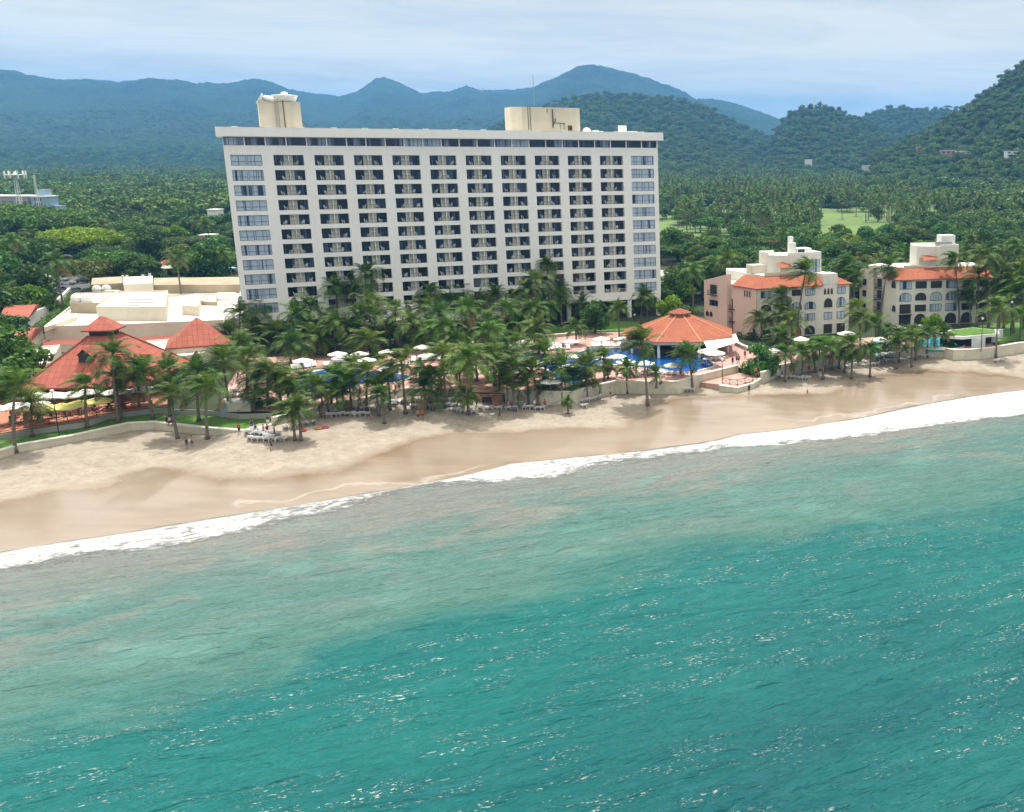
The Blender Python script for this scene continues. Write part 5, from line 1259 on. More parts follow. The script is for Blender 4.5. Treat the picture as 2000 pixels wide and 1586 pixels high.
wall_run([P(u, v, 4.6) for u, v in [(624,684),(636,678),(700,668),(780,664)]], 4.8, 3.9, .3, M['concrete'], 'curved low garden wall under the palms by the tower foot', name='garden_wall')
wall_run([P(u, v, 4.6) for u, v in [(1436,668),(1452,676),(1476,682),(1498,684)]], 4.8, 3.9, .3, M['beige'], 'curved low wall beside the awning of the pool bar', name='garden_wall')
wall_run(terrace_edge, 4.02, 3.0, .25, M['concrete'], 'grey step edge of the restaurant terrace', cap=False, name='terrace_edge')
wall_run([P(u, v, 5.0) for u, v in [(-120,592),(-60,590),(40,585),(48,584)]], 5.6, 3.9, .3, M['concrete'], 'grey boundary wall behind the left cottages', cap=False, name='garden_wall')
# stairs down to the sand
a_, b_ = P(926, 763, 4.0), P(986, 766, 4.0); dr = (b_-a_).normalized(); nf = Vector((dr.y, -dr.x, 0))
so = empty('beach_stairs', a_, math.atan2(dr.y, dr.x), 'pink tiled stairs from the pool deck down to the sand', 'stairs')
W_ = (b_-a_).length
for k in range(7):
    g = MB(); g.box(.1, W_-.1, -.42*(k+1), -.42*k-.004, -2.4, -.17-.26*k); s_ = g.build('step', M['deck'], so)
    g = MB(); g.box(.1, W_-.1, -.42*(k+1)-.03, -.42*(k+1)-.004, -.24-.26*k, -.165-.26*k); g.build('nosing', M['brown'], s_)
# railings
def railing(pts, h, m, label, zig=True, post=2.0):
    o = empty('railing', pts[0], 0, label, 'railing'); off = pts[0]
    up = Vector((0,0,h)); g = MB(); g2 = MB()
    for a_, b_ in zip(pts[:-1], pts[1:]):
        L_ = (b_-a_).length; n_ = max(1, round(L_/post))
        g.tube([a_-off+up, b_-off+up], .05, 5); g.tube([a_-off+up*.15, b_-off+up*.15], .04, 5)
        for i in range(n_):
            p = a_.lerp(b_, i/n_)-off; q = a_.lerp(b_, (i+1)/n_)-off; g2.tube([p, p+up], .06, 5)
            if zig: g.tube([p+up*.15, q+up], .035, 4); g.tube([p+up, q+up*.15], .035, 4)
    g2.tube([pts[-1]-off, pts[-1]-off+up], .06, 5)
    g.build('rail', m, o); g2.build('post', m, o); return o
railing([P(u, v, 3.15) for u, v in [(1411,750),(1440,754),(1470,746),(1487,736)]], 1.1, M['brown'], 'brown criss-cross railing above the ramp wall')
railing([P(u, v, 4.03) for u, v in [(-60,858),(0,845),(60,835),(168,820),(209,805),(264,798),(298,794)]], 1.0, M['brown'], 'dark criss-cross railing along the restaurant terrace')
kb = empty('beach_hut', P(432, 815, 3.08), .1, 'small cream kiosk with blue door on the lawn behind the palms', 'kiosk')
g = MB(); g.box(0, 4.4, 0, 2.2, 0, 2.3); g.build('wall', M['cream'], kb)
g = MB(); g.box(-.15, 4.55, -.2, 2.4, 2.305, 2.42); g.build('roof', M['white'], kb)
g = MB(); g.box(-.05, 1.1, -.06, -.005, .05, 2.0); g.build('door', M['blueb'], kb)
bbx = MB(); bbx.box(-.75, .75, -.1, .1, 0, .95); bbx.box(-.7, -.62, -.08, .08, -.5, -.003); bbx.box(.62, .7, -.08, .08, -.5, -.003); bo = bbx.build('notice_board', M['dark']); bo.location = P(951, 786, 2.7); tag(bo, 'black board standing on the sand at the foot of the stairs', 'board')

# ================================================================== PALMS
def frond(mb, base, az, el, ln, wind, rs, nl=24, width=.13):
    """one feather leaf: rachis integrated under gravity and wind, leaflets both sides"""
    d = Vector((math.cos(az)*math.cos(el), math.sin(az)*math.cos(el), math.sin(el))); p = Vector(base); n = 10; path = [p.copy()]; dirs = [d.copy()]
    for i in range(n):
        t = (i+1)/n
        d = (d + Vector((0,0,-1))*(.04+.25*t) + wind*(.07+.20*t)).normalized(); p = p + d*(ln/n); path.append(p.copy()); dirs.append(d.copy())
    for i in range(n):
        w = .055*(1-i/n)+.012; t_ = dirs[i]; s = t_.cross(Vector((0,0,1)));
        if s.length < .05: s = Vector((1,0,0))
        s.normalize(); mb.add([path[i]-s*w, path[i]+s*w, path[i+1]+s*w*.8, path[i+1]-s*w*.8], [(0,1,2,3)])
    for k in range(nl):
        t = .14+.86*k/(nl-1); f = t*n; i = min(n-1, int(f)); pp = path[i].lerp(path[i+1], f-i); dd = dirs[i].lerp(dirs[i+1], f-i).normalized()
        s = dd.cross(Vector((0,0,1)))
        if s.length < .05: s = Vector((1,0,0))
        s.normalize(); upv = s.cross(dd).normalized()
        L_ = ln*.27*(math.sin(PI*(t*.86+.14))**.7)*rs.uniform(.85,1.1)+.12
        for sg in (-1, 1):
            q = (s*sg*.86 + dd*.55 + upv*rs.uniform(.0,.3)).normalized()
            q2 = (q + Vector((0,0,-.5)) + wind*.55).normalized()
            m_ = pp+q*L_*.5; e_ = m_+q2*L_*.5; ww = dd*width*.5
            mb.add([pp-ww*.6, pp+ww*.6, m_+ww, m_-ww, e_+ww*.15, e_-ww*.15], [(0,1,2,3),(3,2,4,5)])
def crown_mesh(seed, wind=(0,0,0), n=24, ln=4.3, name='crown', nl=26, dry=2, width=.13):
    rs = random.Random(seed); g = MB(); wv_ = Vector(wind)
    for k in range(n):
        az = 2.399963*k + rs.uniform(-.25,.25); f = k/n; el = R(78 - 105*f**.85 + rs.uniform(-8,8))
        l_ = ln*rs.uniform(.82,1.08)*(.72+.28*min(1, f*3))
        g.m = 1 if (k >= n-dry) else 0
        frond(g, (0,0,0), az, el, l_, wv_, rs, nl, width)
    g.m = 2
    for k in range(7):
        a_ = rs.uniform(0, 2*PI); g.lathe([(.03,-.16),(.13,-.08),(.15,.02),(.08,.14)], 6, Matrix.Translation((.28*math.cos(a_), .28*math.sin(a_), -.28-rs.uniform(0,.2))))
    o = g.build(name, [M['palm'], M['palmdry'], M['coco']]); me = o.data; bpy.data.objects.remove(o); return me
def trunk_mesh(lean, H=10, r0=.24, r1=.13, seed=0):
    rs = random.Random(seed); g = MB(); n = 12; path = []; rad = []
    for i in range(n+1):
        t = i/n; path.append((lean*(t**1.7), .12*math.sin(t*3+seed), H*t)); rad.append((r0+.16*max(0, 1-t*9))*(1-t)+r1*t)
    g.tube(path, rad, 8); o = g.build('trunk', M['bark'], smooth=True); me = o.data; bpy.data.objects.remove(o); return me
TR = [(l_, trunk_mesh(l_, seed=i)) for i, l_ in enumerate((0, .8, 1.8, 3.2, 5.0))]
CALM = [crown_mesh(20+i, (-.15,.05,.05), n=24, ln=4.8) for i in range(4)]
BREEZE = [crown_mesh(40+i, (-.9,.2,.15), n=23, ln=4.7) for i in range(4)]
SWEPT = [crown_mesh(60+i, (-1.0,.75,.30), n=28, ln=4.4, dry=0) for i in range(4)]
YOUNG = [crown_mesh(80+i, (-.15,0,.05), n=18, ln=3.2, dry=1) for i in range(2)]
FARC = [crown_mesh(90+i, (-.25,0,0), n=15, ln=4.2, nl=9, width=.42, dry=1) for i in range(3)]
KINDS = {'c': CALM, 'b': BREEZE, 's': SWEPT, 'y': YOUNG, 'f': FARC}
KLAB = {'c': 'round-crowned palm', 'b': 'wind-tugged palm', 's': 'palm swept leftward', 'y': 'young short-crowned palm', 'f': 'palm'}
PALMS = []
Z7 = 'in the grove before the tower'
rp = random.Random(99)
def palm_at(base, top, kind, sc=1.0, zone=''):
    """base and top are points in the world; trunk leans from one to the other"""
    h = max(2.2, top.z-base.z); dx, dy = top.x-base.x, top.y-base.y; L_ = math.hypot(dx, dy)
    l0, tm = min(TR, key=lambda q: abs(q[0]-L_)); a_ = math.atan2(dy, dx) if L_ > .25 else rp.uniform(0, 6.28)
    o = bpy.data.objects.new('coconut_palm', None); COL.objects.link(o); o.location = base; o.empty_display_size = .5
    t = bpy.data.objects.new('trunk', tm); COL.objects.link(t); t.parent = o; t.rotation_euler = (0,0,a_); k = .75+.3*min(1.2, h/10); t.scale = (1 if l0 else k, 1 if l0 else k, h/10)
    c = bpy.data.objects.new('crown', rp.choice(KINDS[kind])); COL.objects.link(c); c.parent = o; c.location = (l0*math.cos(a_), l0*math.sin(a_), h-.05)
    c.rotation_euler = (0, 0, rp.uniform(-.5,.5) if kind in 'sb' else rp.uniform(0, 6.28)); s_ = sc*rp.uniform(.92,1.08)*(1 if kind == 'f' else .97 if zone == Z7 else .92); c.scale = (s_, s_, s_)
    o['category'] = 'palm tree'; PALMS.append((o, kind, zone, h)); return o
def palm_px(ub, vb, uc, vc, kind='c', sc=1.0, zone='', ground=None):
    z = ground if ground is not None else 3.95
    b_ = P(ub, vb, z)
    if ground is None and False: pass
    if ground == 'beach': pass
    d = ray(uc, vc); t = b_.y/d.y; top = Vector((d.x*t, b_.y, CAMZ+d.z*t)); return palm_at(b_, top, kind, sc, zone)
def beach_pt(u, v):
    z = 1.8
    for _ in range(6): p = P(u, v, z); z = beach_z(p.x, p.y)
    return Vector((p.x, p.y, z-.03))
def palm_beach(ub, vb, uc, vc, kind='b', sc=1.0, zone=''):
    b_ = beach_pt(ub, vb); d = ray(uc, vc); t = b_.y/d.y; return palm_at(b_, Vector((d.x*t, b_.y, CAMZ+d.z*t)), kind, sc, zone)
Z1 = 'before the red-roofed restaurant'
for q in [(30,886,33,752,'b',1.15),(347,857,336,770,'b',1),(405,858,403,757,'b',1.05),(451,824,436,703,'b',1.1)]: palm_beach(*q, zone=Z1)
for q in [(170,836,163,752,'b',.9),(230,826,217,692,'c',1.15),(300,818,281,722,'b',1.0),(332,815,333,722,'s',1.0),(-40,870,-30,745,'b',1.1),(236,818,228,738,'c',.9)]: palm_px(*q, zone=Z1, ground=3.05)
Z2 = 'on the beach side of the left pool'
for q in [(524,812,520,728,'b',1.1),(510,812,503,775,'b',.8),(552,800,545,742,'b',1),(582,798,572,760,'b',.95),(615,822,614,750,'b',.95),(631,808,630,767,'s',.8),(647,795,646,733,'b',1.0),(601,790,598,742,'c',.9),(672,790,668,752,'c',.8)]: palm_px(*q, zone=Z2, ground=3.9) if q[1] < 812 else palm_beach(*q, zone=Z2)
for q in [(576,860,575,803,'b',1.0),(588,861,581,792,'c',.85),(716,803,714,726,'b',1.05),(740,812,735,755,'b',.8),(751,827,747,770,'s',.75),(792,808,787,708,'b',1.15),(846,802,842,735,'b',.95)]: palm_beach(*q, zone='on the sand left of the stairs')
for q in [(565,800,561,735),(662,812,660,768),(687,806,685,742),(762,800,760,742),(832,800,830,758)]: palm_beach(*q, rp.choice('bbc'), rp.uniform(.9,1.1), zone=Z2)
for q in [(862,772,860,738),(932,745,930,694),(966,755,962,690)]: palm_px(*q, 'b', 1.0, zone='on the deck behind the stairs', ground=3.95)
for q in [(484,790,480,702),(497,812,495,746),(388,822,385,728),(272,806,268,735),(62,852,60,790)]: palm_px(*q, rp.choice('bc'), rp.uniform(.95,1.15), zone=Z1, ground=3.1)
for q in [(976,778,974,716),(1033,792,1030,742),(1122,783,1118,736)]: palm_beach(*q, rp.choice('sb'), rp.uniform(.95,1.1), zone='among the swept palms below the big pool')
Z3 = 'on the deck left of the stairs'
for q in [(872,785,867,692,'b',1.1),(898,760,897,712,'b',1.1),(912,790,912,702,'c',1.15),(952,738,955,648,'c',1.0),(912,742,915,735,'y',.9),(821,740,818,715,'y',.8),(765,742,763,722,'y',.8),(690,750,688,712,'b',.85)]: palm_px(*q, zone=Z3, ground=3.95)
palm_beach(914,810,915,770,'y',1.1,zone='on the sand beside the beach stairs')
Z4 = 'on the sand under the big pool wall'
for q in [(993,800,985,745,'s',1.1),(1006,803,1002,716,'s',1.05),(1052,792,1043,722,'s',1.25),(1068,788,1066,752,'s',.85),(1099,790,1096,716,'s',1.15),(1147,780,1140,715,'s',1.3),(1154,776,1148,742,'b',1.0),(1182,763,1180,698,'s',1.0),(1226,768,1224,718,'y',1.05),(1265,792,1256,668,'s',1.45),(1110,808,1108,786,'y',.5)]: palm_beach(*q, zone=Z4)
Z5 = 'on the deck around the big pool'
for q in [(985,742,987,695,'c',1.0),(1067,758,1066,688,'s',1.15),(1125,674,1125,637,'c',.85),(1210,661,1207,602,'c',.85),(1282,758,1280,728,'s',.7),(1188,740,1187,716,'y',.8),(1000,712,1004,668,'c',.9),(1040,700,1046,655,'b',.9),(1244,735,1241,722,'y',.4)]: palm_px(*q, zone=Z5, ground=3.95)
palm_beach(1353,760,1345,693,'s',1.25,zone='at the right end of the big pool wall')
Z6 = 'at the right foot of the tower'
for q in [(1075,632,1071,517,'c',.95),(1258,612,1257,494,'c',.95),(1142,622,1139,545,'c',.95),(1097,632,1096,562,'c',.95),(1252,632,1256,578,'c',.95),(1265,632,1262,582,'c',.9),(1145,632,1140,592,'c',.9),(1097,637,1095,584,'c',1)]: palm_px(*q, zone=Z6, ground=3.95)
Z7 = 'in the grove before the tower'
grove = [(470,612),(452,652),(497,636),(530,602),(560,582),(540,648),(590,632),(572,672),(612,656),(633,566),(642,602),(657,628),(690,566),(716,536),(738,530),(745,562),(722,592),(700,612),(733,618),(772,602),(800,590),(832,600),(842,574),(880,592),(898,572),(912,602),(940,592),(950,628),(966,574),(990,602),(1000,640),(1016,584),(1032,566),(1040,602),(1050,640),(1062,592),(868,640),(888,664),(802,632),(1046,548),(922,624),(716,665),(476,672),(660,560),(610,600),(575,612),(840,648),(760,640),(690,650),(975,650),(505,600),(640,650),(860,612),(1020,630),(930,650)]
for i, (u, v) in enumerate(grove):
    vb = max(v+40, rp.uniform(655, 700) if v > 590 else rp.uniform(640, 668)); b_ = P(u+rp.uniform(-6, 6), vb, 3.95)
    if v < 600 and u > 800: vb = rp.uniform(640, 655); b_ = P(u+rp.uniform(-5, 5), vb, 3.95)
    d = ray(u, v); t = b_.y/d.y; palm_at(b_, Vector((d.x*t, b_.y, CAMZ+d.z*t)), 'c' if rp.random() < .75 else 'b', rp.uniform(.98, 1.2), Z7)
Z8 = 'around the left apartment block'
for q in [(1491,675,1479,622,'b',1.1),(1527,668,1524,578,'b',1.1),(1530,672,1526,610,'c',1.1),(1546,678,1550,627,'c',1.15),(1556,668,1573,530,'s',1.35),(1522,686,1522,655,'b',1),(1597,648,1595,630,'y',.6)]: palm_px(*q, zone=Z8, ground=3.95)
Z9 = 'on the sand before the left apartment block'
for q in [(1534,745,1538,692,'b',1.1),(1567,737,1564,686,'b',1.0),(1592,727,1588,682,'b',.9),(1600,716,1597,674,'b',.9),(1607,741,1610,676,'b',1.0),(1625,722,1627,680,'b',.85),(1639,720,1643,680,'b',.9),(1649,728,1650,682,'b',.85),(1663,740,1666,671,'b',1.0),(1663,739,1664,690,'y',.9)]: palm_beach(*q, zone=Z9)
Z10 = 'on the sand between the apartment blocks'
for q in [(1681,706,1678,602,'b',1.1),(1708,695,1710,632,'b',1.05),(1699,736,1700,680,'y',1.1),(1728,708,1727,671,'y',1.0),(1737,689,1738,646,'b',.9),(1751,721,1753,667,'y',1.1),(1756,708,1761,653,'b',.95),(1780,717,1780,661,'b',1.05),(1788,702,1789,650,'b',.95),(1811,698,1812,651,'b',1.0),(1846,695,1851,676,'y',1.0),(1842,694,1842,646,'y',.9),(1945,698,1950,602,'b',1.25),(1990,678,1992,616,'b',1.1)]: palm_beach(*q, zone=Z10)
Z11 = 'beside the right apartment block'
for q in [(1663,622,1661,514,'b',1.1),(1689,622,1687,536,'b',1.1),(1700,622,1704,536,'b',1.1),(1718,632,1737,520,'b',1.25),(1679,706,1684,622,'b',1),(1873,636,1863,508,'b',1.1),(1907,638,1910,538,'b',1.3),(1930,640,1924,500,'c',1.2),(1950,640,1954,524,'b',1.2),(1975,645,1971,548,'b',1.2),(1979,650,1980,574,'b',1.2),(1960,640,1946,565,'b',1.15),(2000,640,1994,530,'b',1.2),(2015,650,2012,560,'b',1.2),(2025,640,2030,515,'b',1.2),(2040,660,2045,600,'b',1.2),(1895,636,1890,575,'b',1.1)]: palm_px(*q, zone=Z11, ground=3.95)
Z12 = 'just behind the apartment blocks'
for (u, v) in [(1395,515),(1488,508),(1650,520),(1668,540),(1420,508),(1352,530),(1498,500),(1760,490),(1770,500),(1720,510),(1890,490),(1840,500),(1900,470),(1960,490),(1985,480),(1530,455)]:
    d = ray(u, v); h = rp.uniform(10, 13); zt_ = 4+h; p = P(u, v, zt_); palm_at(Vector((p.x, p.y, 3.9)), p, 'c' if rp.random() < .5 else 'b', 1.1, Z12)
Z13 = 'in the woods left of the tower'
for (u, v) in [(345,505),(430,495),(310,415),(243,400),(388,430),(400,440),(268,470),(300,380),(355,370),(130,450),(22,470),(60,460),(200,440),(415,400),(440,350),(110,512),(375,405)]:
    h = rp.uniform(9, 13); p = P(u, v, 4+h); palm_at(Vector((p.x, p.y, 3.9)), p, 'c', 1.15, Z13)
# golf-course palms (the nearest and largest as things, the rest as one mass)
golfp = []
for _ in range(5000):
    if len(golfp) >= 470: break
    u = rp.uniform(1285, 2010); r_ = rp.choice([rp.uniform(640, 1000), rp.uniform(700, 1500), rp.uniform(1000, 1700)]); d = ray(u, 300); k = math.hypot(d.x, d.y); x, y = d.x/k*r_, d.y/k*r_
    if vnoise(np.array([x/45.]), np.array([y/45.]), 77)[0] < (.60 if r_ < 820 else .48): continue
    if float(terrain(np.array([x]), np.array([y]))[0]) > 9: continue
    if r_ < 720 and 1290 < u < 1800 and proj(x, y, 15)[1] > 425 and rp.random() < .8: continue
    golfp.append((r_, x, y))
golfp.sort()
budget = 300-len(PALMS)
for r_, x, y in golfp[:budget]:
    z0 = float(terrain(np.array([x]), np.array([y]))[0]); h = rp.uniform(11, 16); palm_at(Vector((x, y, z0)), Vector((x+rp.uniform(-1,1), y, z0+h)), 'f', 1.1, 'on and beyond the golf course')
golf_rest = golfp[budget:]
# labels: by place, counted from the left where several look alike
zones = {}
for o, k, z, h in PALMS: zones.setdefault(z, []).append((proj(*o.location)[0], o, k, h))
for z, lst in zones.items():
    lst.sort(key=lambda q: q[0])
    for i, (u, o, k, h) in enumerate(lst):
        tallw = 'tall ' if h > 10.5 else 'short ' if h < 5 else ''
        if len(lst) == 1: o['label'] = tallw + KLAB[k] + ' ' + z
        else: o['label'] = (('palm ' + z) if k == 'f' else (tallw + KLAB[k].replace('coconut ', '') + ' ' + z)) + ', ' + nth(i) + ' from left'
        o['group'] = 'palms ' + z
print('palms', len(PALMS), len(golf_rest))

# ================================================================== BROADLEAF TREES
def leaves(pts, nrm, size, rng_, jitter=.7):
    """quads around points; pts, nrm (n,3); returns verts, faces"""
    n = len(pts); nn = nrm + rng_.normal(0, jitter, (n, 3)); nn /= np.linalg.norm(nn, axis=1)[:, None]
    a_ = np.cross(nn, rng_.normal(0, 1, (n, 3))); a_ /= np.linalg.norm(a_, axis=1)[:, None]; b_ = np.cross(nn, a_)
    s = size*rng_.uniform(.6, 1.25, (n, 1)); s2 = s*rng_.uniform(.5, .9, (n, 1))
    v = np.stack([pts-a_*s, pts-b_*s2*.8+nn*s*.1, pts+a_*s, pts+b_*s2*.8-nn*s*.12], 1).reshape(-1, 3)
    return v, np.arange(n*4).reshape(-1, 4)
def tree_meshes(seed, Rw, Hc, H, shape, n, size, m, name='crown'):
    """shape: 'umbrella' (wide flat top) or 'round'; crown of radius Rw, depth Hc, top at H. Lobes carry leaf sprays."""
    r = np.random.default_rng(seed); nl = 26 if shape == 'umbrella' else 17; lobes = []
    for i in range(nl):
        a_ = 2.4*i + r.uniform(-.4,.4); q = math.sqrt((i+.5)/nl)*Rw*.80
        if shape == 'umbrella': zz = H-Hc*.45 - (q/Rw)**2*Hc*.45 + r.uniform(-.12,.06)*Hc; lr = Rw*r.uniform(.20,.32); lz = lr*.5
        else: zz = H-Hc*.5 + (r.uniform(-.55,.38))*Hc*math.sqrt(max(.05, 1-(q/Rw)**2)); lr = Rw*r.uniform(.30,.44); lz = lr*.8
        lobes.append((q*math.cos(a_), q*math.sin(a_)*1.0, zz, lr, lz))
    if shape == 'round': lobes.append((0, 0, H-Hc*.25, Rw*.45, Hc*.25))
    per = n//len(lobes); V = []; Fc = []; off = 0
    for (x, y, z, lr, lz) in lobes:
        d = r.normal(0, 1, (per, 3)); d[:, 2] = d[:, 2]*.8+.25; d /= np.linalg.norm(d, axis=1)[:, None]
        rad = r.uniform(.55, 1.08, (per, 1))**.5
        wob = 1+.22*np.sin(d[:, 0:1]*5+x)*np.cos(d[:, 1:2]*6+y)
        p = np.array([x, y, z]) + d*rad*wob*np.array([lr, lr, lz])
        v, f = leaves(p, d*np.array([1,1,1.4]), size, r); V.append(v); Fc.append(f+off); off += len(v)
    cm = np_mesh(name, np.concatenate(V), np.concatenate(Fc), m)
    g = MB(); th0 = H-Hc*.9; g.tube([(0,0,-.6),(.1,.05,th0*.5),(0,.1,th0)], [Rw*.07+.12, Rw*.05+.08, Rw*.04+.07], 8)
    for k, (x, y, z, lr, lz) in enumerate(lobes[::2] if shape == 'umbrella' else lobes[::3]): g.tube([(0,.1,th0*.85),(x*.45,y*.45,(th0+z)*.5+.3),(x*.9,y*.9,z-lz*.3)], [Rw*.03+.05,Rw*.02+.04,.05], 5)
    o = g.build('trunk', M['wood'], smooth=True); tm = o.data; bpy.data.objects.remove(o); return tm, cm
TP = {
 'umb_bright': tree_meshes(1, 13, 6.5, 12.5, 'umbrella', 11000, .42, M['leafB']),
 'umb_olive': tree_meshes(2, 10, 6, 10.5, 'umbrella', 8000, .42, M['leafC']),
 'umb_dark': tree_meshes(3, 9, 5.5, 12, 'umbrella', 6500, .45, M['leafA']),
 'umb_mid': tree_meshes(4, 11, 6, 13, 'umbrella', 7500, .48, M['leafD']),
 'rnd_dark': tree_meshes(5, 5.2, 8, 10.5, 'round', 4200, .40, M['leafA']),
 'rnd_mid': tree_meshes(6, 5.8, 8.5, 10, 'round', 4600, .42, M['leafD']),
 'rnd_olive': tree_meshes(7, 4.6, 6.5, 8.5, 'round', 3600, .38, M['leafC']),
 'rnd_bright': tree_meshes(8, 4.2, 6, 7.5, 'round', 3600, .36, M['leafB']),
 'rnd_rust': tree_meshes(9, 4.6, 5.5, 9, 'round', 3000, .38, M['leafR']),
}
TLAB = {'umb_bright': 'huge flat-topped bright green tree', 'umb_olive': 'flat-topped olive green tree', 'umb_dark': 'spreading dark green tree', 'umb_mid': 'spreading mid-green tree', 'rnd_dark': 'round dark green tree', 'rnd_mid': 'round leafy green tree', 'rnd_olive': 'round olive green tree', 'rnd_bright': 'small bright green tree', 'rnd_rust': 'rust-orange flowering tree'}
TREES = []
def tree_at(x, y, z0, kind, sc, zone, sz=None, label=None):
    tm, cm = TP[kind]; o = bpy.data.objects.new('leafy_tree', None); COL.objects.link(o); o.location = (x, y, z0); o.rotation_euler = (0,0,rp.uniform(0,6.28)); o.scale = (sc, sc, sz or sc); o.empty_display_size = .5
    for nm, me in (('trunk', tm), ('crown', cm)): c = bpy.data.objects.new(nm, me); COL.objects.link(c); c.parent = o
    o['category'] = 'tree'; TREES.append((o, kind, zone, label)); return o
def tree_px(u, vtop, kind, sc, zone='', sz=None, label=None, z0=3.9):
    H = {'umb_bright':12.5,'umb_olive':10.5,'umb_dark':12,'umb_mid':13,'rnd_dark':10.5,'rnd_mid':10,'rnd_olive':8.5,'rnd_bright':7.5,'rnd_rust':9}[kind]*(sz or sc)
    p = P(u, vtop, z0+H*.97); return tree_at(p.x, p.y, z0, kind, sc, zone, sz, label)
ZL, ZR = 'in the woods left of the tower', 'in the woods behind the apartment blocks'
tree_px(150, 438, 'umb_bright', 1.15, ZL, label='huge flat-topped bright yellow-green tree standing out left of the tower')
tree_px(172, 497, 'umb_olive', 1.05, ZL, label='wide olive-green tree above the driveway, in front of the brightest one')
tree_px(345, 443, 'rnd_bright', 1.3, ZL, label='small vivid green tree left of the tower in front of dark palms')
tree_px(285, 455, 'rnd_dark', 1.25, ZL); tree_px(250, 500, 'rnd_dark', 1.0, ZL); tree_px(285, 505, 'rnd_dark', .95, ZL); tree_px(60, 560, 'rnd_bright', 1.0, ZL, label='rounded bright tree beside the road above the left cottages'); tree_px(95, 583, 'rnd_bright', .55, ZL, label='small bush at the end of the hedge by the white boundary wall')
tree_px(12, 505, 'rnd_mid', 1.25, ZL); tree_px(55, 518, 'rnd_dark', 1.1, ZL); tree_px(-30, 520, 'rnd_mid', 1.3, ZL); tree_px(425, 470, 'rnd_mid', 1.1, ZL); tree_px(390, 480, 'rnd_mid', 1.2, ZL); tree_px(355, 480, 'rnd_olive', 1.1, ZL); tree_px(240, 430, 'umb_mid', 1.0, ZL)
tree_px(8, 615, 'rnd_dark', .72, '', label='dark broadleaf tree at the left edge between cottage and restaurant'); tree_px(22, 668, 'rnd_mid', .55, '', label='leafy tree touching the left corner of the red roof'); tree_px(-20, 640, 'rnd_mid', 1.2, '', label='large dark tree cut by the left edge above the beach restaurant')
tree_px(1312, 580, 'rnd_bright', .9, '', label='bright round tree at the right foot of the tower'); tree_px(1345, 600, 'rnd_mid', .7, '', label='dark shrubby tree behind the pool bar roof'); tree_px(1300, 540, 'rnd_mid', .9, '', label='leafy tree beside the right foot of the tower'); tree_px(1160, 590, 'rnd_dark', .7, '', label='dark tree against the ground floor near the right of the tower')
tree_px(1826, 615, 'rnd_bright', .62, '', label='clipped round bright tree in front of the right apartment block', z0=3.95); 
p = beach_pt(1487, 738); tree_at(p.x, p.y, p.z, 'rnd_mid', .62, '', label='bushy broadleaf tree on the sand by the zigzag railing')
tree_px(1505, 472, 'rnd_rust', .9, '', label='rust-orange flowering tree just behind the left apartment block'); tree_px(1665, 502, 'rnd_rust', .75, '', label='orange-flowering tree between the two apartment blocks'); 
for u_, v_, k_, s__ in ((20,393,'umb_mid',1.45),(52,397,'umb_dark',1.5),(84,402,'umb_mid',1.4),(-20,392,'umb_dark',1.5),(116,412,'umb_mid',1.3),(20,396,'rnd_mid',1.2),(48,398,'rnd_dark',1.1),(75,424,'umb_mid',.8),(100,428,'rnd_dark',1.2),(-10,400,'umb_dark',1.0),(5,415,'rnd_mid',1.3),(118,420,'rnd_mid',1.1),(412,424,'rnd_mid',1.0),(398,432,'rnd_dark',1.1),(432,420,'rnd_dark',1.0),(400,470,'rnd_mid',1.0),(420,462,'rnd_mid',.9)): tree_px(u_, v_, k_, s__, ZL)
# dense woods: jittered rows, excluding roads, buildings, lawns and the golf course
excl = [[xy(P(u, v, 3.9)) for u, v in pts] for pts in (
    [(-170,600),(60,580),(155,575),(300,560),(470,560),(474,700),(-170,720)], [(-160,590),(150,575),(185,556),(150,536),(60,540),(-160,546)], [(1288,566),(1400,570),(1400,525),(1288,522)],
    [(1380,700),(1380,600),(1470,585),(1690,585),(2100,600),(2100,720)], [(80,550),(112,550),(108,516),(80,516)], [(300,560),(470,560),(470,500),(300,500)])]
hotel_poly = [xy(Hw(x, y, 0)) for x, y in ((-14,-60),(90,-60),(90,24),(-14,24))]
excl.append(hotel_poly); excl.append(golf); excl.append([xy(P(u, v, 2.9)) for u, v in ((1260,520),(1300,470),(1400,462),(1290,500))])
def excluded(x, y, grow=0): 
    return any(bool(in_poly(np.array([x]), np.array([y]), e)[0]) for e in excl)
cand = []
spacing_rows = []
r_ = 236.
while r_ < 640:
    sp = 11.5 + (r_-236)*.012; t = th(-260)
    while t < R(17.5):
        rr2 = r_+rp.uniform(-4, 4); tj = t+rp.uniform(-3, 3)/r_; x, y = rr2*math.sin(tj), rr2*math.cos(tj)
        u = proj(x, y, 10)[0]; t += sp/r_
        if not (-170 < u < 470 or 1285 < u < 2060): continue
        if excluded(x, y): continue
        if y < 245: continue
        cand.append((rr2, x, y, u))
    r_ += sp*.95
cand.sort(); print('tree candidates', len(cand))
nb = 296-len(TREES)
for r_, x, y, u in cand[:nb]:
    left = u < 600; kind = rp.choice(['umb_mid','umb_dark','rnd_dark','rnd_mid','rnd_mid','rnd_olive','umb_olive','rnd_dark'] if left else ['rnd_dark','rnd_mid','rnd_mid','rnd_bright','rnd_olive','umb_mid','rnd_mid','umb_dark'])
    sc = rp.uniform(.75, 1.15)*(.8 if kind.startswith('umb') else 1.05)
    tree_at(x, y, 3.9 if y < 418 else 2.7, kind, sc, ZL if left else ZR, sc*rp.uniform(.8, 1.05))
rest_trees = [(x, y) for r_, x, y, u in cand[nb:]]
bins = {}
for o, kind, zone, lab in TREES:
    if lab: o['label'] = lab; continue
    r_ = math.hypot(o.location.x, o.location.y); bins.setdefault((zone, kind, int((r_-230)//45)), []).append((proj(*o.location)[0], o))
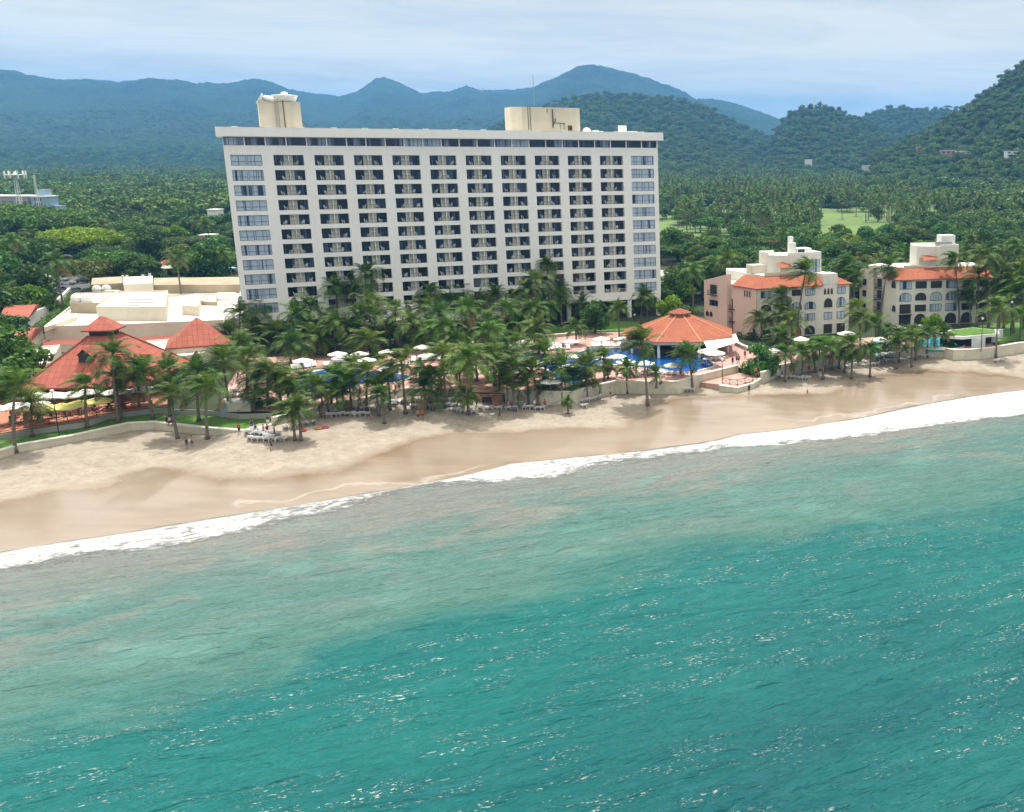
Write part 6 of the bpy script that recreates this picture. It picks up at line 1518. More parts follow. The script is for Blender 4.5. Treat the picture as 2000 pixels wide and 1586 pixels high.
for (zone, kind, b_), lst in bins.items():
    lst.sort(key=lambda q: q[0])
    for i, (u, o) in enumerate(lst):
        side = 'left woods' if 'left' in zone else 'right woods'
        o['label'] = f"{TLAB[kind]}, {side}, {nth(b_)} belt back" + (f", {nth(i)} such from left" if len(lst) > 1 else '')
        o['group'] = 'trees ' + zone

# far woods: one mass, instanced by geometry nodes from low-detail trees
kinds = bpy.data.collections.new('woodland_kinds')
low = []
for i, (a_, m_) in enumerate(((( 21, 6.5, 6, 9.5, 'umbrella', 1500, .58), M['leafF']), ((22, 5, 8, 10, 'round', 1100, .55), M['leafF']), ((23, 4.4, 7, 8.5, 'round', 1000, .52), M['leafF']), ((24, 7.5, 6, 10, 'umbrella', 1700, .60), M['leafF']))):
    tm, cm = tree_meshes(*a_, m_, name='far_tree'); ob = bpy.data.objects.new('far_tree_%s' % 'abcd'[i], cm); kinds.objects.link(ob); low.append(ob)
fp = FARC[0]
for i in range(2):
    g = MB(); src = FARC[i]; vs = [v.co + Vector((0,0,13)) for v in src.vertices]; g.m = 0; g.add(vs, [tuple(p.vertices) for p in src.polygons]); g.mi = [p.material_index for p in src.polygons]; g.m = 3; g.tube([(0,0,-1),(0,0,13)], [.32,.2], 5)
    oo = g.build('far_palm', [M['palm'], M['palmdry'], M['coco'], M['bark']]); me = oo.data; bpy.data.objects.remove(oo)
    ob = bpy.data.objects.new('far_tree_palm_%s' % 'ef'[i], me); kinds.objects.link(ob)
pts, rot, scl, idx = [], [], [], []
def add_pt(x, y, z, s, k): pts.append((x, y, z)); rot.append(rp.uniform(0, 6.28)); scl.append(s); idx.append(k)
for x, y in rest_trees: add_pt(x, y, 2.6, rp.uniform(.9, 1.3), rp.choice([0,1,2,3]))
for r_, x, y in golf_rest: add_pt(x, y, float(terrain(np.array([x]), np.array([y]))[0]), rp.uniform(.9, 1.2), rp.choice([4,5]))
r_ = 630.
XS, YS = [], []
while r_ < 4300:
    sp = 11.0 + max(0, r_-700)*.0052; ts = np.arange(th(-330), th(2330), sp/r_); n = len(ts); rr2 = r_+rng.uniform(-.45, .45, n)*sp; tj = ts+rng.uniform(-.45, .45, n)*sp/r_
    XS.append(rr2*np.sin(tj)); YS.append(rr2*np.cos(tj)); r_ += sp*.92
XS = np.concatenate(XS); YS = np.concatenate(YS); ZS = terrain(XS, YS); keep = ~in_poly(XS, YS, golf)
US = PPX + F_PX*XS/YS
RS = np.hypot(XS, YS)
keep &= ~((US > 560) & (US < 1250) & (RS < 1800) & (rng.uniform(0, 1, len(XS)) < .7))
keep &= ~((RS > 3100) & (ZS < 30) & (rng.uniform(0, 1, len(XS)) < .35))
keep &= ~((RS < 760) & (US > 1330) & (US < 1760) & (rng.uniform(0, 1, len(XS)) < .0))
XS, YS, ZS, RS, US = XS[keep], YS[keep], ZS[keep], RS[keep], US[keep]
palmish = fbm(XS/120., YS/120., 3, 88)
for x, y, z, r_, u, pm in zip(XS, YS, ZS, RS, US, palmish):
    s = rp.uniform(.75, 1.25)*(1.0 + max(0, r_-700)*.00016)
    k = rp.choice([0,1,2,3,1,2]) if (z > 7 or rp.random() > (.42 if (pm > .55 and u > 1250) else .05)) else rp.choice([4,5])
    if k >= 4: s = min(s, 1.2)
    elif z < 9 and 640 < r_ < 2300 and rp.random() < (.55 if u < 600 else .2): k = rp.choice([0, 3]); s = rp.uniform(1.35, 2.1)
    add_pt(x, y, z-.6, s, k)
for _ in range(620):
    u = rp.uniform(1285, 1870); d = ray(u, rp.uniform(385, 470)); t = (2.9-CAMZ)/d.z; x, y = d.x*t, d.y*t
    if not in_poly(np.array([x]), np.array([y]), golf)[0] or vnoise(np.array([x/38.]), np.array([y/50.]), 5)[0] < (.64 if u < 1560 else .57): continue
    add_pt(x, y, 2.8, rp.uniform(.8, 1.25), rp.choice([0,1,2,3,4,5,4,5]))
print('far trees', len(pts))
me = bpy.data.meshes.new('woodland'); me.vertices.add(len(pts)); me.vertices.foreach_set('co', np.array(pts, dtype=np.float32).ravel())
for nm, ty, arr in (('rot', 'FLOAT', np.array(rot, dtype=np.float32)), ('scl', 'FLOAT', np.array(scl, dtype=np.float32)), ('kind_index', 'INT', np.array(idx, dtype=np.int32))):
    a_ = me.attributes.new(nm, ty, 'POINT'); a_.data.foreach_set('value', arr)
me.update(); wood = bpy.data.objects.new('woodland', me); COL.objects.link(wood); tag(wood, 'far-off mass of trees and palms covering the plain and the green hills', 'woodland', kind='stuff')
ng = bpy.data.node_groups.new('scatter_trees', 'GeometryNodeTree'); ng.interface.new_socket('Geometry', in_out='INPUT', socket_type='NodeSocketGeometry'); ng.interface.new_socket('Geometry', in_out='OUTPUT', socket_type='NodeSocketGeometry')
gi = ng.nodes.new('NodeGroupInput'); go = ng.nodes.new('NodeGroupOutput'); iop = ng.nodes.new('GeometryNodeInstanceOnPoints'); ci = ng.nodes.new('GeometryNodeCollectionInfo'); ci.inputs[0].default_value = kinds; ci.inputs['Separate Children'].default_value = True; ci.inputs['Reset Children'].default_value = True
def named(n, t):
    q = ng.nodes.new('GeometryNodeInputNamedAttribute'); q.data_type = t; q.inputs[0].default_value = n; return [s for s in q.outputs if s.enabled and s.name == 'Attribute'][0]
cxyz = ng.nodes.new('ShaderNodeCombineXYZ'); K = ng.links.new
K(named('rot', 'FLOAT'), cxyz.inputs[2]); K(gi.outputs[0], iop.inputs['Points']); K(ci.outputs[0], iop.inputs['Instance']); iop.inputs['Pick Instance'].default_value = True
K(named('kind_index', 'INT'), iop.inputs['Instance Index']); K(cxyz.outputs[0], iop.inputs['Rotation']); K(named('scl', 'FLOAT'), iop.inputs['Scale']); K(iop.outputs[0], go.inputs[0])
md = wood.modifiers.new('scatter', 'NODES'); md.node_group = ng
# hedge beside the white boundary wall
pp_ = [P(80,640,5.2), P(118,606,5.2), P(146,575,5.2)]
r9 = np.random.default_rng(3); V = []; 
for a_, b_ in zip(pp_[:-1], pp_[1:]):
    n = 3500; t = r9.uniform(0, 1, (n, 1)); base = np.array(a_)*(1-t)+np.array(b_)*t; off = r9.normal(0, .6, (n, 3)); off[:, 2] = r9.uniform(-1.3, .9, n); V.append(base+off)
V = np.concatenate(V); v, f = leaves(V, np.tile([0, -.3, 1.], (len(V), 1)), .22, r9)
o = np_obj('hedge', v, f, M['leafD']); tag(o, 'clipped green hedge running back between cottages and service block', 'hedge')
def shrubs(name, pxs, z, rx, rz, n, m, label, cat='shrub'):
    rr3 = np.random.default_rng(len(label)); V = []
    for u, v in pxs:
        c = np.array(P(u, v, z)); d = rr3.normal(0, 1, (n, 3)); d /= np.linalg.norm(d, axis=1)[:, None]; d[:, 2] = np.abs(d[:, 2]); V.append(c+d*np.array([rx, rx, rz])*rr3.uniform(.5, 1.05, (n, 1)))
    V = np.concatenate(V); v, f = leaves(V, np.tile([0, -.3, .8], (len(V), 1)), .22, rr3); return tag(np_obj(name, v, f, m), label, cat)
shrubs('shrub', [(1455,655),(1470,662)], 3.95, 1.9, 1.5, 500, M['leafA'], 'dark shrub clump against the pink side wall')
shrubs('shrub', [(650,690)], 3.95, 1.8, 1.3, 600, M['leafD'], 'rounded green shrub in the garden at the tower foot')
shrubs('shrub', [(735,700)], 3.95, 2.2, 1.0, 600, M['leafB'], 'bright low shrub by the umbrellas behind the left pool')
shrubs('shrub', [(800,664)], 3.95, 2.5, 1.4, 700, M['leafD'], 'green bush behind the umbrellas in front of the terrace')
shrubs('shrub', [(1710,622)], 3.95, 2.4, 1.6, 700, M['leafA'], 'dark bush at the left corner of the right apartment block')
shrubs('flower_bed', [(470+q*9, 800-q*2) for q in range(8)], 3.95, 1.2, .7, 220, M['leafD'], 'low planting behind the wall left of the pool', 'flower bed')
shrubs('hedge', [(1300+q*8, 566+(q%3)) for q in range(10)], 3.95, 2.6, 2.6, 600, M['leafB'], 'bright hedge below the car park right of the tower', 'hedge')

# ================================================================== FURNITURE, PEOPLE, CARS, LAMPS
def zsort_label(lst, fmt):
    """lst of (zone, object): label counted from the left inside its zone"""
    zz = {}
    for z, o in lst: zz.setdefault(z, []).append(o)
    for z, os_ in zz.items():
        os_.sort(key=lambda o: proj(*o.location)[0])
        for i, o in enumerate(os_): o['label'] = fmt.format(z=z) + (', ' + nth(i) + ' from left' if len(os_) > 1 else '')
# ---- parasols
def make_parasol(m, Rr=1.75, flat=.55):
    t = empty('parasol', (0,0,0)); t['category'] = 'parasol'
    g = MB(); n = 8; top = 2.75
    for j in range(n):
        a0_, a1_ = 2*PI*j/n, 2*PI*(j+1)/n; am = (a0_+a1_)/2
        A_ = Vector((Rr*math.cos(a0_), Rr*math.sin(a0_), top-flat)); B_ = Vector((Rr*math.cos(a1_), Rr*math.sin(a1_), top-flat)); Cm = Vector((Rr*.96*math.cos(am), Rr*.96*math.sin(am), top-flat+.05)); T_ = Vector((0,0,top)); dn = Vector((0,0,-.16))
        g.add([T_, A_, Cm, B_, A_+dn, Cm+dn, B_+dn], [(0,1,2),(0,2,3),(1,4,5,2),(2,5,6,3)])
    g.build('canopy', m, t)
    g = MB(); g.tube([(0,0,0),(0,0,2.85)], .035, 6); g.build('pole', M['metal'], t)
    g = MB(); g.lathe([(.3,0),(.3,.1),(.08,.16)], 10); g.build('base', M['concrete'], t)
    return t
pw = make_parasol(M['canvas']); pwk = list(pw.children); py_ = make_parasol(M['yellow'], 1.9, .6); pyk = list(py_.children); pb = make_parasol(M['bluecanvas'], 1.7, .5); pbk = list(pb.children)
used = set(); PAR = []
def parasol(u, v, z0=4.0, proto=None, zone='', sc=1.0):
    proto = proto or pw; p = P(u, v, z0+2.45*sc)
    if proto.name in used:
        c = copy_obj(proto); [copy_obj(k, c) for k in {pw.name: pwk, py_.name: pyk, pb.name: pbk}[proto.name]]
    else: used.add(proto.name); c = proto
    c.location = (p.x, p.y, z0); c.rotation_euler = (0,0,rp.uniform(0,1)); s_ = sc*rp.uniform(.95,1.05); c.scale = (s_, s_, sc); PAR.append((zone, c)); return c
for u, v in [(591,702),(667,697),(702,689),(716,701),(757,685),(825,676),(835,692),(872,695),(659,689)]: parasol(u, v, zone='white round parasol behind the left pool')
for u, v in [(867,722),(957,717),(905,716)]: parasol(u, v, zone='white parasol on the deck between the two pools')
for u, v in [(960,669),(992,674),(1020,666),(1028,672),(1077,670),(1115,665),(1174,660),(1214,659)]: parasol(u, v, zone='white parasol along the far side of the big pool')
for u, v in [(1119,694),(1020,702),(1045,706),(1086,702),(1206,694),(1222,704),(1260,707),(1314,711),(1176,697)]: parasol(u, v, zone='white parasol standing over the water of the big pool')
for u, v in [(1162,716),(1110,714),(1070,728),(1011,724),(1287,722),(1075,742)]: parasol(u, v, zone='white parasol on the beach side of the big pool')
for u, v in [(1396,687),(1383,683)]: parasol(u, v, zone='white parasol under the three-panel awning', sc=1.2)
for u, v in [(1564,660),(1653,649),(1477,675),(1511,683)]: parasol(u, v, 3.95, zone='white parasol below the left apartment block', sc=1.1)
for u, v in [(1719,661),(1753,638),(1797,637),(1765,660)]: parasol(u, v, 3.95, zone='white parasol below the right apartment block', sc=1.1)
for u, v in [(74,770),(103,769),(139,768),(168,763),(226,762),(276,757),(26,790),(66,786),(-6,795)]: parasol(u, v, 3.96, zone='white parasol under the restaurant eaves', sc=1.15)
for u, v in [(79,793),(120,791),(154,785),(190,779)]: parasol(u, v, 3.96, py_, 'pale yellow parasol on the restaurant terrace', 1.1)
for u, v in [(420,520),(434,522),(451,522)]: parasol(u, v, 3.95, pb, 'light blue parasol behind the service block left of the tower')
zsort_label(PAR, '{z}')
for z, o in PAR: o['group'] = z.replace('parasol', 'parasols')
# ---- sun loungers
def make_lounger():
    t = empty('sun_lounger', (0,0,0)); t['category'] = 'sun lounger'
    g = MB()
    for k in range(9): g.box(-.33, .33, -.95+k*.145, -.95+k*.145+.12, .32, .36)
    g.build('bed', M['plastic'], t)
    g = MB(); Mx = Matrix.Translation((0,.36,.34)) @ Matrix.Rotation(R(38), 4, 'X')
    for k in range(5): g.box(-.33, .33, k*.145, k*.145+.12, -.02, .02, Mx)
    g.box(-.35, -.3, 0, .75, -.04, -.022, Mx); g.box(.3, .35, 0, .75, -.04, -.022, Mx); g.build('backrest', M['plastic'], t)
    g = MB(); g.box(-.36, -.3, -.97, .5, .26, .315); g.box(.3, .36, -.97, .5, .26, .315); g.build('frame', M['plastic'], t)
    for sx in (-1, 1):
        for y in (-.8, .35): g = MB(); g.box(sx*.33-.03, sx*.33+.03, y-.03, y+.03, 0, .258); g.build('leg', M['plastic'], t)
    return t
lo0 = make_lounger(); lok = list(lo0.children); LOU = []
def lounger(p, rz, zone):
    if LOU: c = copy_obj(lo0); [copy_obj(k, c) for k in lok]
    else: c = lo0
    c.location = p; c.rotation_euler = (0, 0, rz); c.scale = (1.12, 1.12, 1.12); LOU.append((zone, c)); return c
def row_px(u0, v0, u1, v1, n, zone, beach=True, rz=None, z=4.0, jit=.25):
    for i in range(n):
        t = i/max(1, n-1); u, v = u0+(u1-u0)*t, v0+(v1-v0)*t
        p = beach_pt(u, v)+Vector((0,0,.03)) if beach else P(u, v, z)
        p.x += rp.uniform(-.2,.2); p.y += rp.uniform(-.3,.3)
        if beach: p.z = beach_z(p.x, p.y)
        lounger(p, (rz if rz is not None else PI+rp.choice([.45,.5,.6]))+rp.uniform(-jit,jit), zone)
B_ = 'white sand lounger '
row_px(483,846,530,857,8,B_+'in the shade left of the twin-trunk palm'); row_px(488,858,528,862,5,B_+'second row left of the twin-trunk palm'); row_px(545,860,556,860,2,B_+'at the foot of the twin-trunk palm',jit=1)
row_px(618,815,668,811,7,B_+'below the left pool wall'); row_px(690,800,733,802,6,B_+'midway along the left pool wall')
row_px(768,787,802,787,6,B_+'nearer the stairs, under palms'); row_px(806,795,848,796,7,B_+'front row just left of the stairs'); row_px(852,792,900,794,7,B_+'beside the stairs foot')
row_px(812,786,900,782,9,B_+'back row against the wall left of the stairs'); row_px(886,804,924,806,5,B_+'around the short bushy palm')
row_px(1032,798,1056,800,4,B_+'front group, big pool wall'); row_px(1034,787,1074,787,6,B_+'back group under the big pool wall'); row_px(1080,790,1095,788,3,B_+'right of the group under the big pool wall'); row_px(1112,783,1124,780,3,B_+'near the bend of the big pool wall')
row_px(1136,786,1162,780,5,B_+'slanting row below the big pool wall bend',rz=PI+1.0); row_px(1160,776,1210,762,7,B_+'along the wall further right',rz=PI+.9); row_px(1142,796,1148,799,1,B_+'foremost below the bend of the wall')
row_px(1332,765,1350,764,4,B_+'below the right end of the big pool'); row_px(1520,738,1546,739,4,B_+'right of the bushy broadleaf tree'); row_px(1550,728,1582,724,5,B_+'under palms before the left apartment block'); row_px(1560,740,1576,742,3,B_+'front few before the left apartment block')
row_px(1598,722,1640,714,6,B_+'in the palm shade beside the curved wall'); row_px(1655,718,1690,708,5,B_+'between the apartment blocks, back row'); row_px(1690,716,1712,713,4,B_+'between the apartment blocks, front row'); row_px(1725,708,1748,705,4,B_+'below the narrow turquoise pool')
row_px(1768,703,1782,701,2,B_+'below the turquoise pools, a pair'); row_px(1800,698,1816,697,3,B_+'below the small turquoise pool'); row_px(1926,695,1927,695,1,B_+'alone near the right edge'); row_px(1924,687,1944,683,4,B_+'against the planted bar near the right edge',rz=PI+1.2); row_px(498,842,540,850,7,B_+'third row left of the twin-trunk palm'); row_px(560,838,612,828,7,B_+'right of the twin-trunk palm'); row_px(676,812,720,812,5,B_+'front row midway along the left pool wall'); row_px(742,796,768,792,4,B_+'where the left pool wall bends'); row_px(940,800,1024,800,6,B_+'between the stairs and the swept palms'); row_px(1850,700,1900,696,4,B_+'under the long white wall at right')
row_px(1944,708,1958,706,3,B_+'in a palm shadow at the far right',jit=.8)
D_ = 'white deck lounger '
row_px(452,767,482,765,6,D_+'at its far left corner',False); row_px(455,775,485,774,6,D_+'second row at its far left corner',False); row_px(572,722,612,716,7,D_+'around the leftmost parasol',False,rz=.4); row_px(640,716,706,712,9,D_+'behind the left pool',False,rz=.4)
row_px(744,728,800,716,7,D_+'right of the left pool, back',False,rz=.5); row_px(808,706,900,700,11,D_+'behind the deck palms',False,rz=.5); row_px(812,730,896,722,9,D_+'left of the open deck above the stairs',False)
row_px(600,778,700,766,9,D_+'between left pool and wall',False); row_px(1068,684,1110,682,5,D_+'far side of the big pool, left',False,rz=.4); row_px(1158,678,1190,677,5,D_+'far side of big pool, middle',False,rz=.4); row_px(1200,677,1242,678,6,D_+'far side of the big pool, right',False,rz=.4)
row_px(1052,757,1094,757,5,D_+'by the narrow lobe of the big pool',False); row_px(1216,738,1244,736,5,D_+'beach side of the big pool, left',False); row_px(1252,730,1282,733,5,D_+'beach side of big pool, centre',False); row_px(1300,732,1336,733,7,D_+'beach side of the big pool, right',False)
row_px(1382,705,1412,703,5,'white lounger beside the awning of the pool bar',False); row_px(1712,697,1752,690,5,'white lounger on the terrace of the right apartment block',False,z=3.95)
zsort_label(LOU, '{z}')
for z, o in LOU: o['group'] = z.replace('lounger', 'loungers')
print('loungers', len(LOU))
# ---- restaurant tables and chairs
def make_table(): 
    t = empty('dining_table', (0,0,0)); t['category'] = 'table'
    g = MB(); g.box(-.45, .45, -.45, .45, .70, .75); g.build('tabletop', M['brown'], t)
    g = MB(); g.tube([(0,0,0),(0,0,.70)], .05, 6); g.lathe([(.28,0),(.25,.04)], 8); g.build('leg', M['dark'], t); return t
dc = MB(); dc.box(-.22,.22,-.22,.22,.40,.45); dc.box(-.22,.22,.19,.23,.45,.95)
for sx in (-.2,.2):
    for sy in (-.2,.2): dc.box(sx-.02,sx+.02,sy-.02,sy+.02,0,.40)
dc0 = dc.build('dining_chair', M['brown']); tb0 = make_table(); tbk = list(tb0.children); TB = []; CH = []
for i in range(9):
    for j in range(2):
        u, v = 30+i*27, 826-i*3.6-j*15; p = P(u, v, 3.965)
        if TB: c = copy_obj(tb0); [copy_obj(k, c) for k in tbk]
        else: c = tb0
        c.location = p; TB.append(('dark dining table on the terrace, ' + ('front' if j == 0 else 'back') + ' row', c))
        for k in range(3):
            a_ = (-PI/2, PI/5, PI*4/5)[k]+rp.uniform(-.25,.25); ch = dc0 if not CH else copy_obj(dc0); ch.location = (p.x+.85*math.cos(a_), p.y+.85*math.sin(a_), 3.965); ch.rotation_euler = (0,0,a_-PI/2); ch['category'] = 'chair'
            ch['label'] = f"dark wooden chair at the {nth(i)} {'front' if j == 0 else 'back'}-row terrace table, " + ('sea side', 'right side', 'left side')[k]; ch['group'] = 'dark chairs on the restaurant terrace'; CH.append(ch)
zsort_label(TB, '{z}')
for z, o in TB: o['group'] = 'tables on the restaurant terrace'
# white tables on the deck by the pools
wt = []
for u, v in [(586,712),(662,706),(1030,682),(1112,676),(1172,671),(1262,722),(1314,722)]:
    pass
# ---- people: one continuous skinned body, clothes as a child
SKIN = mat('skin', (.36,.20,.13), .6, .08, 2); HAIR = mat('hair', (.03,.02,.015), .7, .1, 3)
CLOTH = {k: mat('cloth_'+k, c, .85, .1, 3) for k, c in {'dark': (.03,.03,.04), 'red': (.45,.05,.05), 'pink': (.60,.22,.28), 'blue': (.06,.12,.35), 'white': (.7,.7,.68), 'orange': (.55,.22,.06)}.items()}
def skin_body(name, joints, edges, m):
    me = bpy.data.meshes.new(name); me.from_pydata([j[:3] for j in joints], edges, []); o = bpy.data.objects.new(name, me); COL.objects.link(o)
    md = o.modifiers.new('s', 'SKIN')
    for v, j in zip(me.skin_vertices[0].data, joints): v.radius = (j[3], j[4] if len(j) > 4 else j[3])
    me.skin_vertices[0].data[0].use_root = True
    o.modifiers.new('u', 'SUBSURF').levels = 1
    dg = bpy.context.evaluated_depsgraph_get(); dg.update(); nm = bpy.data.meshes.new_from_object(o.evaluated_get(dg)); nm.materials.clear(); nm.materials.append(m); nm.polygons.foreach_set('use_smooth', [True]*len(nm.polygons)); bpy.data.objects.remove(o); return nm
def pose(stride=.12, arm=.12):
    J = [(0,0,.95,.13,.10),(0,0,1.15,.12,.09),(0,0,1.38,.15,.10),(0,0,1.50,.055),(0,-.01,1.60,.085,.095),(0,-.01,1.70,.07,.08)]
    E = [(0,1),(1,2),(2,3),(3,4),(4,5)]
    for sg in (-1, 1):
        b = len(J); s = stride*sg
        J += [(sg*.09,0,.90,.085),(sg*.10,-s*.6,.50,.058),(sg*.10,s*.4-s*.9,.09,.042),(sg*.11,-s*.5-.14,.03,.035)]; E += [(0,b),(b,b+1),(b+1,b+2),(b+2,b+3)]
        b = len(J); J += [(sg*.19,0,1.42,.052),(sg*.25,s*.3,1.15,.04),(sg*(.25+arm*.3),s*.6-.04,.90,.03),(sg*(.26+arm*.3),s*.7-.07,.81,.028)]; E += [(2,b),(b,b+1),(b+1,b+2),(b+2,b+3)]
    return J, E
BODY = [skin_body('body', *pose(s, a), SKIN) for s, a in ((.05,.1),(.28,.3),(-.2,.1))]
def cloth_mesh(z0, z1, r0, r1, seed, m):
    g = MB(); k = 5; g.lathe([(r0+(r1-r0)*i/k, z0+(z1-z0)*i/k) for i in range(k+1)], 12, None, 0, 1.15, .78); o = g.build('clothing', m, smooth=True); me = o.data; bpy.data.objects.remove(o); return me
SHIRT = {k: cloth_mesh(.92, 1.46, .16, .15, 0, m) for k, m in CLOTH.items()}; SHORTS = {k: cloth_mesh(.62, 1.0, .175, .16, 0, m) for k, m in CLOTH.items()}
g = MB(); g.lathe([(.03,.0),(.09,.03),(.105,.10),(.08,.17),(.02,.20)], 10, Matrix.Translation((0,.015,1.565)), 0, .9, 1.05); _o = g.build('hair', HAIR, smooth=True); HM = _o.data; bpy.data.objects.remove(_o)
def person(p, rz, top, bottom, label, pi_=0, h=1.0):
    o = bpy.data.objects.new('person', BODY[pi_]); COL.objects.link(o); o.location = p; o.rotation_euler = (0,0,rz); o.scale = (h,h,h); tag(o, label, 'person')
    for nm, me in (('hair', HM),) + ((('shirt', SHIRT[top]),) if top else ()) + ((('shorts', SHORTS[bottom]),) if bottom else ()): c = bpy.data.objects.new(nm, me); COL.objects.link(c); c.parent = o
def bp_(u, v): p = beach_pt(u, v); p.z += .03; return p
for u, v, b_, rz, t_, s_, lab, k in [
 (817,821,1,.5,None,'dark','bare-chested person in dark shorts on the sand, left of a pair',0),(825,820,1,-.6,'red','dark','person in red top on the sand, right of a pair',1),
 (727,821,1,0,'pink','pink','person in pink standing by the small palm below the wall',0),(634,817,1,.4,'pink','white','person in pale pink beside the shaded loungers',1),(531,878,1,2,'dark','dark','person in dark clothes alone near the twin-trunk palm',1),
 (366,877,1,1,'dark','blue','person standing in the palm shadow on the left sand',0),(468,848,1,.2,'red','dark','person in red at the lawn wall near the loungers',0),(376,873,1,2.5,None,'dark','bare-chested person in the palm shadow on the left sand',2),
 (328,833,0,.3,'dark','dark','person in dark clothes on the lawn path, left of three',0),(333,834,0,.9,'white','dark','person in white on the lawn path, middle of three',1),(338,833,0,2,'blue','dark','person in blue on the lawn path, right of three',0),
 (932,808,1,.2,'white','white','person in white on the sand right of the short palm',2),(976,819,1,1.2,'dark','dark','person in black walking on the sand below the stairs',1),(994,802,1,.2,'pink',None,'person in pink in palm shade right of the stairs',0),
 (1463,769,1,.1,'dark','dark','person in dark swimwear walking near the wet sand below the ramp',1),(1439,710,0,.2,'blue','dark','person in blue on the deck by the awning, left of a pair',1),(1443,709,0,.2,'pink','dark','person in pink on the deck by the awning, right of a pair',2),
 (1431,714,0,.2,'dark','dark','person in dark clothes by the wall at the awning',0),(1620,717,1,.3,'dark','blue','person in dark top in palm shade before the left apartment block',0),(1625,717,1,2.3,'red','dark','person in red in palm shade before the left apartment block',2),
 (1527,742,1,.3,'blue','white','person in blue beside the bushy tree on the sand',0),(1476,735,0,.5,'orange','dark','person in orange by the criss-cross railing',0),(1481,733,0,.5,'dark','dark','person in dark clothes by the criss-cross railing',2),(893,750,0,.5,'red','dark','person in red on the deck above the stairs',1),
 (1304,682,0,.5,'white','dark','person in white at the pool bar',0),(524,832,1,.5,'dark','white','person in dark top behind the twin-trunk palm',0),(1577,771,1,.5,'pink','dark','small person crouched far down the beach, near the water',2)]:
    person(bp_(u, v) if b_ else P(u, v, 4.0 if v < 760 else 3.08), rz, t_, s_, lab, k, 1.0 if 'small' not in lab else .6)
crowd = []
for (u0, v0, u1, v1, n_, zn) in ((486,840,540,858,5,'left of the twin-trunk palm'),(616,812,668,812,3,'below the left pool wall'),(690,800,740,806,3,'midway along the left pool wall'),(770,786,845,794,5,'left of the beach stairs'),(855,790,925,800,4,'at the foot of the stairs'),(1000,792,1075,796,4,'under the big pool wall'),(1140,786,1200,770,3,'beyond the wall bend'),(1540,732,1650,716,4,'before the left apartment block'),(1690,714,1760,704,3,'between the apartment blocks')):
    L_ = sorted((u0+(u1-u0)*(i+.5)/n_+rp.uniform(-4, 4), v0+(v1-v0)*(i+.5)/n_+rp.uniform(-2, 5)) for i in range(n_))
    for i, (u, v) in enumerate(L_):
        t_, s_ = rp.choice(['red','blue','dark','pink','white','orange']), rp.choice(['dark','blue','red','white']); person(bp_(u, v), rp.uniform(0, 6), t_, s_, f"person in {t_} top among loungers {zn}, {nth(i)} from left", rp.randrange(3))
for i, (u, v) in enumerate([(600,708),(660,704),(720,700),(815,712),(880,708),(985,690),(1100,684),(1235,680),(1265,734),(1330,736),(1405,700),(1455,700)]):
    person(P(u, v, 4.0), rp.uniform(0, 6), rp.choice(['red','blue','dark','white']), 'dark', f"person in swimwear standing on the pool deck, {nth(i)} from left", rp.randrange(3))
g = MB(); rr4 = random.Random(2)
def towel(u, v, m, label):
    g = MB(); g.lathe([(.38,0),(.52,.06),(.55,.13),(.5,.2),(.36,.22),(.3,.13),(.33,.04)], 16); o = g.build('swim_ring', m); o.location = bp_(u, v); tag(o, label, 'swim ring')
for u, v, k, lab in ((592,842,'red','red inflatable ring right of the twin-trunk palm'),(622,838,'orange','orange inflatable ring between two red ones on the sand'),(636,836,'red','larger red inflatable ring by the person in pink')): towel(u, v, CLOTH[k], lab)
g = MB(); g.lathe([(.35,0),(.45,.1),(.42,.22),(.2,.26)], 14); o = g.build('cooler_tub', M['canvas']); o.location = bp_(961, 810); tag(o, 'pale round tub alone on the sand below the stairs', 'tub')
# ---- cars
GL = M['glassD']
def make_car(paint, pickup=False):
    t = empty('parked_car', (0,0,0)); t['category'] = 'car'
    prof = [(-2.15,.45),(-2.15,.80),(-1.9,.88),(-.95,.95),(1.6,.98),(2.1,.92),(2.15,.5)] if not pickup else [(-2.5,.5),(-2.5,.95),(-2.3,1.02),(-1.2,1.08),(2.4,1.08),(2.5,.6)]
    g = MB(); pts = []
    for y, s_ in ((-.86,1),(-.80,0),(.80,0),(.86,1)): pass
    n = len(prof); V = [(x, y, z) for y in (-.85, .85) for x, z in prof]; g.add(V, [tuple(range(n)), tuple(range(2*n-1, n-1, -1))] + [(i, n+i, n+(i+1) % n, (i+1) % n) for i in range(n)]); g.build('body', paint, t)
    cab = [(-1.15,.95),(-.45,1.42),(.95,1.45),(1.75,.98)] if not pickup else [(-1.25,1.08),(-.7,1.68),(.5,1.70),(.75,1.08)]
    g = MB(); V = [(x, y*(1 if z < 1.2 else .82), z+.004) for y in (-.80, .80) for x, z in cab]; n = 4; g.add(V, [tuple(range(n)), tuple(range(2*n-1, n-1, -1))] + [(i, n+i, n+(i+1) % n, (i+1) % n) for i in range(n)]); g.build('windows', GL, t)
    g = MB(); a_, b_ = cab[1], cab[2]; g.box(a_[0]+.05, b_[0]-.05, -.66, .66, max(a_[1], b_[1])+.0, max(a_[1], b_[1])+.05); g.build('roof', paint, t)
    for x in ((-1.4,1.35) if not pickup else (-1.65,1.6)):
        for y in (-.80,.80): g = MB(); g.lathe([(.33,-.1),(.33,.1)], 14, Matrix.Translation((x,y,.33)) @ Matrix.Rotation(PI/2, 4, 'X')); w_ = g.build('wheel', M['dark'], t); g = MB(); g.lathe([(.18,-.115),(.18,.115)], 10, Matrix.Translation((x,y,.33)) @ Matrix.Rotation(PI/2, 4, 'X')); g.build('rim', M['metal'], w_)
    return t
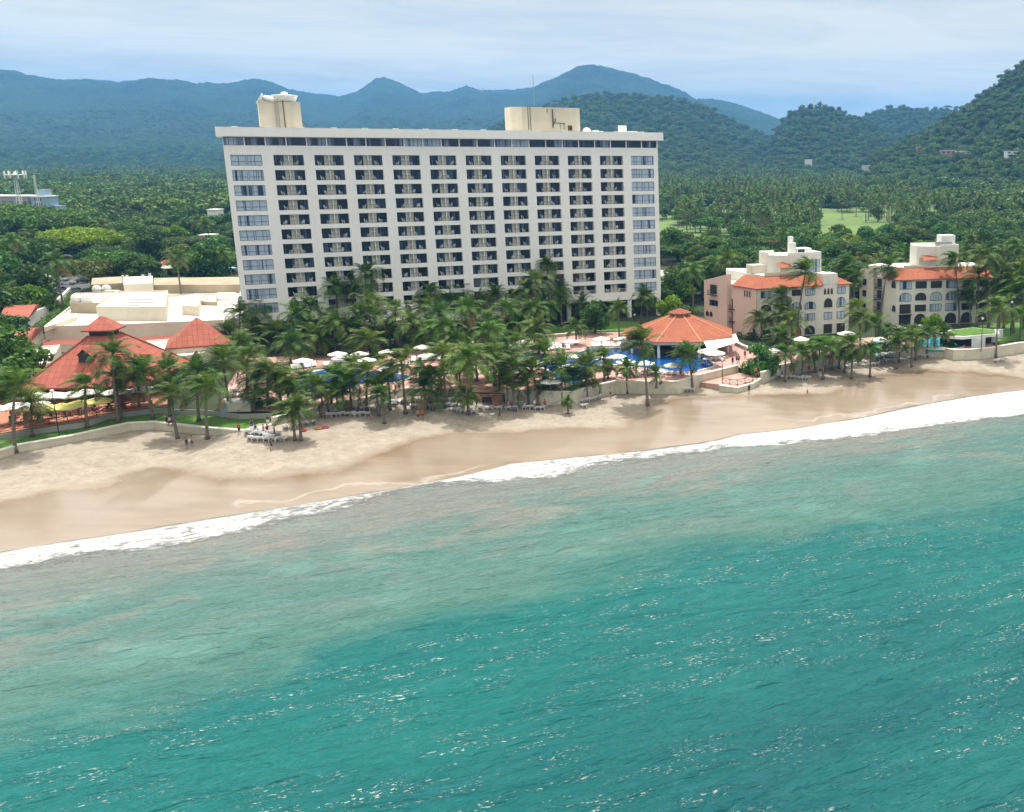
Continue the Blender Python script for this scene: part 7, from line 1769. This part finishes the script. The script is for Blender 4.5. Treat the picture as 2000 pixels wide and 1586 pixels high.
PAINT = {'white': mat('paint_white', (.75,.76,.77), .3, .03, 1, coat=.5), 'grey': mat('paint_grey', (.16,.17,.18), .3, .03, 1, coat=.5), 'silver': mat('paint_silver', (.45,.46,.47), .3, .03, 1, coat=.5), 'black': mat('paint_black', (.02,.02,.025), .25, .03, 1, coat=.5), 'teal': mat('paint_teal', (.10,.30,.33), .3, .03, 1, coat=.5)}
for u, v, pc_, rz, pk, lab in [(130,556,'silver',.1,True,'silver pickup truck on the driveway under the olive tree'),(36,556,'white',.1,False,'white car half hidden by trees at the far left'),(122,569,'grey',.05,False,'grey car on the road in front of the silver pickup'),(146,572,'silver',.2,False,'silver car at the road end by the service block'),(158,553,'black',.1,False,'black car in tree shade behind the silver pickup'),(8,570,'black',.1,False,'black car at the left edge on the road'),
    (1322,536,'black',1.3,False,'black car in the right car park, leftmost'),(1334,538,'white',1.3,False,'white car in the right car park next to the black one'),(1346,540,'grey',1.3,False,'grey car in the middle of the right car park'),(1357,542,'white',1.3,False,'white car in the right car park, right of the grey one'),(1369,544,'teal',1.3,False,'teal car at the right end of the car park'),(1310,536,'silver',1.3,False,'silver car beside the tower in the right car park')]:
    c = make_car(PAINT[pc_], pk); c.location = P(u, v, 3.925); c.rotation_euler = (0,0,rz); c['label'] = lab; c['group'] = 'parked cars'
# ---- lamps
def lamp(base, top_v, label, double=False):
    h = height_at(base.x, base.y, top_v)-base.z; o = empty('street_lamp', base, 0, label, 'street lamp')
    g = MB(); g.tube([(0,0,0),(0,0,h-.25)], [.09,.05], 8); g.build('post', M['frame'] if not double else M['metal'], o)
    if double:
        g = MB(); g.box(-1.2,1.2,-.05,.05,h-.25,h-.15); g.box(-1.4,-.8,-.2,.2,h-.15,h); g.box(.8,1.4,-.2,.2,h-.15,h); g.build('lamp_head', M['metal'], o)
    else:
        g = MB(); g.lathe([(.06,-.28),(.2,-.22),(.28,-.08),(.28,.05),(.2,.2),(.06,.26)], 12, Matrix.Translation((0,0,h))); g.build('globe', M['white'], o, smooth=True)
lamp(P(116,853,3.08), 764, 'globe lamp on the lawn in front of the yellow parasols'); lamp(beach_pt(1411,752), 702, 'slim lamp post at the left end of the criss-cross railing'); lamp(P(1916,688,3.6), 622, 'globe lamp in front of the planted bar at right')
lamp(P(1973,655,3.95), 590, 'globe lamp among the tall palms at the right edge'); lamp(P(1240,632,3.95), 615, 'short globe lamp on the hotel lawn by the tower'); lamp(P(1437,520,3.95), 463, 'double-headed car park lamp above the woods', True); lamp(P(1523,505,3.95), 455, 'thin pole lamp behind the left apartment block', True)
# ---- second red-roofed restaurant behind the service block
def low_rest():
    a_ = P(306, 518, 7.4); b_ = P(462, 512, 7.4); o = empty('restaurant_building', (a_.x, a_.y, 3.9), math.atan2(b_.y-a_.y, b_.x-a_.x), 'distant low restaurant with red roof and white awning left of the tower', 'restaurant'); W_ = (b_-a_).length
    g = MB(); hip(g, (W_/2, 6), W_/2-6, 3.4, 6.0, W_/2, 6); g.build('roof', M['redroof'], o)
    g = MB(); g.box(1, W_-1, 2, 11, 0, 3.1); g.build('wall', M['dark'], o)
    g = MB(); g.add([(.5,-3.5,2.7),(W_*.7,-3.5,2.7),(W_*.7,0.2,3.35),(.5,.2,3.35),(.5,-3.5,2.64),(W_*.7,-3.5,2.64),(W_*.7,0.2,3.29),(.5,.2,3.29)], [(0,1,2,3),(7,6,5,4),(0,4,5,1)]); g.build('awning', M['canvas'], o)
low_rest()

# ================================================================== HAZE
hz = MB(); hz.box(-13000, 13000, -10500, 13500, -12, 660)
mh = bpy.data.materials.new('haze'); mh.use_nodes = True; nt = mh.node_tree; nt.nodes.clear()
pvn = nt.nodes.new('ShaderNodeVolumePrincipled'); on = nt.nodes.new('ShaderNodeOutputMaterial')
pvn.inputs['Color'].default_value = (.17, .485, 1.0, 1); pvn.inputs['Density'].default_value = 1.4e-4; pvn.inputs['Anisotropy'].default_value = 0.0
nt.links.new(pvn.outputs[0], on.inputs['Volume'])
o = hz.build('haze', mh); tag(o, kind='stuff', label='pale blue air between the camera and the far hills', cat='haze')
print('objects', len(scene.objects))
